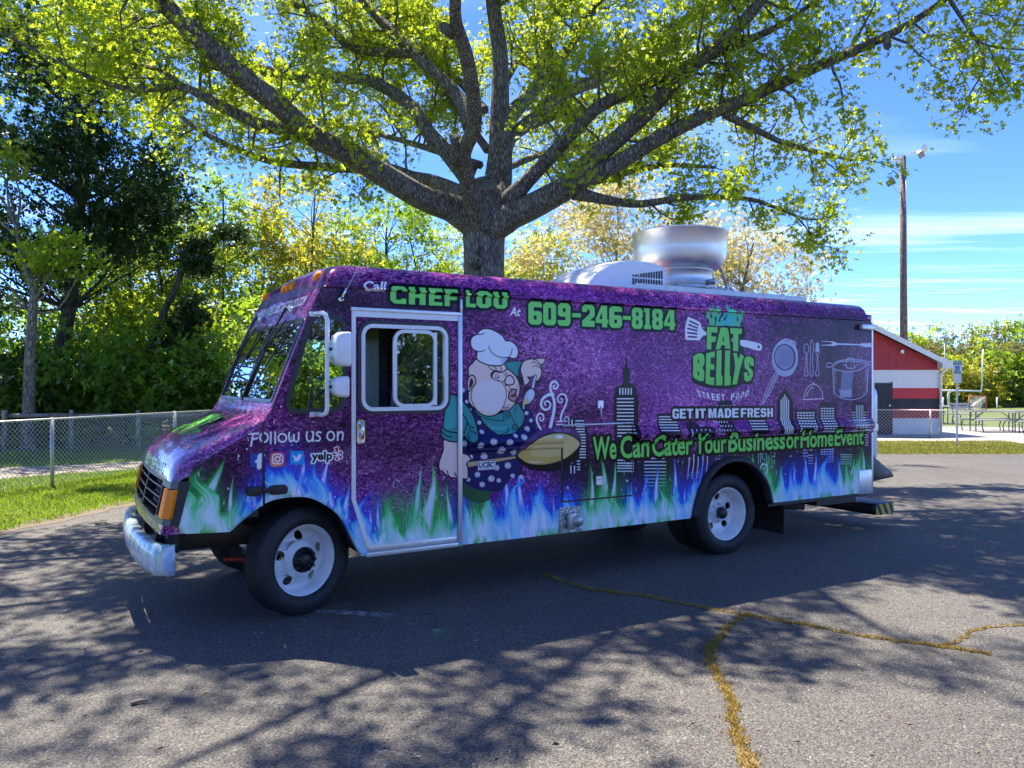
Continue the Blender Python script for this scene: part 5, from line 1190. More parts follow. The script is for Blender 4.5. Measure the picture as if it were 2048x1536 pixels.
# mirrors
arm = empty('mirror_arm', L(1.74, -.1, 1.54), 0, truck); ao = L(1.74, -.1, 1.54)
pts = [L(1.70, 0, 2.295), L(1.715, -.14, 2.295), L(1.725, -.19, 2.28), L(1.735, -.20, 2.24), L(1.735, -.20, 1.60), L(1.73, -.19, 1.56), L(1.715, -.14, 1.545), L(1.70, 0, 1.545)]
MB().tube(pts, .017, 10).build('tube', M_WHITEP, arm, off=ao)
for w in (2.295, 1.545): MB().box(*[q for p in zip(L(1.66, -.014, w - .018), L(1.74, .0, w + .018)) for q in p]).build('bracket', M_WHITEP, arm, off=ao)
for (w0, w1, u1) in ((1.90, 2.155, 1.878), (1.675, 1.83, 1.862)):
    u0 = 1.765; wc = (w0 + w1) / 2
    mb = MB(); rows = []
    for du, sc in ((0.0, .35), (.012, .78), (.04, .95), (u1 - u0 - .012, 1.0), (u1 - u0, .97)):
        ring_ = rrect(-.085 * (.7 + .3 * sc), .085 * (.7 + .3 * sc), -(w1 - w0) / 2 * sc, (w1 - w0) / 2 * sc, .03 * sc, 4)
        rows.append([L(u0 + du, -.235 + a, wc + b) for a, b in ring_] )
    rows = [r + [r[0]] for r in rows]
    mb.grid(rows); mb.add(rows[0][:-1], [tuple(range(len(rows[0]) - 1))]); mr = mb.build('mirror', M_WHITEP, arm, off=ao)
    gl = rows[-1][:-1]; MB().add([(p[0] - .004, p[1], p[2]) for p in gl], [tuple(range(len(gl)))]).build('mirror_glass', M_CHROME, mr, off=ao)
    MB().tube([L(1.735, -.20, wc), L(1.775, -.215, wc)], .012, 8).build('mirror_clamp', M_BLACKPL, mr, off=ao)
# antenna
mb = MB(); mb.lathe([(0, .03), (.018, .026), (.026, .01), (.028, 0)], 12, Matrix.Translation(L(1.90, 0, 2.415)) @ Matrix.Rotation(R(90), 4, 'X'))
mb.tube([L(1.90, -.025, 2.415), L(1.93, -.05, 2.50)], [.012, .008], 8); at_ = mb.build('antenna', M_CHROME, truck); MB().tube([L(1.93, -.05, 2.49), L(2.22, -.10, 3.05)], [.003, .0018], 5).build('whip', M_ALU, at_)
# hood strap
hs = empty('hood_latch', L(1.3, -.01, 1.08), 0, truck); hso = L(1.3, -.01, 1.08)
a_, b_ = S(491, 983), S(574, 978)
for u0, u1, hh in ((a_[0], a_[0] + .115, .034), (b_[0] - .135, b_[0], .034), (a_[0] + .1, b_[0] - .12, .017)):
    k = (u0 - a_[0]) / (b_[0] - a_[0]); wz = a_[1] + (b_[1] - a_[1]) * k
    MB().poly([rrect(u0, u1, wz - hh, wz + hh, min(hh, .03) * .95)], lambda a, b: L(a, -.03, b), lambda a, b: L(a, .003, b)).build('strap_end' if hh > .02 else 'strap', M_RUBBER, hs, off=hso, bevel=.004)
# rub rails
rp = [(0.0, 1.378), (-.014, 1.372), (-.022, 1.352), (-.020, 1.338), (-.036, 1.326), (-.05, 1.30), (-.052, 1.275), (-.040, 1.250), (-.024, 1.240), (-.030, 1.225), (-.028, 1.208), (-.012, 1.198), (0.0, 1.196)]
for u0, u1 in ((2.99, 3.925), (4.735, 8.31)):
    mb = MB(); mb.grid([[L(u, v, w) for v, w in rp] for u in np.linspace(u0, u1, 8)]); mb.add([L(u0, v, w) for v, w in rp], [tuple(range(len(rp)))]); mb.add([L(u1, v, w) for v, w in rp], [tuple(range(len(rp)))])
    mb.build('rub_rail', M_WRAP, truck)
# service hatch
ht = empty('service_hatch', L(4.33, 0, .72), 0, truck); hto = L(4.33, 0, .72)
mb = MB(); mb.poly([[(3.94, 1.395), (4.722, 1.395), (4.722, .728), (3.94, .728)]], lambda a, b: L(a, -.008, b), lambda a, b: L(a, -.0015, b)); mb.build('hatch_panel', M_WRAP, ht).location = tuple(-q for q in hto)
mb = MB()
for x0, x1, y0, y1 in ((3.922, 3.938, .712, 1.40), (4.724, 4.734, .712, 1.40), (3.938, 4.724, .712, .727)): mb.box(*[q for p in zip(L(x0, -.004, y0), L(x1, -.0005, y1)) for q in p])
mb.build('seal', M_BLACK, ht, off=hto)
MB().tube([L(3.93, -.01, 1.40), L(4.73, -.01, 1.405)], .009, 8).build('piano_hinge', M_ALU, ht, off=hto)
for cu, cw in ((4.335, .885),):
    mb = MB(); mb.poly([rrect(cu - .035, cu + .035, cw - .04, cw + .04, .015)], lambda a, b: L(a, -.016, b), lambda a, b: L(a, -.008, b)); mb.tube([L(cu - .02, -.02, cw + .012), L(cu + .02, -.02, cw + .012)], .008, 6); mb.build('latch', M_ALU, ht, off=hto)
for cu, cw in ((3.985, .84), (4.66, .86)): MB().lathe([(0, .012), (.010, .010), (.014, 0)], 10, Matrix.Translation(L(cu, -.008, cw)) @ Matrix.Rotation(R(90), 4, 'X')).build('bolt', M_ALU, ht, off=hto)
hk = S(1199, 812)
mb = MB(); mb.box(*[q for p in zip(L(hk[0] - .03, -.02, hk[1] - .02), L(hk[0] + .03, -.001, hk[1] + .05)) for q in p]); mb.tube([L(hk[0], -.022, hk[1]), L(hk[0] + .005, -.024, hk[1] - .12)], .006, 6); mb.build('hatch_hook', M_ALU, truck)
# power inlet on chequer plate
pi = empty('power_inlet', L(4.02, 0, .45), 0, truck); pio = L(4.02, 0, .45)
t = NT('chequer_plate'); _v = t.new('ShaderNodeTexVoronoi'); t.l.new(t.coord((1, 1, .55), rot=(0, R(45), 0)), _v.inputs['Vector']); _v.inputs['Scale'].default_value = 75
_b = t.bsdf(Base_Color=t.ramp(_v.outputs['Distance'], [(.2, (.75, .76, .78)), (.6, (.30, .31, .32))]), Roughness=.3, Metallic=.7); t.l.new(t.bump(_v.outputs['Distance'], .8, .01), _b.inputs['Normal'])
mb = MB(); mb.box(*[q for p in zip(L(3.897, -.012, .447), L(4.135, .0, .670)) for q in p]); mb.build('plate', t.m, pi, off=pio)
mb = MB(); mb.box(*[q for p in zip(L(3.965, -.06, .475), L(4.05, -.012, .62)) for q in p]); mb.build('box', M_GALV, pi, off=pio, bevel=.006)
mb = MB(); mb.lathe([(0, .045), (.05, .045), (.055, .03), (.055, 0)], 18, Matrix.Translation(L(4.065, -.03, .545)) @ Matrix.Rotation(R(90), 4, 'X')); mb.build('cover', M_GALV, pi, off=pio)
# fuel filler
ff = S(1526, 939)
mb = MB(); mb.lathe([(.062, 0), (.066, .008), (.052, .010), (.05, -.03), (0, -.03)], 24, Matrix.Translation(L(ff[0], -.003, ff[1])) @ Matrix.Rotation(R(90), 4, 'X')); f_ = mb.build('fuel_filler', M_WHITEP, truck)
MB().lathe([(0, .012), (.022, .010), (.026, -.02)], 14, Matrix.Translation(L(ff[0] - .012, .01, ff[1] - .02)) @ Matrix.Rotation(R(90), 4, 'X')).build('cap', M_BLACKPL, f_)
# rear arch flare
mb = MB(); fl = []
for i, (a, b) in enumerate(rear_arch):
    c = np.array((6.045, .42)); d_ = np.array((a, b)) - c; d_ /= np.linalg.norm(d_)
    fl.append([L(a + d_[0] * o, vv, b + d_[1] * o) for o, vv in ((.045, .0), (.045, -.02), (.03, -.045), (.0, -.058), (-.012, -.05), (-.012, .03))])
mb.grid(fl); mb.add(fl[0], [tuple(range(6))]); mb.add(fl[-1], [tuple(range(6))]); mb.build('fender_flare', M_RUBBER, truck)
mb = MB(); mb.grid([[L(a + .0, vv, b + .012) for a, b in fa_body + []] for vv in (-.006, .03)]); mb.grid([[L(a, vv, b + .012) for a, b in fa_fend] for vv in (-.004, .03)]); mb.build('arch_lip', M_BLACKPL, truck)

# wheels: local z is the axle, +z faces outward
def tyre_mesh(mb, R_=.42, W=.235, rr_=.272):
    p = [(rr_, W / 2 - .030), (rr_ + .012, W / 2 - .006), (rr_ + .05, W / 2 + .004), (rr_ + .09, W / 2 + .002), (R_ - .03, W / 2 - .012), (R_ - .012, W / 2 - .022), (R_ - .002, W / 2 - .034)]
    z = W / 2 - .034
    for k in range(4):                                # circumferential grooves
        g = z - (2 * z) * (k + .5) / 4
        p += [(R_, g + .012), (R_ - .010, g + .008), (R_ - .010, g - .008), (R_, g - .012)]
    p += [(R_ - .002, -z), (R_ - .03, -W / 2 + .012), (rr_ + .05, -W / 2 - .004), (rr_, -W / 2 + .03)]
    mb.lathe(p, 56)
def disc_mesh(mb, zf, ro, ri, holes, hr, hd):
    """wheel disc with real hand holes"""
    oc = [(ro * math.cos(2 * math.pi * k / 40), ro * math.sin(2 * math.pi * k / 40)) for k in range(40)]
    ic = [(ri * math.cos(2 * math.pi * k / 24), ri * math.sin(2 * math.pi * k / 24)) for k in range(24)]
    hs_ = []
    for k in range(holes):
        a = 2 * math.pi * k / holes + .35; hs_.append([(hr * math.cos(a) + hd * math.cos(2 * math.pi * j / 14), hr * math.sin(a) + hd * math.sin(2 * math.pi * j / 14)) for j in range(14)])
    mb.poly([oc, ic] + hs_, lambda a, b: (a, b, zf(math.hypot(a, b))), lambda a, b: (a, b, zf(math.hypot(a, b)) - .012))
def make_wheel(kind):
    w = empty('wheel', (0, 0, 0), 0, truck)
    mb = MB(); tyre_mesh(mb); mb.build('tyre', M_RUBBER, w, fix=False)
    mb = MB()
    if kind == 'front':
        zf = lambda r: .055 - .075 * ((r - .09) / .15) if r > .09 else .055
        mb.lathe([(.275, .088), (.268, .092), (.262, .080), (.248, .070), (.242, .03), (.24, -.02), (.24, -.09)], 48); disc_mesh(mb, zf, .242, .088, 5, .182, .038)
        mb.lathe([(.150, .028), (.118, .066), (.092, .068), (.088, .05)], 40)
        rim = mb.build('rim', M_RIM, w)
        mb = MB(); mb.lathe([(.098, .05), (.098, .078), (.06, .080), (.058, .10), (.035, .112), (0, .112)], 28); mb.lathe([(.098, -.02), (.11, .04), (.098, .066)], 24); mb.build('hub', M_BLACK, w)
        for k in range(10):
            a = 2 * math.pi * k / 10; MB().lathe([(.013, 0), (.013, .022), (.008, .026), (.007, .040), (0, .041)], 6, Matrix.Translation((.079 * math.cos(a), .079 * math.sin(a), .078))).build('lug_nut', M_BLACKPL, w)
    else:
        zf = lambda r: -.055 + .02 * (r - .09) / .14
        mb.lathe([(.275, .094), (.268, .098), (.262, .086), (.250, .076), (.246, .03), (.232, .018), (.226, -.03), (.222, -.055), (.222, -.09)], 48); disc_mesh(mb, zf, .224, .06, 5, .165, .038)
        rim = mb.build('rim', M_RIM, w)
        mb = MB(); mb.lathe([(.115, -.048), (.115, -.03), (.06, -.03), (.06, .0)], 24); mb.build('hub_ring', M_RIM, w)
        mb = MB(); mb.lathe([(.060, -.04), (.060, .035), (.05, .055), (.02, .06), (0, .06)], 20); mb.build('hub', M_BLACK, w)
        for k in range(8):
            a = 2 * math.pi * k / 8; MB().lathe([(.012, 0), (.012, .02), (0, .024)], 6, Matrix.Translation((.09 * math.cos(a), .09 * math.sin(a), -.03))).build('lug_nut', M_ALU, w)
    return w
def place_wheel(w, u, v, near, steer=0.0):
    w.location = L(u, v, .418)
    ax = Vector((math.sin(R(steer)), -math.cos(R(steer)), 0)) * (1 if near else -1)
    z = ax; y = Vector((0, 0, 1)); x = y.cross(z)
    w.rotation_euler = Matrix((x, y, z)).transposed().to_euler()
fw = make_wheel('front'); place_wheel(fw, 1.655, .275, True, 19)
fw2 = copy_tree(fw, truck); place_wheel(fw2, 1.655, TW - .275, False, 19)
rw = make_wheel('rear'); place_wheel(rw, 6.06, .185, True)
for v, nr in ((.475, False), (TW - .185, False), (TW - .475, True)):
    c_ = copy_tree(rw, truck); place_wheel(c_, 6.06, v, nr)
# mud flaps, tail pipe, steps at the back
M_FLAP = plain('flap_rubber', (.014, .014, .015), .7, wear=.3)
for v in (.10, TW - .62):
    MB().box(*[q for p in zip(L(6.93, v, .12), L(6.945, v + .52, .60)) for q in p]).build('mud_flap', M_FLAP, truck)
MB().tube([L(6.2, .55, .45), L(6.75, .42, .42), L(7.28, .12, .395)], .040, 12, caps=False).build('tail_pipe', M_RUST, truck)
sp_ = empty('rear_step', L(8.6, 1.08, .2), 0, truck); spo = L(8.6, 1.08, .2)
mb = MB(); mb.box(*[q for p in zip(L(8.58, .14, .175), L(8.98, TW - .14, .315)) for q in p]); mb.build('step_plate', M_BLACK, sp_, off=spo, bevel=.04)
mb = MB(); mb.box(*[q for p in zip(L(7.45, .62, .30), L(8.7, .72, .40)) for q in p]); mb.box(*[q for p in zip(L(7.45, TW - .72, .30), L(8.7, TW - .62, .40)) for q in p]); mb.box(*[q for p in zip(L(7.6, .2, .36), L(8.3, TW - .2, .50)) for q in p]); mb.build('frame', M_BLACK, sp_, off=spo)
t = NT('hazard_tape'); tcn = t.coord((1, 1, 1.0), rot=(0, R(28), R(20))); wv_ = t.new('ShaderNodeTexWave', wave_type='BANDS', bands_direction='X'); t.l.new(tcn, wv_.inputs['Vector']); wv_.inputs['Scale'].default_value = 3.2; wv_.inputs['Distortion'].default_value = .15
t.bsdf(Base_Color=t.ramp(wv_.outputs[0], [(.48, (.012, .012, .012)), (.52, (.62, .46, .03))]), Roughness=.45)
mb = MB(); arc = [(8.60, .135), (8.92, .135), (8.955, .145), (8.978, .17), (8.987, .21), (8.987, .45)]
for a, b in zip(arc, arc[1:]): mb.add([L(a[0], a[1], .178), L(b[0], b[1], .178), L(b[0], b[1], .312), L(a[0], a[1], .312)], [(0, 1, 2, 3)], True)
mb.build('hazard_tape', t.m, sp_, off=spo, fix=True)
pl_ = S(1655, 1000, .3); mb = MB(); mb.box(*[q for p in zip(L(7.75, .33, .33), L(8.05, .34, .46)) for q in p]); mb.build('license_plate', M_WHITEP, truck)
# white cabinet and bracket on the rear wall
mb = MB(); rg = []
for w, k in ((.86, .80), (.875, .95), (.92, 1), (1.62, 1), (1.69, .97), (1.735, .85), (1.75, .6)):
    rg.append([L(8.33 + (a - 8.33) * (1 if a < 8.4 else k), .30 + (b - .30) * k, w) for a, b in rrect(8.335, 8.63, .10, .50, .09, 4)])
rg = [r + [r[0]] for r in rg]; mb.grid(rg); mb.add(rg[-1][:-1], [tuple(range(len(rg[-1]) - 1))]); mb.add(rg[0][:-1], [tuple(range(len(rg[0]) - 1))]); cb_ = mb.build('gas_tank', M_WHITEP, truck)
mb = MB()
for w in (1.21,):
    q = [L(a, b, w) for a, b in rrect(8.325, 8.64, .09, .51, .095, 4)]; q2 = [(x, y, z + .075) for x, y, z in q]; n = len(q)
    mb.add(q + q2, [(k, (k + 1) % n, n + (k + 1) % n, n + k) for k in range(n)], True)
mb.build('strap', M_ALU, cb_)
mb = MB(); mb.poly([[(8.33, .92), (8.42, .92), (8.80, .70), (8.84, .64), (8.33, .60)]], lambda a, b: L(a, .06, b), lambda a, b: L(a, .56, b)); mb.build('tank_bracket', M_BLACK, truck, bevel=.01)
mb = MB(); mb.tube([L(8.33, .12, 1.95), L(8.39, .06, 1.97), L(8.39, .06, 2.12), L(8.33, .12, 2.14)], .012, 6); mb.box(*[q for p in zip(L(8.33, .02, 1.93), L(8.37, .10, 2.02)) for q in p]); mb.build('door_latch', M_BLACK, truck)
mb = MB(); cl_ = S(1727, 655); mb.box(*[q for p in zip(L(cl_[0] - .09, -.06, cl_[1] - .03), L(cl_[0] + .13, 0, cl_[1] + .035)) for q in p]); mb.build('side_lamp', M_ALU, truck, bevel=.012)
mb = MB(); mb.tube([L(2.05, -.02, 2.512), L(8.24, -.02, 2.512)], .008, 6); mb.build('gutter', M_WRAP, truck)
# rivets round the cab
mb = MB(); rv = []
for k in range(14): rv.append((1.80 + k * .075, 2.452)); 
for k in range(17): rv.append((1.985 - .0, .95 + k * .085))
for k in range(10): rv.append((1.72 + k * .12, 2.40))
for k in range(34): rv.append((4.9 + k * .10, 2.478))
for k in range(16): rv.append((1.42 + k * .018, 1.66 + k * .046 - .12))
for k in range(20): rv.append((8.02, .80 + k * .085))
for (u, w) in rv: mb.lathe([(0, .004), (.005, .003), (.0075, 0)], 6, Matrix.Translation(L(u, -.0005, w)) @ Matrix.Rotation(R(90), 4, 'X'))
mb.build('rivets', M_WRAP, truck, fix=False)['kind'] = 'stuff'
# cab interior
sb = empty('driver_seat', L(2.35, .45, 1.0), 0, truck); sbo = L(2.35, .45, 1.0)
mb = MB(); mb.box(*[q for p in zip(L(2.15, .25, 1.02), L(2.62, .75, 1.16)) for q in p]); mb.build('cushion', M_SEAT, sb, off=sbo, bevel=.05, seg=3)
mb = MB(); mb.extrude(rrect(.25, .75, 1.12, 1.88, .09), [lambda a, b: L(2.52 + (b - 1.1) * .14, a, b), lambda a, b: L(2.64 + (b - 1.1) * .14, a, b)]); mb.build('backrest', M_SEAT, sb, off=sbo, bevel=.025)
mb = MB(); mb.box(*[q for p in zip(L(2.25, .38, .52), L(2.5, .62, 1.02)) for q in p]); mb.build('pedestal', M_BLACK, sb, off=sbo)
mb = MB(); mb.add([L(1.40, .08, 1.56), L(1.40, TW - .08, 1.56), L(1.66, TW - .08, 1.50), L(1.66, .08, 1.50), L(1.70, TW - .08, 1.25), L(1.70, .08, 1.25)], [(0, 1, 2, 3), (3, 2, 4, 5)]); mb.build('dashboard', M_INTW, truck)
sw = empty('steering_wheel', L(1.85, .5, 1.5), 0, truck)
tor = MB(); cm_ = Matrix.Translation(L(1.85, .5, 1.56)) @ Matrix.Rotation(R(-58), 4, 'Y')
tor.tube([cm_ @ Vector((.21 * math.cos(2 * math.pi * k / 28), .21 * math.sin(2 * math.pi * k / 28), 0)) for k in range(29)], .014, 8, caps=False)
for a in (0, 120, 240): tor.tube([cm_ @ Vector((0, 0, -.03)), cm_ @ Vector((.21 * math.cos(R(a)), .21 * math.sin(R(a)), 0))], .010, 6)
tor.build('wheel_ring', M_BLACKPL, sw, off=L(1.85, .5, 1.5)); MB().tube([cm_ @ Vector((0, 0, -.03)), L(1.62, .5, 1.38)], .03, 8).build('column', M_BLACKPL, sw, off=L(1.85, .5, 1.5))
mb = MB(); mb.box(*[q for p in zip(L(2.72, 1.35, .52), L(2.80, 1.75, 2.45)) for q in p]); mb.build('partition_post', M_INT, truck)
mb = MB(); mb.box(*[q for p in zip(L(1.95, .04, 2.46), L(3.15, TW - .04, 2.49)) for q in p]); mb.build('headliner', M_INTW, truck)

# roof equipment
M_STEEL = plain('spun_aluminium', (.74, .74, .73), .42, metal=.8, wear=.06, scale=3)
fan = empty('exhaust_fan', L(6.22, .98, 2.72), 0, truck); fo = L(6.22, .98, 2.72)
MC = Matrix.Translation(L(6.22, .98, 0))
mb = MB(); mb.box(*[q for p in zip(L(5.82, .58, 2.70), L(6.62, 1.38, 2.85)) for q in p]); mb.build('curb', M_GALV, fan, off=fo, bevel=.01)
mb = MB(); mb.lathe([(.40, 2.85), (.40, 2.87), (.365, 2.875), (.36, 3.04), (.375, 3.045), (.375, 3.06), (.36, 3.065)], 48, MC); mb.build('neck', M_STEEL, fan, off=fo)
mb = MB(); mb.lathe([(.36, 3.055), (.42, 3.07), (.485, 3.12), (.515, 3.19), (.528, 3.27), (.533, 3.47), (.545, 3.475), (.545, 3.49), (.53, 3.492), (.52, 3.47), (.515, 3.27), (.47, 3.13), (.36, 3.075), (0, 3.075)], 56, MC); mb.build('bowl', M_STEEL, fan, off=fo)
mb = MB(); mb.box(*[q for p in zip(L(6.74, .90, 3.22), L(6.82, 1.05, 3.36)) for q in p]); mb.build('switch_box', M_GALV, fan, off=fo, bevel=.006)
MB().tube([L(6.77, .98, 3.24), L(6.80, .90, 3.1), L(6.74, .75, 2.86), L(6.55, .55, 2.80), L(6.1, .5, 2.83), L(5.7, .45, 2.76)], .013, 6).build('cable', M_GALV, fan, off=fo)
MB().tube([L(6.28, .60, 2.90), L(6.30, .48, 2.90)], .03, 10).build('drain_spout', M_GALV, fan, off=fo)
ac = empty('air_conditioner', L(5.15, 1.0, 2.72), 0, truck); aco = L(5.15, 1.0, 2.72)
sec_ = [(4.60, 2.72), (4.62, 2.78), (4.70, 2.87), (4.84, 2.97), (5.0, 3.035), (5.2, 3.065), (5.45, 3.06), (5.60, 3.035), (5.655, 2.99), (5.67, 2.72)]
mb = MB(); rows = []
for v, k in ((.55, .0), (.56, .6), (.60, .92), (.68, 1), (1.0, 1.03), (1.32, 1), (1.40, .92), (1.44, .6), (1.45, 0)):
    rows.append([L(5.13 + (a - 5.13) * (.93 + .07 * min(1, k)), v, 2.72 + (b - 2.72) * (.88 + .12 * k) if b > 2.72 else 2.72) for a, b in sec_])
mb.grid(rows); mb.add(rows[0], [tuple(range(len(sec_)))]); mb.add(rows[-1], [tuple(range(len(sec_)))]); mb.build('shroud', M_WHITEP, ac, off=aco)
for k in range(12):
    u = 5.18 + k * .035; h0, h1 = (2.86 - .0 * k, 2.90 + .010 * k)
    for z0, z1 in ((2.80, 2.865), (2.882, 2.90 + .0062 * k)):
        if z1 - z0 > .012: MB().box(*[q for p in zip(L(u, .542, z0), L(u + .017, .556, z1)) for q in p]).build('vent_slot', M_BLACK, ac, off=aco)
mb = MB(); mb.add([L(4.95, .22, 2.70), L(7.45, .22, 2.70), L(7.45, .22, 2.765), L(4.95, .22, 2.765), L(4.95, .30, 2.765), L(7.45, .30, 2.765)], [(0, 1, 2, 3), (3, 2, 5, 4)]); rr_ = mb.build('roof_rail', M_GALV, truck)
for k in range(9): MB().tube([L(5.0 + k * .29, .215, 2.765), L(5.0 + k * .29, .215, 2.80 if k else 2.85)], .007, 5).build('stud', M_GALV, rr_)
# ------------------------------------------------------------------ foliage tools
def bark_material(name, a, b_, lichen=0.0):
    t = NT(name); c = t.coord((1, 1, .35)); n = t.noise(c, 9, 6, .7, .6); v = t.voro(t.coord((1, 1, .22)), 22, 'DISTANCE_TO_EDGE', 'Distance')
    f = t.math('ADD', t.math('MULTIPLY', n, .6), t.math('MULTIPLY', v, 1.2))
    col = t.ramp(f, [(.25, tuple(x * .35 for x in a)), (.45, a), (.7, b_)])
    if lichen:
        col = t.mix(t.math('MULTIPLY', t.ramp(t.noise(t.coord(), 5, 5, .7), [(.52, (0, 0, 0)), (.62, (1, 1, 1))]), lichen), col, (.20, .21, .16, 1))
    b = t.bsdf(Base_Color=col, Roughness=.92); t.l.new(t.bump(f, .9, .04), b.inputs['Normal']); return t.m
def leaf_material(name, lo, hi, tlo, thi, mixf=.5, gloss=.10):
    """thin leaf: reflects lo..hi, lets tlo..thi through, one tone per leaf"""
    t = NT(name); g = t.new('ShaderNodeNewGeometry'); rnd = g.outputs['Random Per Island']
    clump = t.noise(t.coord(), .9, 3, .5)
    f = t.math('ADD', t.math('MULTIPLY', rnd, .55), t.math('MULTIPLY', t.ramp(clump, [(.3, (0, 0, 0)), (.7, (1, 1, 1))]), .45))
    d = t.new('ShaderNodeBsdfDiffuse'); tr = t.new('ShaderNodeBsdfTranslucent'); gl = t.new('ShaderNodeBsdfGlossy'); gl.inputs['Roughness'].default_value = .5; gl.inputs['Color'].default_value = (.6, .66, .5, 1)
    t.l.new(t.mix(f, lo, hi), d.inputs[0]); t.l.new(t.mix(f, tlo, thi), tr.inputs[0])
    m1 = t.new('ShaderNodeMixShader'); m1.inputs[0].default_value = mixf; t.l.new(d.outputs[0], m1.inputs[1]); t.l.new(tr.outputs[0], m1.inputs[2])
    fr_ = t.new('ShaderNodeFresnel'); fr_.inputs['IOR'].default_value = 1.4
    m2 = t.new('ShaderNodeMixShader'); t.l.new(t.math('MULTIPLY', fr_.outputs[0], gloss * 2, True), m2.inputs[0]); t.l.new(m1.outputs[0], m2.inputs[1]); t.l.new(gl.outputs[0], m2.inputs[2])
    t.l.new(m2.outputs[0], t.out.inputs[0]); return t.m
OAK_V = np.array([(0, .05, 0), (-.45, .42, .05), (0, .5, -.04), (.45, .42, .05), (0, .42, -.04), (-.36, .84, .06), (0, .74, -.03), (.36, .84, .06), (-.13, .6, 0), (.13, .6, 0), (0, 1.06, .03)])
OAK_F = np.array([(0, 2, 1), (0, 3, 2), (4, 6, 5), (4, 7, 6), (8, 9, 10)])
SIMPLE_V = np.array([(0, 0, 0), (-.32, .5, .06), (0, 1, -.02), (.32, .5, .06)]); SIMPLE_F = np.array([(0, 3, 2), (0, 2, 1)])
# a spray: three leaves on one short stem, cheaper per covered area
SPRAY_V = np.vstack([SIMPLE_V @ np.array([[math.cos(a), math.sin(a), 0], [-math.sin(a), math.cos(a), 0], [0, 0, 1]]) * s_ + np.array((0, 0, z)) for a, s_, z in ((0, .62, 0), (1.5, .55, .05), (-1.4, .55, -.05))])
SPRAY_F = np.vstack([SIMPLE_F + 4 * k for k in range(3)])
def leaves(name, P, size, mat, parent, rng, tv=SIMPLE_V, tf=SIMPLE_F, flat=.0, var=.35):
    """leaf mesh at points P; flat 0..1 keeps blades closer to level"""
    P = np.asarray(P, float); n = len(P)
    if n == 0: return None
    y = rng.normal(size=(n, 3)); y[:, 2] = y[:, 2] * (1 - flat) - .25; y /= np.linalg.norm(y, axis=1)[:, None]
    z = rng.normal(size=(n, 3)) * (1 - flat * .6); z[:, 2] += flat * 1.6; z -= (z * y).sum(1)[:, None] * y; z /= np.linalg.norm(z, axis=1)[:, None]
    x = np.cross(y, z); s_ = size * (1 + var * rng.uniform(-1, 1, n))
    V = P[:, None, :] + s_[:, None, None] * (tv[None, :, 0:1] * x[:, None, :] + tv[None, :, 1:2] * y[:, None, :] + tv[None, :, 2:3] * z[:, None, :])
    F = (tf[None] + (np.arange(n) * len(tv))[:, None, None])
    return mesh_np(name, V.reshape(-1, 3), F.reshape(-1, 3), mat, parent)
def tubes_np(paths, sides=3):
    """many thin tubes at once: list of (points, radii)"""
    V = []; F = []; b = 0
    for pts, rad in paths:
        pts = np.asarray(pts); m = len(pts); t = np.gradient(pts, axis=0); t /= np.maximum(np.linalg.norm(t, axis=1), 1e-9)[:, None]
        a = np.array((.31, .52, .79)); x = np.cross(t, a); x /= np.maximum(np.linalg.norm(x, axis=1), 1e-6)[:, None]; y = np.cross(t, x)
        for k in range(sides):
            q = 2 * math.pi * k / sides; V.append(pts + np.asarray(rad)[:, None] * (x * math.cos(q) + y * math.sin(q)))
        for i in range(m - 1):
            for k in range(sides):
                k2 = (k + 1) % sides; F.append((b + k * m + i, b + k2 * m + i, b + k2 * m + i + 1, b + k * m + i + 1))
        b += m * sides
    return np.vstack(V), np.array(F)
def grow(rng, p, d, L_, n=4, bend=.25, up=.0):
    """wandering path from p along d"""
    pts = [np.array(p, float)]; d = np.array(d, float); d /= np.linalg.norm(d)
    for k in range(n):
        d = d + rng.normal(size=3) * bend + np.array((0, 0, up)); d /= np.linalg.norm(d); pts.append(pts[-1] + d * L_ / n)
    return np.array(pts)

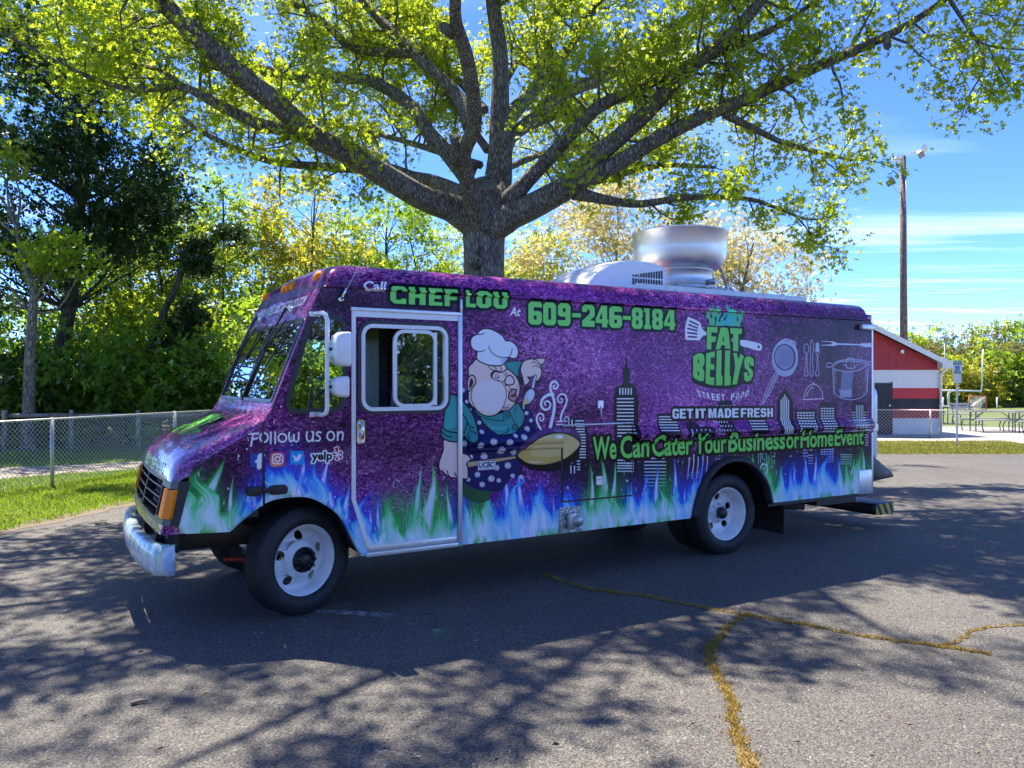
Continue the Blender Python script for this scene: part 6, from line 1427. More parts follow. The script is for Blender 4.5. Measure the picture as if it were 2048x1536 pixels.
# ------------------------------------------------------------------ the big oak behind the truck
rng = np.random.default_rng(11)
M_OAKBARK = bark_material('oak_bark', (.11, .09, .077), (.27, .23, .195), .45)
M_OAKLEAF = leaf_material('oak_leaf', (.12, .19, .015, 1), (.24, .29, .025, 1), (.34, .52, .02, 1), (.74, .78, .05, 1), .62, .08)
OD = 14.5
ob = AT(968, 700, OD)
oak = empty('oak_tree', (ob.x, ob.y, 0))
tag(oak, 'big spreading oak with yellow green young leaves behind the food truck', 'tree')
def oak_local(V): return np.asarray(V) - np.array((ob.x, ob.y, 0))
LIMBS = [  # (px, py, depth, width px) along each limb, trunk outward; small 'fol' = share of the length that stays bare
 ('l1', .30, 1.0, [(955, 440, 14.4, 84), (900, 415, 14.2, 64), (850, 398, 13.9, 58), (780, 358, 13.4, 56), (700, 308, 12.9, 54), (620, 268, 12.4, 52), (560, 212, 12.0, 50), (480, 150, 11.6, 48), (400, 78, 11.2, 44), (320, 0, 10.8, 40), (230, -90, 10.4, 32), (120, -190, 10.0, 20)]),
 ('l2', .15, .8, [(606, 268, 12.4, 32), (560, 258, 12.3, 30), (513, 246, 12.2, 28), (444, 212, 12.0, 25), (403, 191, 11.9, 22), (369, 176, 11.8, 19), (308, 176, 11.7, 17), (273, 181, 11.6, 15), (205, 164, 11.4, 12), (154, 143, 11.2, 10), (68, 99, 11.0, 8), (-20, 55, 10.8, 5)]),
 ('l2b', .1, .8, [(369, 176, 11.8, 14), (331, 147, 11.9, 13), (294, 133, 12.0, 11), (219, 116, 12.1, 9), (171, 97, 12.2, 7), (110, 90, 12.3, 5)]),
 ('l3', .2, .8, [(930, 396, 14.6, 46), (873, 365, 14.9, 32), (826, 354, 15.1, 28), (775, 337, 15.3, 25), (702, 337, 15.4, 22), (600, 330, 15.5, 19), (540, 322, 15.5, 17), (478, 300, 15.5, 15), (403, 263, 15.5, 13), (362, 232, 15.5, 11), (342, 198, 15.5, 8), (310, 205, 15.5, 5)]),
 ('l4', .25, 1.1, [(935, 345, 14.8, 50), (892, 303, 15.1, 36), (855, 262, 15.4, 34), (820, 210, 15.7, 30), (746, 164, 16.0, 28), (680, 155, 16.2, 27), (600, 153, 16.4, 26), (513, 137, 16.6, 24), (444, 109, 16.8, 22), (342, 65, 17.0, 20), (240, 20, 17.2, 16), (120, -40, 17.4, 10)]),
 ('l5', .2, 1.2, [(945, 250, 14.9, 44), (910, 185, 15.2, 28), (826, 106, 15.8, 25), (760, 40, 16.3, 22), (690, -40, 16.8, 17), (600, -140, 17.4, 10)]),
 ('l5b', .2, 1.2, [(826, 106, 15.8, 22), (709, 98, 16.2, 20), (655, 51, 16.6, 17), (600, 15, 17.0, 14), (520, -50, 17.4, 9)]),
 ('l6', .75, .9, [(968, 440, 14.2, 60), (950, 412, 13.9, 48), (932, 352, 13.4, 38), (928, 303, 13.0, 36), (948, 255, 12.5, 36), (946, 190, 12.0, 35), (932, 109, 11.4, 34), (912, 45, 10.9, 30), (910, -20, 10.4, 28), (900, -150, 9.8, 24), (860, -330, 9.2, 18), (800, -520, 8.7, 9)]),
 ('l7', .45, 1.2, [(985, 440, 14.7, 84), (992, 390, 14.8, 74), (1000, 320, 14.9, 60), (1000, 220, 15.0, 46), (1000, 110, 15.1, 38), (985, 0, 15.1, 34), (975, -160, 15.0, 30), (990, -350, 14.8, 26), (1000, -540, 14.5, 12)]),
 ('l8', .2, 1.1, [(1000, 320, 14.9, 50), (1019, 277, 15.2, 34), (1074, 233, 15.6, 32), (1110, 197, 15.9, 30), (1165, 171, 16.2, 30), (1202, 157, 16.4, 29), (1274, 106, 16.8, 27), (1324, 70, 17.1, 25), (1432, 0, 17.6, 20), (1540, -90, 18, 12)]),
 ('l9', .2, 1.1, [(1002, 250, 15.0, 40), (1067, 182, 15.6, 28), (1110, 135, 16.0, 26), (1147, 80, 16.4, 24), (1183, 22, 16.8, 22), (1230, -60, 17.2, 17), (1300, -180, 17.6, 9)]),
 ('l10', .25, 1.0, [(995, 425, 14.3, 50), (1056, 361, 13.9, 36), (1110, 303, 13.6, 34), (1165, 244, 13.3, 32), (1202, 211, 13.1, 30), (1300, 165, 12.8, 27), (1399, 120, 12.6, 24), (1490, 83, 12.4, 20), (1560, 50, 12.2, 14), (1650, -10, 12, 8)]),
 ('l11', .3, 1.0, [(985, 445, 14.3, 84), (1030, 428, 14.1, 64), (1074, 408, 13.9, 60), (1147, 365, 13.6, 56), (1183, 321, 13.4, 46), (1227, 284, 13.2, 42), (1293, 226, 12.9, 38), (1366, 149, 12.5, 34), (1465, 66, 12.1, 30), (1530, -10, 11.8, 25), (1620, -130, 11.4, 15)]),
 ('l12', .25, .85, [(1160, 362, 13.5, 40), (1220, 335, 13.3, 38), (1274, 303, 13.1, 37), (1324, 273, 13.0, 36), (1407, 232, 12.7, 32), (1490, 199, 12.5, 29), (1573, 161, 12.3, 26), (1647, 128, 12.1, 24), (1759, 79, 11.8, 19), (1821, 46, 11.7, 16), (1883, 4, 11.5, 13), (1960, -50, 11.3, 9)]),
 ('l13', .1, .55, [(1448, 228, 12.6, 18), (1515, 261, 12.7, 15), (1573, 288, 12.8, 12), (1647, 306, 12.9, 9), (1705, 320, 13.0, 6), (1750, 314, 13.1, 4)]),
 ('l14', .3, .6, [(1150, 384, 13.7, 34), (1185, 394, 13.8, 26), (1225, 402, 14.0, 21), (1283, 408, 14.2, 18), (1374, 395, 14.4, 15), (1490, 397, 14.6, 11), (1548, 414, 14.7, 8), (1614, 439, 14.7, 5), (1660, 433, 14.7, 3)]),
 ('l14b', .2, .5, [(1590, 430, 14.7, 5), (1612, 455, 14.6, 4), (1631, 484, 14.5, 3), (1680, 500, 14.5, 2.5)]),
 ('l15', .3, .7, [(1160, 366, 13.9, 24), (1220, 354, 14.3, 20), (1274, 339, 14.7, 17), (1340, 330, 15.2, 12), (1430, 335, 15.6, 7)]),
 ('l16', .2, .55, [(1900, 0, 11.5, 9), (1954, 79, 11.4, 6), (1999, 95, 11.4, 5), (2060, 100, 11.4, 4)]),
 ('l17', .3, .4, [(1940, 60, 11.4, 5), (1970, 128, 11.4, 4), (1941, 186, 11.4, 3), (1920, 240, 11.4, 2)]),
 ('l18', .3, .5, [(1975, 90, 11.4, 4), (2005, 150, 11.3, 3.5), (2040, 200, 11.3, 3)]),
 ('b1', .22, 1.5, [(975, 300, 15.2, 18), (900, 200, 17, 14), (820, 120, 19, 10), (720, 60, 20.5, 5)]),
 ('b2', .22, 1.5, [(1010, 280, 15.2, 18), (1120, 230, 17.5, 14), (1260, 200, 19.5, 10), (1400, 180, 21, 5)]),
 ('b3', .22, 1.5, [(960, 330, 15, 18), (800, 280, 17.5, 14), (640, 240, 19.5, 9), (500, 210, 21, 5)]),
 ('b4', .22, 1.5, [(990, 200, 15.5, 18), (1050, 100, 17.5, 13), (1120, 20, 19, 9), (1190, -60, 20, 5)]),
 ('b5', .22, 1.5, [(970, 220, 15.3, 18), (880, 120, 18, 13), (800, 30, 20, 9), (720, -50, 21, 5)]),
 ('b6', .22, 1.4, [(1005, 340, 15, 16), (1110, 300, 17.5, 12), (1230, 285, 19.5, 8), (1330, 270, 21, 5)]),
]
def oak_limbs():
    out = []
    for nm, bare, reach, pts in LIMBS:
        P = np.array([AT(x, y, d)[:] for x, y, d, w in pts]); r = np.array([w * .5 * d / FPX * (.86 if i else 1.0) for i, (x, y, d, w) in enumerate(pts)])
        P = np.array(spline(P, False, 3)); r = np.interp(np.linspace(0, 1, len(P)), np.linspace(0, 1, len(r)), r)
        out.append((bare, reach, P, r))
    rge = np.random.default_rng(77); top = AT(985, 0, 15.1); tp_ = np.array(top[:])
    # upper and forward limbs above the frame
    for k, (dx_, dy_, z1, r0) in enumerate([(-3.2, -5.6, 9.6, .16), (2.6, -5.4, 9.8, .15), (-.4, -5.0, 12.2, .15), (-6.2, -4.6, 9.0, .16), (6.2, -4.2, 9.4, .16), (-7.2, .5, 11.5, .15), (7.2, 1.0, 11.5, .15), (-4.5, -2.5, 12.8, .14), (4.6, -2.2, 12.8, .14), (1.5, 4.5, 12.8, .14), (-3.0, 4.5, 12.0, .14), (0, -1, 14.5, .14), (-8.6, -2.8, 8.0, .14), (8.8, -2.6, 9.0, .14), (5.6, -6.0, 8.2, .13), (9.6, -4.6, 8.0, .12), (-5.0, -6.8, 8.6, .13), (-2.6, -7.2, 9.6, .13), (-7.4, -6.2, 8.0, .13), (-9.5, -5.0, 7.6, .12), (3.6, -6.6, 9.4, .12), (-4.0, -7.6, 9.5, .12), (-6.2, -7.5, 9.0, .12), (5.2, -7.6, 9.2, .12)]):
        s0 = np.array((tp_[0] + rge.uniform(-.1, .1), tp_[1] + rge.uniform(-.1, .1), rge.uniform(9.7, 11.0))); e = np.array((tp_[0] + dx_, tp_[1] + dy_, z1))
        mid = s0 + (e - s0) * .45 + np.array((rge.uniform(-.5, .5), rge.uniform(-.5, .5), .45))
        P = np.array(spline([s0, mid, e], False, 8)); out.append((.30, -1.15 if dy_ > -4 else -1.1001, P, np.linspace(r0, .025, len(P))))
    return out
ol = oak_limbs()
mb = MB()
tpts = [AT(968, y, OD) for y in (560, 500, 460, 430)]
tr_pts = [(ob.x, ob.y, -.05), (ob.x, ob.y, .25), (ob.x, ob.y, .9), (ob.x + .01, ob.y, 2.4)] + [p[:] for p in tpts] + [AT(985, 380, 14.7)[:]]
mb.tube(tr_pts, [.62, .50, .41, .375, .375, .375, .40, .46, .40], 20)
mb.build('trunk', M_OAKBARK, oak, off=(ob.x, ob.y, 0))
mb = MB(); mb.tube([AT(955, 530, 14.15)[:], AT(945, 512, 14.08)[:], AT(938, 498, 14.02)[:]], [.16, .09, .05], 8); mb.build('bark_wound', M_OAKBARK, oak, off=(ob.x, ob.y, 0))
for x, y, d, ex, ey, w in ((905, 66, 11.2, 888, 55, 26), (915, 330, 13.1, 908, 272, 20), (1335, 268, 12.95, 1310, 283, 22), (1770, 72, 11.8, 1775, 92, 18), (560, 205, 12.0, 415, 152, 1)):
    if w > 1: MB().tube([AT(x, y, d)[:], AT(ex, ey, d - .35)[:]], [w * .5 * d / FPX, w * .42 * d / FPX], 10).build('cut_stub', M_OAKBARK, oak, off=(ob.x, ob.y, 0))
twigs = []; lp = []
for bare, reach, P, r in ol:
    step = (1.25 if reach > -1.11 else 1.85) if reach < 0 else 1.0; reach = abs(reach)
    MB().tube([tuple(p) for p in P], list(r), 10 if r[0] > .1 else 6).build('limb', M_OAKBARK, oak, off=(ob.x, ob.y, 0), fix=False)
    seg = np.linalg.norm(np.diff(P, axis=0), axis=1); cum = np.concatenate([[0], np.cumsum(seg)]); Ltot = cum[-1]
    s_ = bare * Ltot
    while s_ < Ltot + .01:
        i = min(len(P) - 2, int(np.searchsorted(cum, s_) - 1)); i = max(i, 0)
        p = P[i] + (P[i + 1] - P[i]) * min(1, (s_ - cum[i]) / max(seg[i], 1e-6)); t_ = (P[i + 1] - P[i]) / max(seg[i], 1e-6); rr_ = np.interp(s_, cum, r)
        side = rng.normal(size=3); side -= side @ t_ * t_; side /= np.linalg.norm(side)
        d = t_ * rng.uniform(.2, .9) + side * 1.0 + np.array((0, 0, rng.uniform(-.15, .65)))
        ln_ = reach * rng.uniform(.75, 1.5) * (1.05 - .35 * s_ / Ltot)
        sec_p = grow(rng, p, d, ln_, 5, .22, .02); twigs.append((sec_p, np.linspace(min(rr_ * .45, .032), .006, len(sec_p))))
        for k in range(int(3 + ln_ * 4.2)):
            j = rng.uniform(.25, 1.0) * (len(sec_p) - 1); a = int(min(j, len(sec_p) - 2)); q = sec_p[a] + (sec_p[a + 1] - sec_p[a]) * (j - a)
            td = (sec_p[a + 1] - sec_p[a]); td = td / np.linalg.norm(td) * .5 + rng.normal(size=3) * .75 + np.array((0, 0, .15))
            tw = grow(rng, q, td, rng.uniform(.28, .62), 3, .28); twigs.append((tw, np.linspace(.006, .0025, len(tw))))
            nl = int(rng.integers(13, 24)); b_ = rng.beta(2.2, 1.0, nl)[:, None]
            c0 = tw[0] + (tw[-1] - tw[0]) * b_; lp.append(c0 + rng.normal(size=(nl, 3)) * .10)
        s_ += rng.uniform(.13, .28) * step
lp = np.vstack(lp)
V, F = tubes_np(twigs, 3)
mesh_np('branches', oak_local(V), F, M_OAKBARK, oak)['kind'] = 'stuff'
leaves('crown', oak_local(lp), .105, M_OAKLEAF, oak, rng, OAK_V, OAK_F, .25)
print('oak leaves', len(lp), 'twigs', len(twigs))
# ------------------------------------------------------------------ woods behind
M_BARK2 = bark_material('grey_bark', (.16, .135, .11), (.34, .29, .24)); M_BARK3 = bark_material('dark_bark', (.05, .042, .036), (.13, .11, .095))
LM = {
 'dark': leaf_material('dark_leaf', (.016, .038, .012, 1), (.045, .085, .02, 1), (.03, .075, .01, 1), (.10, .19, .03, 1), .42, .12),
 'green': leaf_material('green_leaf', (.06, .13, .015, 1), (.13, .21, .028, 1), (.20, .40, .02, 1), (.48, .64, .05, 1), .52, .10),
 'lime': leaf_material('lime_leaf', (.10, .17, .016, 1), (.20, .26, .03, 1), (.36, .52, .02, 1), (.72, .76, .06, 1), .55, .08),
 'yellow': leaf_material('yellow_leaf', (.17, .18, .02, 1), (.27, .26, .04, 1), (.45, .45, .03, 1), (.72, .66, .08, 1), .52, .06),
 'pale': leaf_material('pale_blossom', (.38, .33, .11, 1), (.56, .49, .22, 1), (.58, .50, .16, 1), (.82, .73, .34, 1), .42, .04),
 'tan': leaf_material('tan_leaf', (.17, .15, .06, 1), (.26, .23, .10, 1), (.25, .22, .07, 1), (.42, .36, .14, 1), .42, .04),
 'ivy': leaf_material('ivy_leaf', (.014, .034, .010, 1), (.04, .075, .016, 1), (.02, .05, .008, 1), (.08, .15, .02, 1), .35, .14),
}
def tree(name, label, cat, base, h, blobs, mat, bark, n, size, r0, seed, group=None, clump=.42, trunk=None, tv=SPRAY_V, tf=SPRAY_F, nclump=None, branches=True, shell=.45, rig=1.0):
    """trunk with limbs and a crown of leaf clumps inside ellipsoids blobs: (x, y, z, rx, ry, rz) from the base"""
    g = np.random.default_rng(seed); t = empty(name, (base[0], base[1], 0)); tag(t, label, cat, group)
    tp = np.array(trunk if trunk is not None else grow(g, (0, 0, -.1), (0, 0, 1), h, 6, .05)); tp = np.array(spline(tp, False, 3))
    mb = MB(); mb.tube([tuple(p) for p in tp], list(np.linspace(r0, r0 * .22, len(tp)) * np.where(np.arange(len(tp)) == 0, 1.35, 1)), 8); mb.build('trunk', bark, t, fix=False)
    vol = np.array([b[3] * b[4] * b[5] for b in blobs]) ** .75; vol /= vol.sum(); nc = nclump or max(12, int(n / 60)); C = []
    for k in range(nc):
        b = blobs[int(g.choice(len(blobs), p=vol))]; d = g.normal(size=3); d /= np.linalg.norm(d); q = g.uniform(shell, 1.0) ** .6
        C.append(np.array(b[:3]) + d * np.array(b[3:]) * q)
    C = np.array(C); br = []
    if branches:
        for c in C[::max(1, nc // 46)]:
            k = int(np.clip(np.searchsorted(tp[:, 2], max(tp[0, 2] + .25 * h, c[2] - np.hypot(*(c[:2] - tp[0, :2])) * .9 - .4)), 1, len(tp) - 1)); a = tp[k]
            m = (a + c) / 2 + g.normal(size=3) * .18 * np.linalg.norm(c - a) * .5; m[2] -= .06 * np.linalg.norm(c - a); ra = r0 * .26 * rig
            br.append((np.array(spline([a, m, c], False, 4)), np.linspace(ra, ra * .16, 9)))
        V, F = tubes_np(br, 4); mesh_np('branches', V, F, bark, t)['kind'] = 'stuff'
    w_ = g.uniform(.4, 1.6, nc); w_ = (w_ / w_.sum() * n).astype(int)
    P = np.vstack([C[i] + g.normal(size=(w_[i], 3)) * clump * np.array((1.15, 1.15, .7)) for i in range(nc)])
    P = P[P[:, 2] > .05]
    leaves('crown', P, size, mat, t, g, tv, tf, .15)
    return t
def at_px(px, depth): return ((px - 1024) / FPX * depth, depth)
def zof(py, depth): return CAMH + (HORY - py) / FPX * depth
# tall dark tree and the pale bare trunk in front of it
tree('dark_tree', 'tall dense dark green tree at the end of the chain link fence', 'tree', at_px(110, 23.5), 15, [(-.3, 0, 7.2, 2.6, 2.4, 2.4), (1.7, .2, 8.0, 1.9, 2, 1.9), (-1.6, 0, 10.5, 2.8, 2.4, 2.4), (.6, 0, 12.6, 2.4, 2.4, 2.2), (2.7, 0, 6.6, 1.5, 1.5, 1.2), (-2.2, 0, 5.0, 1.8, 1.8, 1.6), (.4, .2, 4.9, 1.6, 1.5, 1.2), (2.6, .3, 10.2, 1.4, 1.4, 1.2)], LM['dark'], M_BARK3, 15000, .25, .26, 21, clump=.40)
pt = [(0, 0, -.1), (.02, 0, 1.2), (.05, 0, 2.4), (.12, 0, 3.6), (.15, 0, 4.25), (.0, 0, 4.6), (-.18, 0, 5.1), (-.3, 0, 5.8)]
tree('pale_tree', 'bare pale grey trunk with a little yellow green foliage in front of the dark tree', 'tree', at_px(56, 20.5), 5.8, [(-.6, 0, 5.2, 1.3, .9, .8), (.9, 0, 4.9, 1.0, .8, .5), (-1.5, 0, 7.6, 1.2, .9, .5)], LM['lime'], M_BARK2, 900, .24, .17, 22, trunk=pt, clump=.3)
# ivy-grown leaning trunk
ip = [(0, 0, -.1), (.2, 0, 1.3), (.55, 0, 2.6), (1.05, 0, 3.9), (1.55, 0, 5.0), (1.9, 0, 6.0)]
iv = tree('ivy_tree', 'leaning tree trunk thickly overgrown with dark ivy among the shrubs', 'tree', at_px(258, 23.2), 6, [(.3 + .32 * k, 0, .8 + .62 * k, .42, .4, .5) for k in range(6)] + [(2.0, 0, 5.6, .7, .5, .6), (2.9, 0, 6.2, .6, .5, .4)], LM['ivy'], M_BARK3, 5200, .16, .20, 23, trunk=ip, clump=.16, branches=False, shell=.1)
# saplings and light trees standing above the shrubs
for i, (px, dp, top, rx, n, m, lab) in enumerate([
    (285, 27, 370, 1.5, 2600, 'green', 'slim light green sapling left of the ivy covered trunk'), (345, 28, 300, 1.6, 2600, 'lime', 'slim yellow green sapling with thin stems right of the ivy covered trunk'),
    (232, 29, 430, 1.3, 2000, 'green', 'small bright sapling half hidden by the dark tree'), (452, 30, 330, 1.9, 2600, 'green', 'airy green tree above the truck hood'),
    (590, 31, 330, 2.5, 4200, 'yellow', 'thin yellow green tree rising above the truck windshield'), (520, 33, 400, 2.0, 2600, 'lime', 'airy lime green tree beside the thin yellow one'),
    (770, 34, 380, 3.2, 6500, 'green', 'full green tree behind the oak trunk above the cab roof'), (880, 36, 420, 2.6, 4600, 'lime', 'lime green tree close behind the oak trunk'),
    (680, 37, 400, 2.6, 4200, 'lime', 'light green tree between the yellow and the full green tree'), (1075, 32, 455, 2.0, 2600, 'lime', 'low yellow green tree right of the oak trunk')]):
    h = zof(top, dp); x, y = at_px(px, dp)
    bl = [(0, 0, h * .82, rx * .75, rx * .75, h * .17), (-rx * .5, 0, h * .62, rx * .75, rx * .7, h * .17), (rx * .5, .2, h * .58, rx * .8, rx * .7, h * .17), (0, 0, h * .42, rx * .8, rx * .7, h * .12)]
    tree('light_tree', lab, 'tree', (x, y), h * .95, bl, LM[m], M_BARK2 if i in (1, 4) else M_BARK3, n, .23, .07 + .014 * rx, 40 + i, 'light trees behind the shrubs', clump=.34)
# pale blossoming trees right of the oak
for i, (px, dp, top, rx, n, lab) in enumerate([(1245, 30, 330, 3.4, 15000, 'wide pale yellow blossoming tree behind the exhaust fan'), (1470, 31, 390, 2.7, 8500, 'thin pale blossoming tree with bare twigs at the edge of the open sky')]):
    h = zof(top, dp); x, y = at_px(px, dp); g = np.random.default_rng(70 + i)
    bl = [(0, 0, h * .80, rx * .7, rx * .7, h * .16), (-rx * .55, 0, h * .66, rx * .7, rx * .7, h * .17), (rx * .55, .2, h * .64, rx * .7, rx * .7, h * .17), (0, 0, h * .52, rx * .9, rx * .7, h * .12), (-.4 * rx, 0, h * .42, rx * .8, rx * .6, h * .10), (.5 * rx, 0, h * .44, rx * .7, rx * .6, h * .10)]
    tree('blossom_tree', lab, 'tree', (x, y), h * .8, bl, LM['pale'], M_BARK2, n, .17, .15, 60 + i, 'pale blossoming trees', clump=.36, nclump=230, rig=.8)
# shrubs filling the edge of the wood
SH = [(-40, 22.5, 640, 1.9, 'dark'), (40, 24.5, 600, 1.9, 'green'), (120, 22.6, 690, 1.5, 'green'), (185, 24, 600, 1.7, 'green'), (250, 25.5, 560, 1.8, 'lime'), (320, 23.0, 640, 1.6, 'green'), (395, 24.5, 600, 1.7, 'lime'),
      (455, 22.8, 650, 1.5, 'green'), (520, 25, 590, 1.9, 'green'), (600, 26, 600, 2.0, 'lime'), (690, 26, 590, 2.0, 'green'), (780, 27, 560, 2.1, 'green'), (870, 28, 560, 2.2, 'lime'), (80, 27, 560, 2.2, 'dark'), (210, 28, 520, 2.0, 'green'), (350, 28.5, 520, 2.1, 'green'), (480, 29, 540, 2.1, 'green'), (985, 29, 560, 2.1, 'green'), (1090, 29, 570, 2.1, 'lime'), (1200, 30, 575, 2.1, 'green')]
SHL = ['dark shrub at the very end of the fence', 'leafy shrub beside the pale bare trunk', 'low shrub in front of the dark tree', 'green shrub between the dark tree and the ivy trunk', 'lime shrub directly behind the ivy covered trunk', 'green shrub at the foot of the ivy covered trunk', 'lime shrub above the wooden rail', 'dense green shrub next to the truck windshield', 'green shrub seen through the windshield', 'lime shrub seen through the quarter window', 'green shrub seen through the cab side window', 'green shrub behind the cab', 'lime shrub left of the oak trunk', 'dark shrub deep in the wood behind the pale trunk', 'tall green shrub deep in the wood', 'tall green shrub behind the ivy covered trunk', 'tall green shrub behind the windshield', 'green shrub hidden behind the oak trunk', 'lime shrub right of the oak trunk', 'green shrub below the pale blossoming tree']
for i, (px, dp, top, rx, m) in enumerate(SH):
    h = zof(top, dp); x, y = at_px(px, dp)
    bl = [(0, 0, h * .70, rx * .8, rx * .8, h * .28), (-rx * .5, -.2, h * .45, rx * .8, rx * .8, h * .28), (rx * .5, -.2, h * .42, rx * .8, rx * .8, h * .28), (0, -.3, h * .22, rx, rx * .8, h * .2)]
    tree('shrub', SHL[i], 'shrub', (x, y), h * .7, bl, LM[m], M_BARK3, 2400 if dp < 27 else 2000, .25, .06, 100 + i, 'shrubs along the edge of the wood', clump=.34)
# far tree line beyond the playing field
fr_ = random.Random(3)
FAR = []
for k in range(13): FAR.append((1735 + k * 27 + fr_.uniform(-8, 8), 66 + fr_.uniform(-3, 3), 668 - 3.0 * k + fr_.uniform(-14, 14), fr_.choice(['green', 'lime', 'green', 'tan', 'lime'])))
for k in range(9): FAR.append((1850 + k * 27 + fr_.uniform(-8, 8), 60 + fr_.uniform(-2, 2), 712 - 2 * k + fr_.uniform(-16, 16), fr_.choice(['green', 'lime', 'tan', 'yellow'])))
FAR += [(1975, 64, 638, 'tan'), (2035, 62, 642, 'green'), (1745, 58, 640, 'lime')]
for i, (px, dp, top, m) in enumerate(FAR):
    h = zof(top, dp); x, y = at_px(px, dp); rx = fr_.uniform(1.6, 2.3)
    bl = [(0, 0, h * .72, rx * .75, rx * .75, h * .26), (-rx * .5, -.3, h * .45, rx * .8, rx * .7, h * .28), (rx * .5, -.3, h * .45, rx * .8, rx * .7, h * .28), (0, -.4, h * .2, rx * 1.0, rx * .7, h * .2)]
    lab = {'green': 'mid green tree in the tree line beyond the playing field', 'lime': 'lime green tree in the tree line beyond the playing field', 'tan': 'tan budding tree in the tree line beyond the playing field', 'yellow': 'yellowish tree in the tree line beyond the playing field'}[m]
    tree('field_tree', lab, 'tree', (x, y), h * .7, bl, LM[m], M_BARK3, 1500, .34, .12, 200 + i, {'green': 'mid green trees of the far tree line', 'lime': 'lime trees of the far tree line', 'tan': 'tan trees of the far tree line', 'yellow': 'yellowish trees of the far tree line'}[m], clump=.42, branches=False)
# trees across the lot, behind the photographer: the truck's glass and film mirror them
br_ = random.Random(12)
for k in range(13):
    x = -21 + k * 3.6 + br_.uniform(-.8, .8); y = -9.5 + .9 * math.sin(k * 1.3) - (2.0 if 2 < k < 9 else 0); h = br_.uniform(3.6, 5.0); rx = br_.uniform(1.9, 2.5); m = br_.choice(['green', 'dark', 'green'])
    bl = [(0, 0, h * .72, rx * .8, rx * .8, h * .26), (-rx * .5, .2, h * .45, rx * .8, rx * .8, h * .28), (rx * .5, .2, h * .42, rx * .8, rx * .8, h * .28), (0, .3, h * .2, rx * 1.1, rx * .8, h * .2)]
    tree('lot_tree', 'leafy %s tree across the lot mirrored in the truck windows' % ('dark green' if m == 'dark' else 'mid green'), 'tree', (x, y), h * .75, bl, LM[m], M_BARK3, 1500, .36, .12, 300 + k, 'dark trees across the lot' if m == 'dark' else 'green trees across the lot', clump=.45, branches=False)
# short grass, dry grass in the cracks
def blades(name, P, hgt, wid, mat, g, label, cat):
    n = len(P); a = g.uniform(0, 2 * math.pi, n); h = hgt * g.uniform(.5, 1.3, n); w = wid * g.uniform(.6, 1.3, n); lean = g.normal(size=(n, 2)) * .5
    c, s_ = np.cos(a) * w, np.sin(a) * w; z0 = P[:, 2]
    V = np.stack([np.stack([P[:, 0] - c, P[:, 1] - s_, z0], 1), np.stack([P[:, 0] + c, P[:, 1] + s_, z0], 1), np.stack([P[:, 0] + lean[:, 0] * h, P[:, 1] + lean[:, 1] * h, z0 + h], 1)], 1).reshape(-1, 3)
    o = mesh_np(name, V, np.arange(3 * n).reshape(-1, 3), mat); return tag(o, label, cat, kind='stuff')
g = np.random.default_rng(9)
M_BLADE = leaf_material('grass_blade', (.10, .18, .014, 1), (.20, .28, .03, 1), (.22, .36, .018, 1), (.44, .54, .05, 1), .4, .05)
M_DRY = leaf_material('dry_blade', (.26, .17, .03, 1), (.42, .31, .09, 1), (.30, .20, .03, 1), (.45, .33, .08, 1), .3, .03)
M_VERGE = leaf_material('verge_blade', (.15, .17, .025, 1), (.30, .27, .07, 1), (.20, .24, .03, 1), (.36, .33, .07, 1), .35, .03)
def inside(pts, poly):
    x, y = pts[:, 0], pts[:, 1]; r = np.zeros(len(pts), bool); j = len(poly) - 1
    for i in range(len(poly)):
        (x1, y1), (x2, y2) = poly[i], poly[j]
        m = ((y1 > y) != (y2 > y)) & (x < (x2 - x1) * (y - y1) / (y2 - y1 + 1e-12) + x1); r ^= m; j = i
    return r
Q = np.column_stack([g.uniform(-13, -4.6, 150000), g.uniform(6.5, 21, 150000)])
Q = Q[inside(Q, lawn)]; Q = Q[~inside(Q, path_pts + path_far)]
blades('lawn_grass', np.column_stack([Q, np.full(len(Q), -.012)]), .05, .010, M_BLADE, g, 'short bright green grass of the lawn along the fence', 'grass')
Q = np.column_stack([g.uniform(8.3, 15, 26000), g.uniform(19.6, 24.0, 26000)])
blades('verge_grass', np.column_stack([Q, np.full(len(Q), -.010)]), .05, .012, M_VERGE, g, 'short dry yellowish grass strip along the lot edge', 'grass')
M_SOIL = earth_material('crack_soil', (.16, .10, .035, 1), (.26, .18, .07, 1))
def crack(pxs, w0, w1, n):
    """an open seam in the asphalt, filled with soil and dry grass"""
    P = np.array(spline([G(*p) for p in pxs], False, 6)); m = len(P); t = np.gradient(P, axis=0); t /= np.linalg.norm(t, axis=1)[:, None]; nn_ = np.column_stack([-t[:, 1], t[:, 0]])
    P = P + nn_ * g.normal(size=(m, 1)) * .012; wd = np.linspace(w0, w1, m)[:, None] * g.uniform(.45, 1.2, (m, 1))
    sheet('pavement_crack', [tuple(p) for p in P + nn_ * wd] + [tuple(p) for p in (P - nn_ * wd)[::-1]], .004, M_SOIL)
    k = g.uniform(0, m - 1.001, n); i = k.astype(int); f = (k - i)[:, None]; Q = P[i] * (1 - f) + P[i + 1] * f + nn_[i] * wd[i] * g.normal(size=(n, 1)) * .75
    return np.column_stack([Q, np.full(n, .003)])
CR = [crack([(1089, 1150), (1154, 1172), (1224, 1185), (1304, 1196), (1414, 1217), (1499, 1232)], .015, .03, 1100), crack([(1480, 1234), (1444, 1270), (1421, 1295), (1419, 1320), (1434, 1350), (1459, 1390), (1464, 1430), (1479, 1475), (1499, 1536), (1515, 1580)], .022, .040, 2600),
      crack([(1490, 1230), (1560, 1243), (1624, 1253), (1724, 1272), (1824, 1287), (1904, 1297), (1984, 1310)], .02, .014, 1500), crack([(1890, 1292), (1930, 1275), (1964, 1258), (2060, 1250)], .012, .01, 350)]
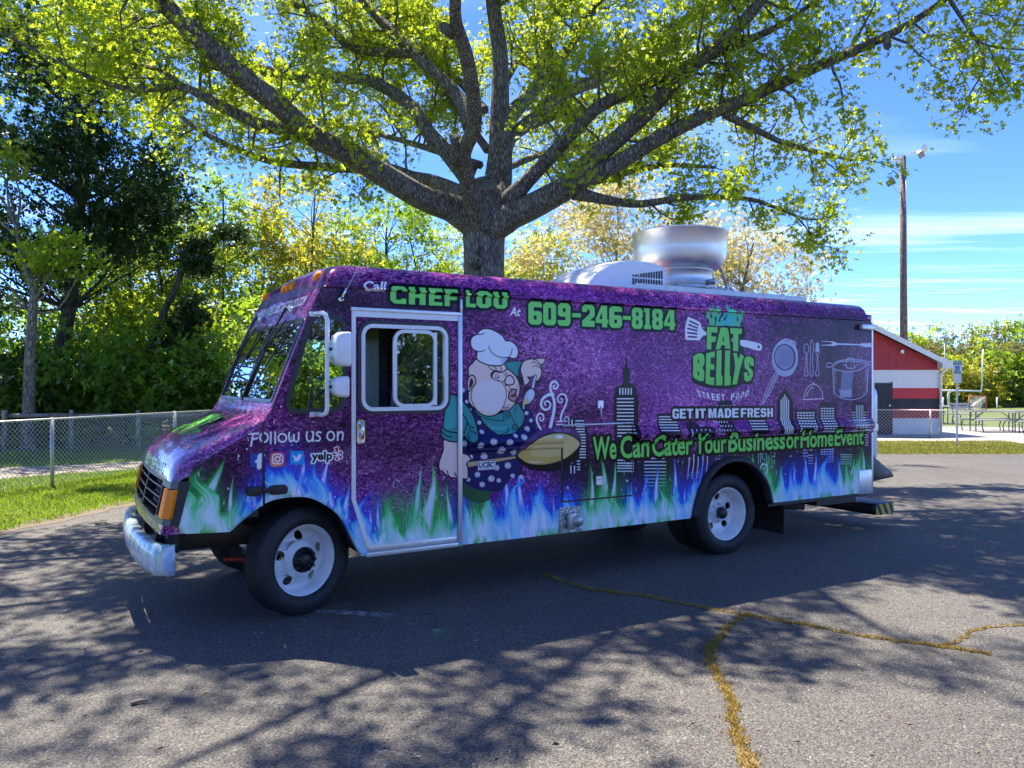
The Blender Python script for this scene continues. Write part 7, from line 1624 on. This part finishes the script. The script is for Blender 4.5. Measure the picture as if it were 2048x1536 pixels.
blades('crack_grass', np.vstack(CR), .022, .0035, M_DRY, g, 'dry orange grass growing in the cracks of the asphalt', 'grass')
# ------------------------------------------------------------------ fences
def chain_fence(name, label, a, b, h, post_at, mesh=.055, wire=.0022, rail=True):
    a, b = np.array(a, float), np.array(b, float); Ln = np.linalg.norm(b - a); t = (b - a) / Ln
    f = empty(name, (a[0], a[1], 0)); tag(f, label, 'fence'); paths = []
    for s0 in np.arange(-h, Ln, mesh * 1.35):
        for sg in (1, -1):
            q0, q1 = (s0, s0 + h) if sg > 0 else (s0 + h, s0); z0, z1 = .04, h
            lo, hi = 0.0, 1.0
            for lim in (0.0, Ln):
                k = (lim - q0) / (q1 - q0)
                if (q0 < lim if lim == 0.0 else q0 > lim): lo = max(lo, k)
                if (q1 < lim if lim == 0.0 else q1 > lim): hi = min(hi, k)
            if hi - lo < .02: continue
            P = [(t[0] * (q0 + (q1 - q0) * k), t[1] * (q0 + (q1 - q0) * k), z0 + (z1 - z0) * k) for k in (lo, hi)]
            paths.append((np.array(P), np.array([wire, wire])))
    V, F = tubes_np(paths, 3); mesh_np('wire_mesh', V, F, M_GALV, f)['kind'] = 'stuff'
    if rail: MB().tube([(0, 0, h), (t[0] * Ln, t[1] * Ln, h)], .019, 8).build('top_rail', M_GALV, f)
    for s_ in post_at: MB().tube([(t[0] * s_, t[1] * s_, -.1), (t[0] * s_, t[1] * s_, h + .03)], .032, 10).build('post', M_GALV, f)
    return f
fa, fb = np.array((-9.45, 8.3)), np.array((-6.05, 21.0)); ft = (fb - fa) / np.linalg.norm(fb - fa)
sp0 = float((np.array((-8.1, 13.7)) - fa) @ ft)
chain_fence('chain_link_fence', 'grey chain link fence along the lawn in front of the wood', fa, fb, 1.15, [sp0 - 3.17, sp0, sp0 + 3.17, sp0 + 6.34], .066, .0042)
chain_fence('chain_link_fence', 'low chain link fence in front of the red and white striped hut', (10.6, 26.4), (19.5, 23.2), .90, [0.0, 3.1, 6.2, 9.2], .085, .0042)
# wooden rail behind the fence
M_WOOD = bark_material('weathered_wood', (.25, .22, .18), (.42, .38, .32))
wr = empty('wooden_rail', (-11.4, 20.3, 0)); tag(wr, 'weathered wooden rail on low posts in front of the shrubs', 'fence')
for k in range(6):
    x = -3.4 + k * 1.72
    MB().tube([(x, -.06, -.1), (x, -.06, 1.08)], .06, 8).build('post', M_WOOD, wr)
    if k < 5: MB().tube([(x - .02, .02, .93), (x + 1.73, .02, .945)], .055, 8).build('rail', M_WOOD, wr)
# ------------------------------------------------------------------ striped hut
M_RED = plain('red_siding', (.36, .025, .03), .6, wear=.12, scale=3); M_BRED = plain('bright_red_paint', (.52, .02, .025), .5, wear=.08, scale=3); M_BW = plain('white_wall_paint', (.70, .70, .68), .6, wear=.06, scale=2); M_BK = plain('black_wall_paint', (.02, .02, .023), .6, wear=.2, scale=2); M_ROOF = plain('dark_shingle', (.10, .095, .09), .8, wear=.2, scale=8)
HY = 27.2; hx = lambda px: (px - 1024) / FPX * HY; hz_ = lambda py: zof(py, HY)
hut = empty('striped_hut', (hx(1760), HY, 0)); tag(hut, 'red, white and black striped hut with sloping roof beyond the lot', 'building'); hox = hx(1760)
xl, xr = hx(1552), hx(1878)
def hbox(name, x0, x1, y0, y1, z0, z1, m, par=hut): return MB().box(x0 - hox, x1 - hox, y0, y1, z0, z1).build(name, m, par)
hbox('wall_core', xl, xr, .02, 5.0, 0, hz_(740), M_BW)
dx0, dx1 = hx(1750), hx(1785)
for nm, p0, p1, m in (('lower_stripe', 872, 836.5, M_BW), ('dark_red_stripe', 836.5, 817, M_RED), ('black_stripe', 817, 797, M_BK), ('red_stripe', 797, 776, M_BRED)):
    hbox(nm, dx1, xr + .004, 0.0, .02, max(0, hz_(p0)), hz_(p1), m)
hbox('white_stripe', xl, xr + .004, 0.0, .02, hz_(764), hz_(740), M_BW); hbox('white_stripe', dx1, xr + .004, 0.0, .02, hz_(776), hz_(764), M_BW)
dr = hbox('door', dx0, dx1 - .04, -.004, .10, .0, hz_(766), M_BK); hbox('door_frame', dx1 - .04, dx1, -.01, .04, 0, hz_(764), M_BK)
MB().tube([(dx1 - .12 - hox, .0, 1.0), (dx1 - .12 - hox, -.06, 1.0)], .03, 8).build('knob', M_ALU, dr)
# gable boards, each plank on its own
xs_ = np.arange(xl, xr - .05, .30)
slope = (hz_(655) - hz_(727)) / (hx(1893) - hx(1748)); XR = hx(1715); ztop = lambda x: hz_(727) + slope * (hx(1893) - XR - abs(x - XR))
for x in xs_:
    x1 = min(x + .292, xr + .004); z0 = hz_(740)
    MB().add([(x - hox, -.012, z0), (x1 - hox, -.012, z0), (x1 - hox, -.012, ztop(x1) - .14), (x - hox, -.012, ztop(x) - .14), (x - hox, .02, z0), (x1 - hox, .02, z0), (x1 - hox, .02, ztop(x1) - .14), (x - hox, .02, ztop(x) - .14)], [(0, 1, 2, 3), (4, 7, 6, 5), (0, 4, 5, 1), (1, 5, 6, 2), (2, 6, 7, 3), (3, 7, 4, 0)]).build('plank', M_RED, hut)
rf = empty('roof', (0, 0, 0), 0, hut)
for x0, x1 in ((hx(1893), XR), (XR, 2 * XR - hx(1893))):
    for nm, y0, y1, up, dn, m in (('roof_slope', -.33, 5.3, .0, .05, M_ROOF), ('fascia', -.37, -.335, .015, .17, M_BW)):
        q = [(x0, y0), (x1, y0), (x1, y1), (x0, y1)]
        MB().add([(x - hox, y, ztop(x) + up) for x, y in q] + [(x - hox, y, ztop(x) - dn) for x, y in q], [(0, 1, 2, 3), (7, 6, 5, 4), (0, 4, 5, 1), (1, 5, 6, 2), (2, 6, 7, 3), (3, 7, 4, 0)]).build(nm, m, rf)
mb = MB(); mb.poly([[(hx(1874), hz_(737)), (hx(1895), hz_(737)), (hx(1896), hz_(724)), (hx(1874), hz_(716))]], lambda a, b: (a - hox, -.36, b), lambda a, b: (a - hox, -.02, b)); mb.build('eave_box', M_BW, rf)
MB().tube([(hx(1893) - hox, -.1, hz_(730)), (hx(1888) - hox, -.08, hz_(741)), (hx(1880) - hox, -.05, hz_(748)), (hx(1880) - hox, -.05, .1)], .045, 8).build('downspout', M_BW, hut)
mb = MB(); mb.box(hx(1799) - hox, hx(1806) - hox, -.10, -.012, hz_(707), hz_(699)); mb.build('wall_lamp', M_ALU, hut, bevel=.02)
# ------------------------------------------------------------------ light pole
PY = 33.0; px_ = lambda p: (p - 1024) / FPX * PY; pz = lambda p: zof(p, PY)
M_POLE = bark_material('pole_wood', (.17, .13, .11), (.30, .24, .20))
lp_ = empty('light_pole', (px_(1807), PY, 0)); tag(lp_, 'tall wooden pole with floodlights behind the striped hut', 'light pole')
MB().tube([(.03, 0, -.1), (0, 0, 6), (-.02, 0, pz(312))], [.17, .145, .11], 12).build('pole', M_POLE, lp_)
MB().tube([(.10, -.10, .0), (.09, -.09, 6), (.06, -.08, pz(330))], .022, 6).build('conduit', M_ALU, lp_)
MB().tube([(-.55, 0, pz(318)), (0, 0, pz(316)), (.3, 0, pz(305)), (.85, -.1, pz(305))], .03, 6).build('cross_arm', M_ALU, lp_)
def flood(dx, pyy, rot, sz, dy=0):
    f = empty('floodlight', (dx, dy, pz(pyy)), 0, lp_); f.rotation_euler = (R(rot[0]), R(rot[1]), R(rot[2]))
    s_ = sz; MB().add([(-s_, -s_ * .8, -s_ * .7), (s_, -s_ * .8, -s_ * .7), (s_, -s_ * .8, s_ * .7), (-s_, -s_ * .8, s_ * .7), (-s_ * .55, s_ * .6, -s_ * .4), (s_ * .55, s_ * .6, -s_ * .4), (s_ * .55, s_ * .6, s_ * .4), (-s_ * .55, s_ * .6, s_ * .4)], [(0, 1, 5, 4), (1, 2, 6, 5), (2, 3, 7, 6), (3, 0, 4, 7), (4, 5, 6, 7)]).build('housing', M_ALU, f, bevel=.02)
    MB().add([(-s_ * .95, -s_ * .78, -s_ * .65), (s_ * .95, -s_ * .78, -s_ * .65), (s_ * .95, -s_ * .78, s_ * .65), (-s_ * .95, -s_ * .78, s_ * .65)], [(0, 1, 2, 3)]).build('lens', M_GLASS, f)
flood(-.52, 364, (25, -20, -40), .17); MB().tube([(0, 0, pz(385)), (-.25, 0, pz(384)), (-.42, 0, pz(376)), (-.44, 0, pz(370))], .022, 6).build('bracket', M_ALU, lp_)
flood(.62, 308, (50, 30, 40), .17, -.1); flood(.88, 298, (-60, 20, 60), .17, .1); flood(-.3, 318, (40, 0, -160), .13)
# ------------------------------------------------------------------ parking sign
SY = 22.4; sx_ = (1914 - 1024) / FPX * SY; sz_ = lambda p: zof(p, SY)
sg = empty('parking_sign', (sx_, SY, 0)); tag(sg, 'green and white accessible parking sign on a steel post by the low fence', 'sign')
MB().box(-.025, .025, -.012, .012, -.05, sz_(720)).build('post', M_GALV, sg)
M_SGN = plain('sign_green', (.10, .26, .19), .4); M_SBL = plain('sign_blue', (.02, .09, .42), .4); M_SWH = plain('sign_white', (.62, .66, .64), .4, wear=.04)
def plate(name, x0, x1, p0, p1, m, y, par): 
    mb = MB(); mb.poly([rrect(x0, x1, sz_(p1), sz_(p0), .02)], lambda a, b: (a, y, b), lambda a, b: (a, y + .004, b)); return mb.build(name, m, par)
p1_ = plate('upper_plate', -.135, .135, 722, 748, M_SWH, -.022, sg); p2_ = plate('lower_plate', -.115, .115, 749, 766, M_SWH, -.022, sg)
plate('green_border', -.125, .125, 723, 730, M_SGN, -.026, p1_); plate('blue_panel', -.062, .062, 732, 741.5, M_SBL, -.026, p1_); plate('green_band', -.10, .10, 742.5, 747, M_SGN, -.026, p1_)
def sign_text(txt, x0, x1, p0, p1, m, par, y=-.030):
    V, T = font_mesh(txt, .0); lo, hi = V.min(0), V.max(0); q = (V - lo) / (hi - lo)
    MB().add([(x0 + (x1 - x0) * a, y, sz_(p1) + (sz_(p0) - sz_(p1)) * b) for a, b in q], [tuple(t) for t in T]).build('lettering', m, par, fix=False)
sign_text('RESERVED', -.09, .09, 724, 726, M_SWH, p1_); sign_text('PARKING', -.085, .085, 727, 729, M_SWH, p1_)
mb = MB(); W3 = lambda a, b: (a * .05, -.031, sz_(736.7) + b * .06)
for pts in ([(-.1, .75), (-.1, .15), (.35, .15), (.6, -.55), (.8, -.5)], [(-.1, .45), (.3, .45)]): mb.tube([W3(*p) for p in pts], .006, 5)
mb.tube([W3(-.05 + .55 * math.cos(R(a)), -.25 + .5 * math.sin(R(a))) for a in range(120, 391, 30)], .006, 5); mb.lathe([(0, .004), (.009, .004), (.009, 0)], 10, Matrix.Translation(W3(-.1, .95)) @ Matrix.Rotation(R(90), 4, 'X')); mb.build('wheelchair_symbol', M_SWH, p1_)
# ------------------------------------------------------------------ playing field furniture
gp = empty('goal_post', ((1897 - 1024) / FPX * 56, 56, 0)); tag(gp, 'white football goal post on the playing field', 'goal post')
z9 = lambda p: zof(p, 56); x9 = lambda p: (p - 1897) / FPX * 56
MB().tube([(0, 0, -.1), (0, 0, z9(788)), (.05, -.1, z9(783)), (.15, -.3, z9(781))], .09, 8).build('post', M_WHITEP, gp); MB().tube([(x9(1840), -.3, z9(780)), (x9(1958), -.3, z9(782))], .06, 8).build('crossbar', M_WHITEP, gp)
for a, b in ((1958, 1961), (1840, 1840)): MB().tube([(x9(a), -.3, z9(782)), (x9(b), -.3, z9(699))], .05, 8).build('upright', M_WHITEP, gp)
M_ORNG = plain('orange_paint', (.62, .13, .04), .5)
ng = empty('net_goal', ((1955 - 1024) / FPX * 51, 51, 0)); tag(ng, 'small orange framed lacrosse goal with white net on the field', 'goal')
MB().tube([(-.57, 0, 0), (-.55, 0, .92), (.57, 0, .92), (.57, 0, 0)], .035, 8).build('frame', M_ORNG, ng); MB().tube([(-.57, 0, .03), (0, 1.2, .03), (.57, 0, .03)], .025, 6).build('base_bar', M_ORNG, ng)
pth = []
for k in range(13):
    s_ = -.55 + 1.1 * k / 12; pth.append((np.array([(s_, 0, .92), (s_ * .15, 1.15, .04)]), np.array([.006, .006])))
    z = .92 * k / 12; pth.append((np.array([(-.56, 0, z), (0, 1.15 * (1 - z / .92 * .6), z * .5)]), np.array([.006, .006]))); pth.append((np.array([(.56, 0, z), (0, 1.15 * (1 - z / .92 * .6), z * .5)]), np.array([.006, .006])))
V, F = tubes_np(pth, 3); mesh_np('net', V, F, M_WHITEP, ng)['kind'] = 'stuff'
fl2 = empty('lamp_post', ((1890 - 1024) / FPX * 58, 58, 0)); tag(fl2, 'thin metal lamp post with flat head in front of the far trees', 'lamp post')
MB().tube([(0, 0, 0), (0, 0, zof(676, 58))], [.07, .05], 8).build('pole', M_GALV, fl2); MB().box(-.36, .2, -.15, .15, zof(677, 58), zof(673, 58)).build('lamp_head', M_GALV, fl2, bevel=.03)
for p, lb in ((1886, 'thin short white field post left of the goal post'), (1994, 'thin short white field post right of the lacrosse goal')):
    o = MB().tube([(0, 0, -.05), (0, 0, .8)], .05, 6).build('field_post', M_WHITEP); o.location = ((p - 1024) / FPX * 54, 54, 0); tag(o, lb, 'post')
M_TBL = plain('weathered_boards', (.36, .35, .31), .7, wear=.2, scale=20); M_TLEG = plain('dark_steel_leg', (.06, .06, .06), .5)
def picnic(px, dp, ln, label, group, rz=0):
    t = empty('picnic_table', ((px - 1024) / FPX * dp, dp, 0), rz); tag(t, label, 'picnic table', group)
    for k in range(5): MB().box(-ln / 2, ln / 2, -.36 + k * .148, -.36 + k * .148 + .135, .72, .76).build('top_plank', M_TBL, t)
    for y in (-.80, .54):
        for k in range(2): MB().box(-ln / 2, ln / 2, y + k * .135, y + k * .135 + .125, .42, .455).build('seat_plank', M_TBL, t)
    for x in (-ln * .36, ln * .36):
        MB().tube([(x, -.68, -.004), (x - .06, -.66, .2), (x, -.60, .41), (x, .60, .41), (x - .06, .66, .2), (x, .68, -.004)], .022, 6).build('seat_leg', M_TLEG, t)
        for y in (-.18, .18): MB().tube([(x, y, -.004), (x, y, .72)], .022, 6).build('leg', M_TLEG, t)
        MB().tube([(x, 0, .42), (x * .45, 0, .72)], .018, 6).build('brace', M_TLEG, t)
    return t
picnic(1985, 29.0, 2.0, 'weathered picnic table on the pale concrete beside the bench', 'picnic tables on the concrete'); picnic(2072, 28.2, 2.0, 'weathered picnic table farther from the bench on the pale concrete', 'picnic tables on the concrete')
picnic(1862, 35.0, 1.8, 'picnic table half hidden behind the striped hut', 'picnic tables on the concrete')
bn = empty('park_bench', ((1932 - 1024) / FPX * 34, 34, 0), R(12)); tag(bn, 'slatted park bench on the grass behind the low fence', 'bench')
for k in range(4): MB().box(-.6, .6, -.25 + k * .12, -.25 + k * .12 + .10, .42, .45).build('seat_slat', M_TBL, bn)
for k in range(3): MB().box(-.6, .6, .25 + k * .03, .28 + k * .03, .55 + k * .13, .65 + k * .13).build('back_slat', M_TBL, bn)
for x in (-.45, .45): MB().tube([(x, -.24, -.02), (x, -.2, .42), (x, .2, .42), (x, .34, .92)], .022, 6).build('side_frame', M_TLEG, bn); MB().tube([(x, .2, .42), (x, .3, -.02)], .022, 6).build('leg', M_TLEG, bn)
# ------------------------------------------------------------------ overhead wire and litter
o = MB().tube([AT(-80, 265, 21)[:], AT(150, 318, 24)[:], AT(420, 402, 28)[:], AT(800, 470, 33)[:], AT(930, 480, 36)[:]], .010, 5).build('utility_wire', M_BLACK); tag(o, 'thin dark utility wire crossing in front of the woods', 'wire')
sr = random.Random(4); M_STICK = plain('dry_stick', (.24, .19, .14), .8, wear=.3); M_PEB = plain('pebble', (.30, .28, .26), .8, wear=.25); M_DLEAF = plain('dead_leaf', (.13, .085, .05), .8, wear=.4)
for k, (a, b, r, lb) in enumerate([((262, 1412), (296, 1405), .012, 'short pale stick lying on the asphalt beside a brown leaf'), ((190, 1050), (214, 1047), .012, 'thin stick on the worn dirt at the lot edge'), ((52, 1322), (76, 1318), .008, 'tiny dark stick on the dappled asphalt')]):
    p, q = G(*a), G(*b); o = MB().tube([(0, 0, r), ((q[0] - p[0]) * .5, (q[1] - p[1]) * .5 + .01, r * 1.3), (q[0] - p[0], q[1] - p[1], r)], [r, r * .9, r * .6], 6).build('stick', M_STICK); o.location = (*p, 0); tag(o, lb, 'stick')
pb = MB()
for k in range(300):
    px = sr.uniform(0, 2048); py = sr.uniform(1060, 1530); x, y = G(px, py); r = sr.choice((.004, .005, .006, .008)); 
    pb.lathe([(0, r * .8), (r * .7, r * .6), (r, .0)], 5, Matrix.Translation((x, y, 0)) @ Matrix.Rotation(sr.uniform(0, 6), 4, 'Z') @ Matrix.Diagonal((1.3, .8, 1, 1)))
tag(pb.build('gravel_bits', M_PEB, None, fix=False), 'loose pale gravel bits scattered over the asphalt', 'gravel', kind='stuff')
P = []
for k in range(260):
    if k < 110: x, y = G(sr.uniform(-20, 330), sr.uniform(1018, 1060))
    else: x, y = G(sr.uniform(0, 2048), sr.uniform(1060, 1520))
    P.append((x, y, .006))
for k in range(240): s_ = sr.uniform(sp0 - 4, sp0 + 4); P.append((fa[0] + ft[0] * s_ + sr.gauss(.12, .12), fa[1] + ft[1] * s_, .004))
o = leaves('leaf_litter', P, .032, M_DLEAF, None, np.random.default_rng(2), SIMPLE_V, SIMPLE_F, .96); tag(o, 'small brown dead leaves scattered on asphalt and lawn', 'leaf litter', kind='stuff')
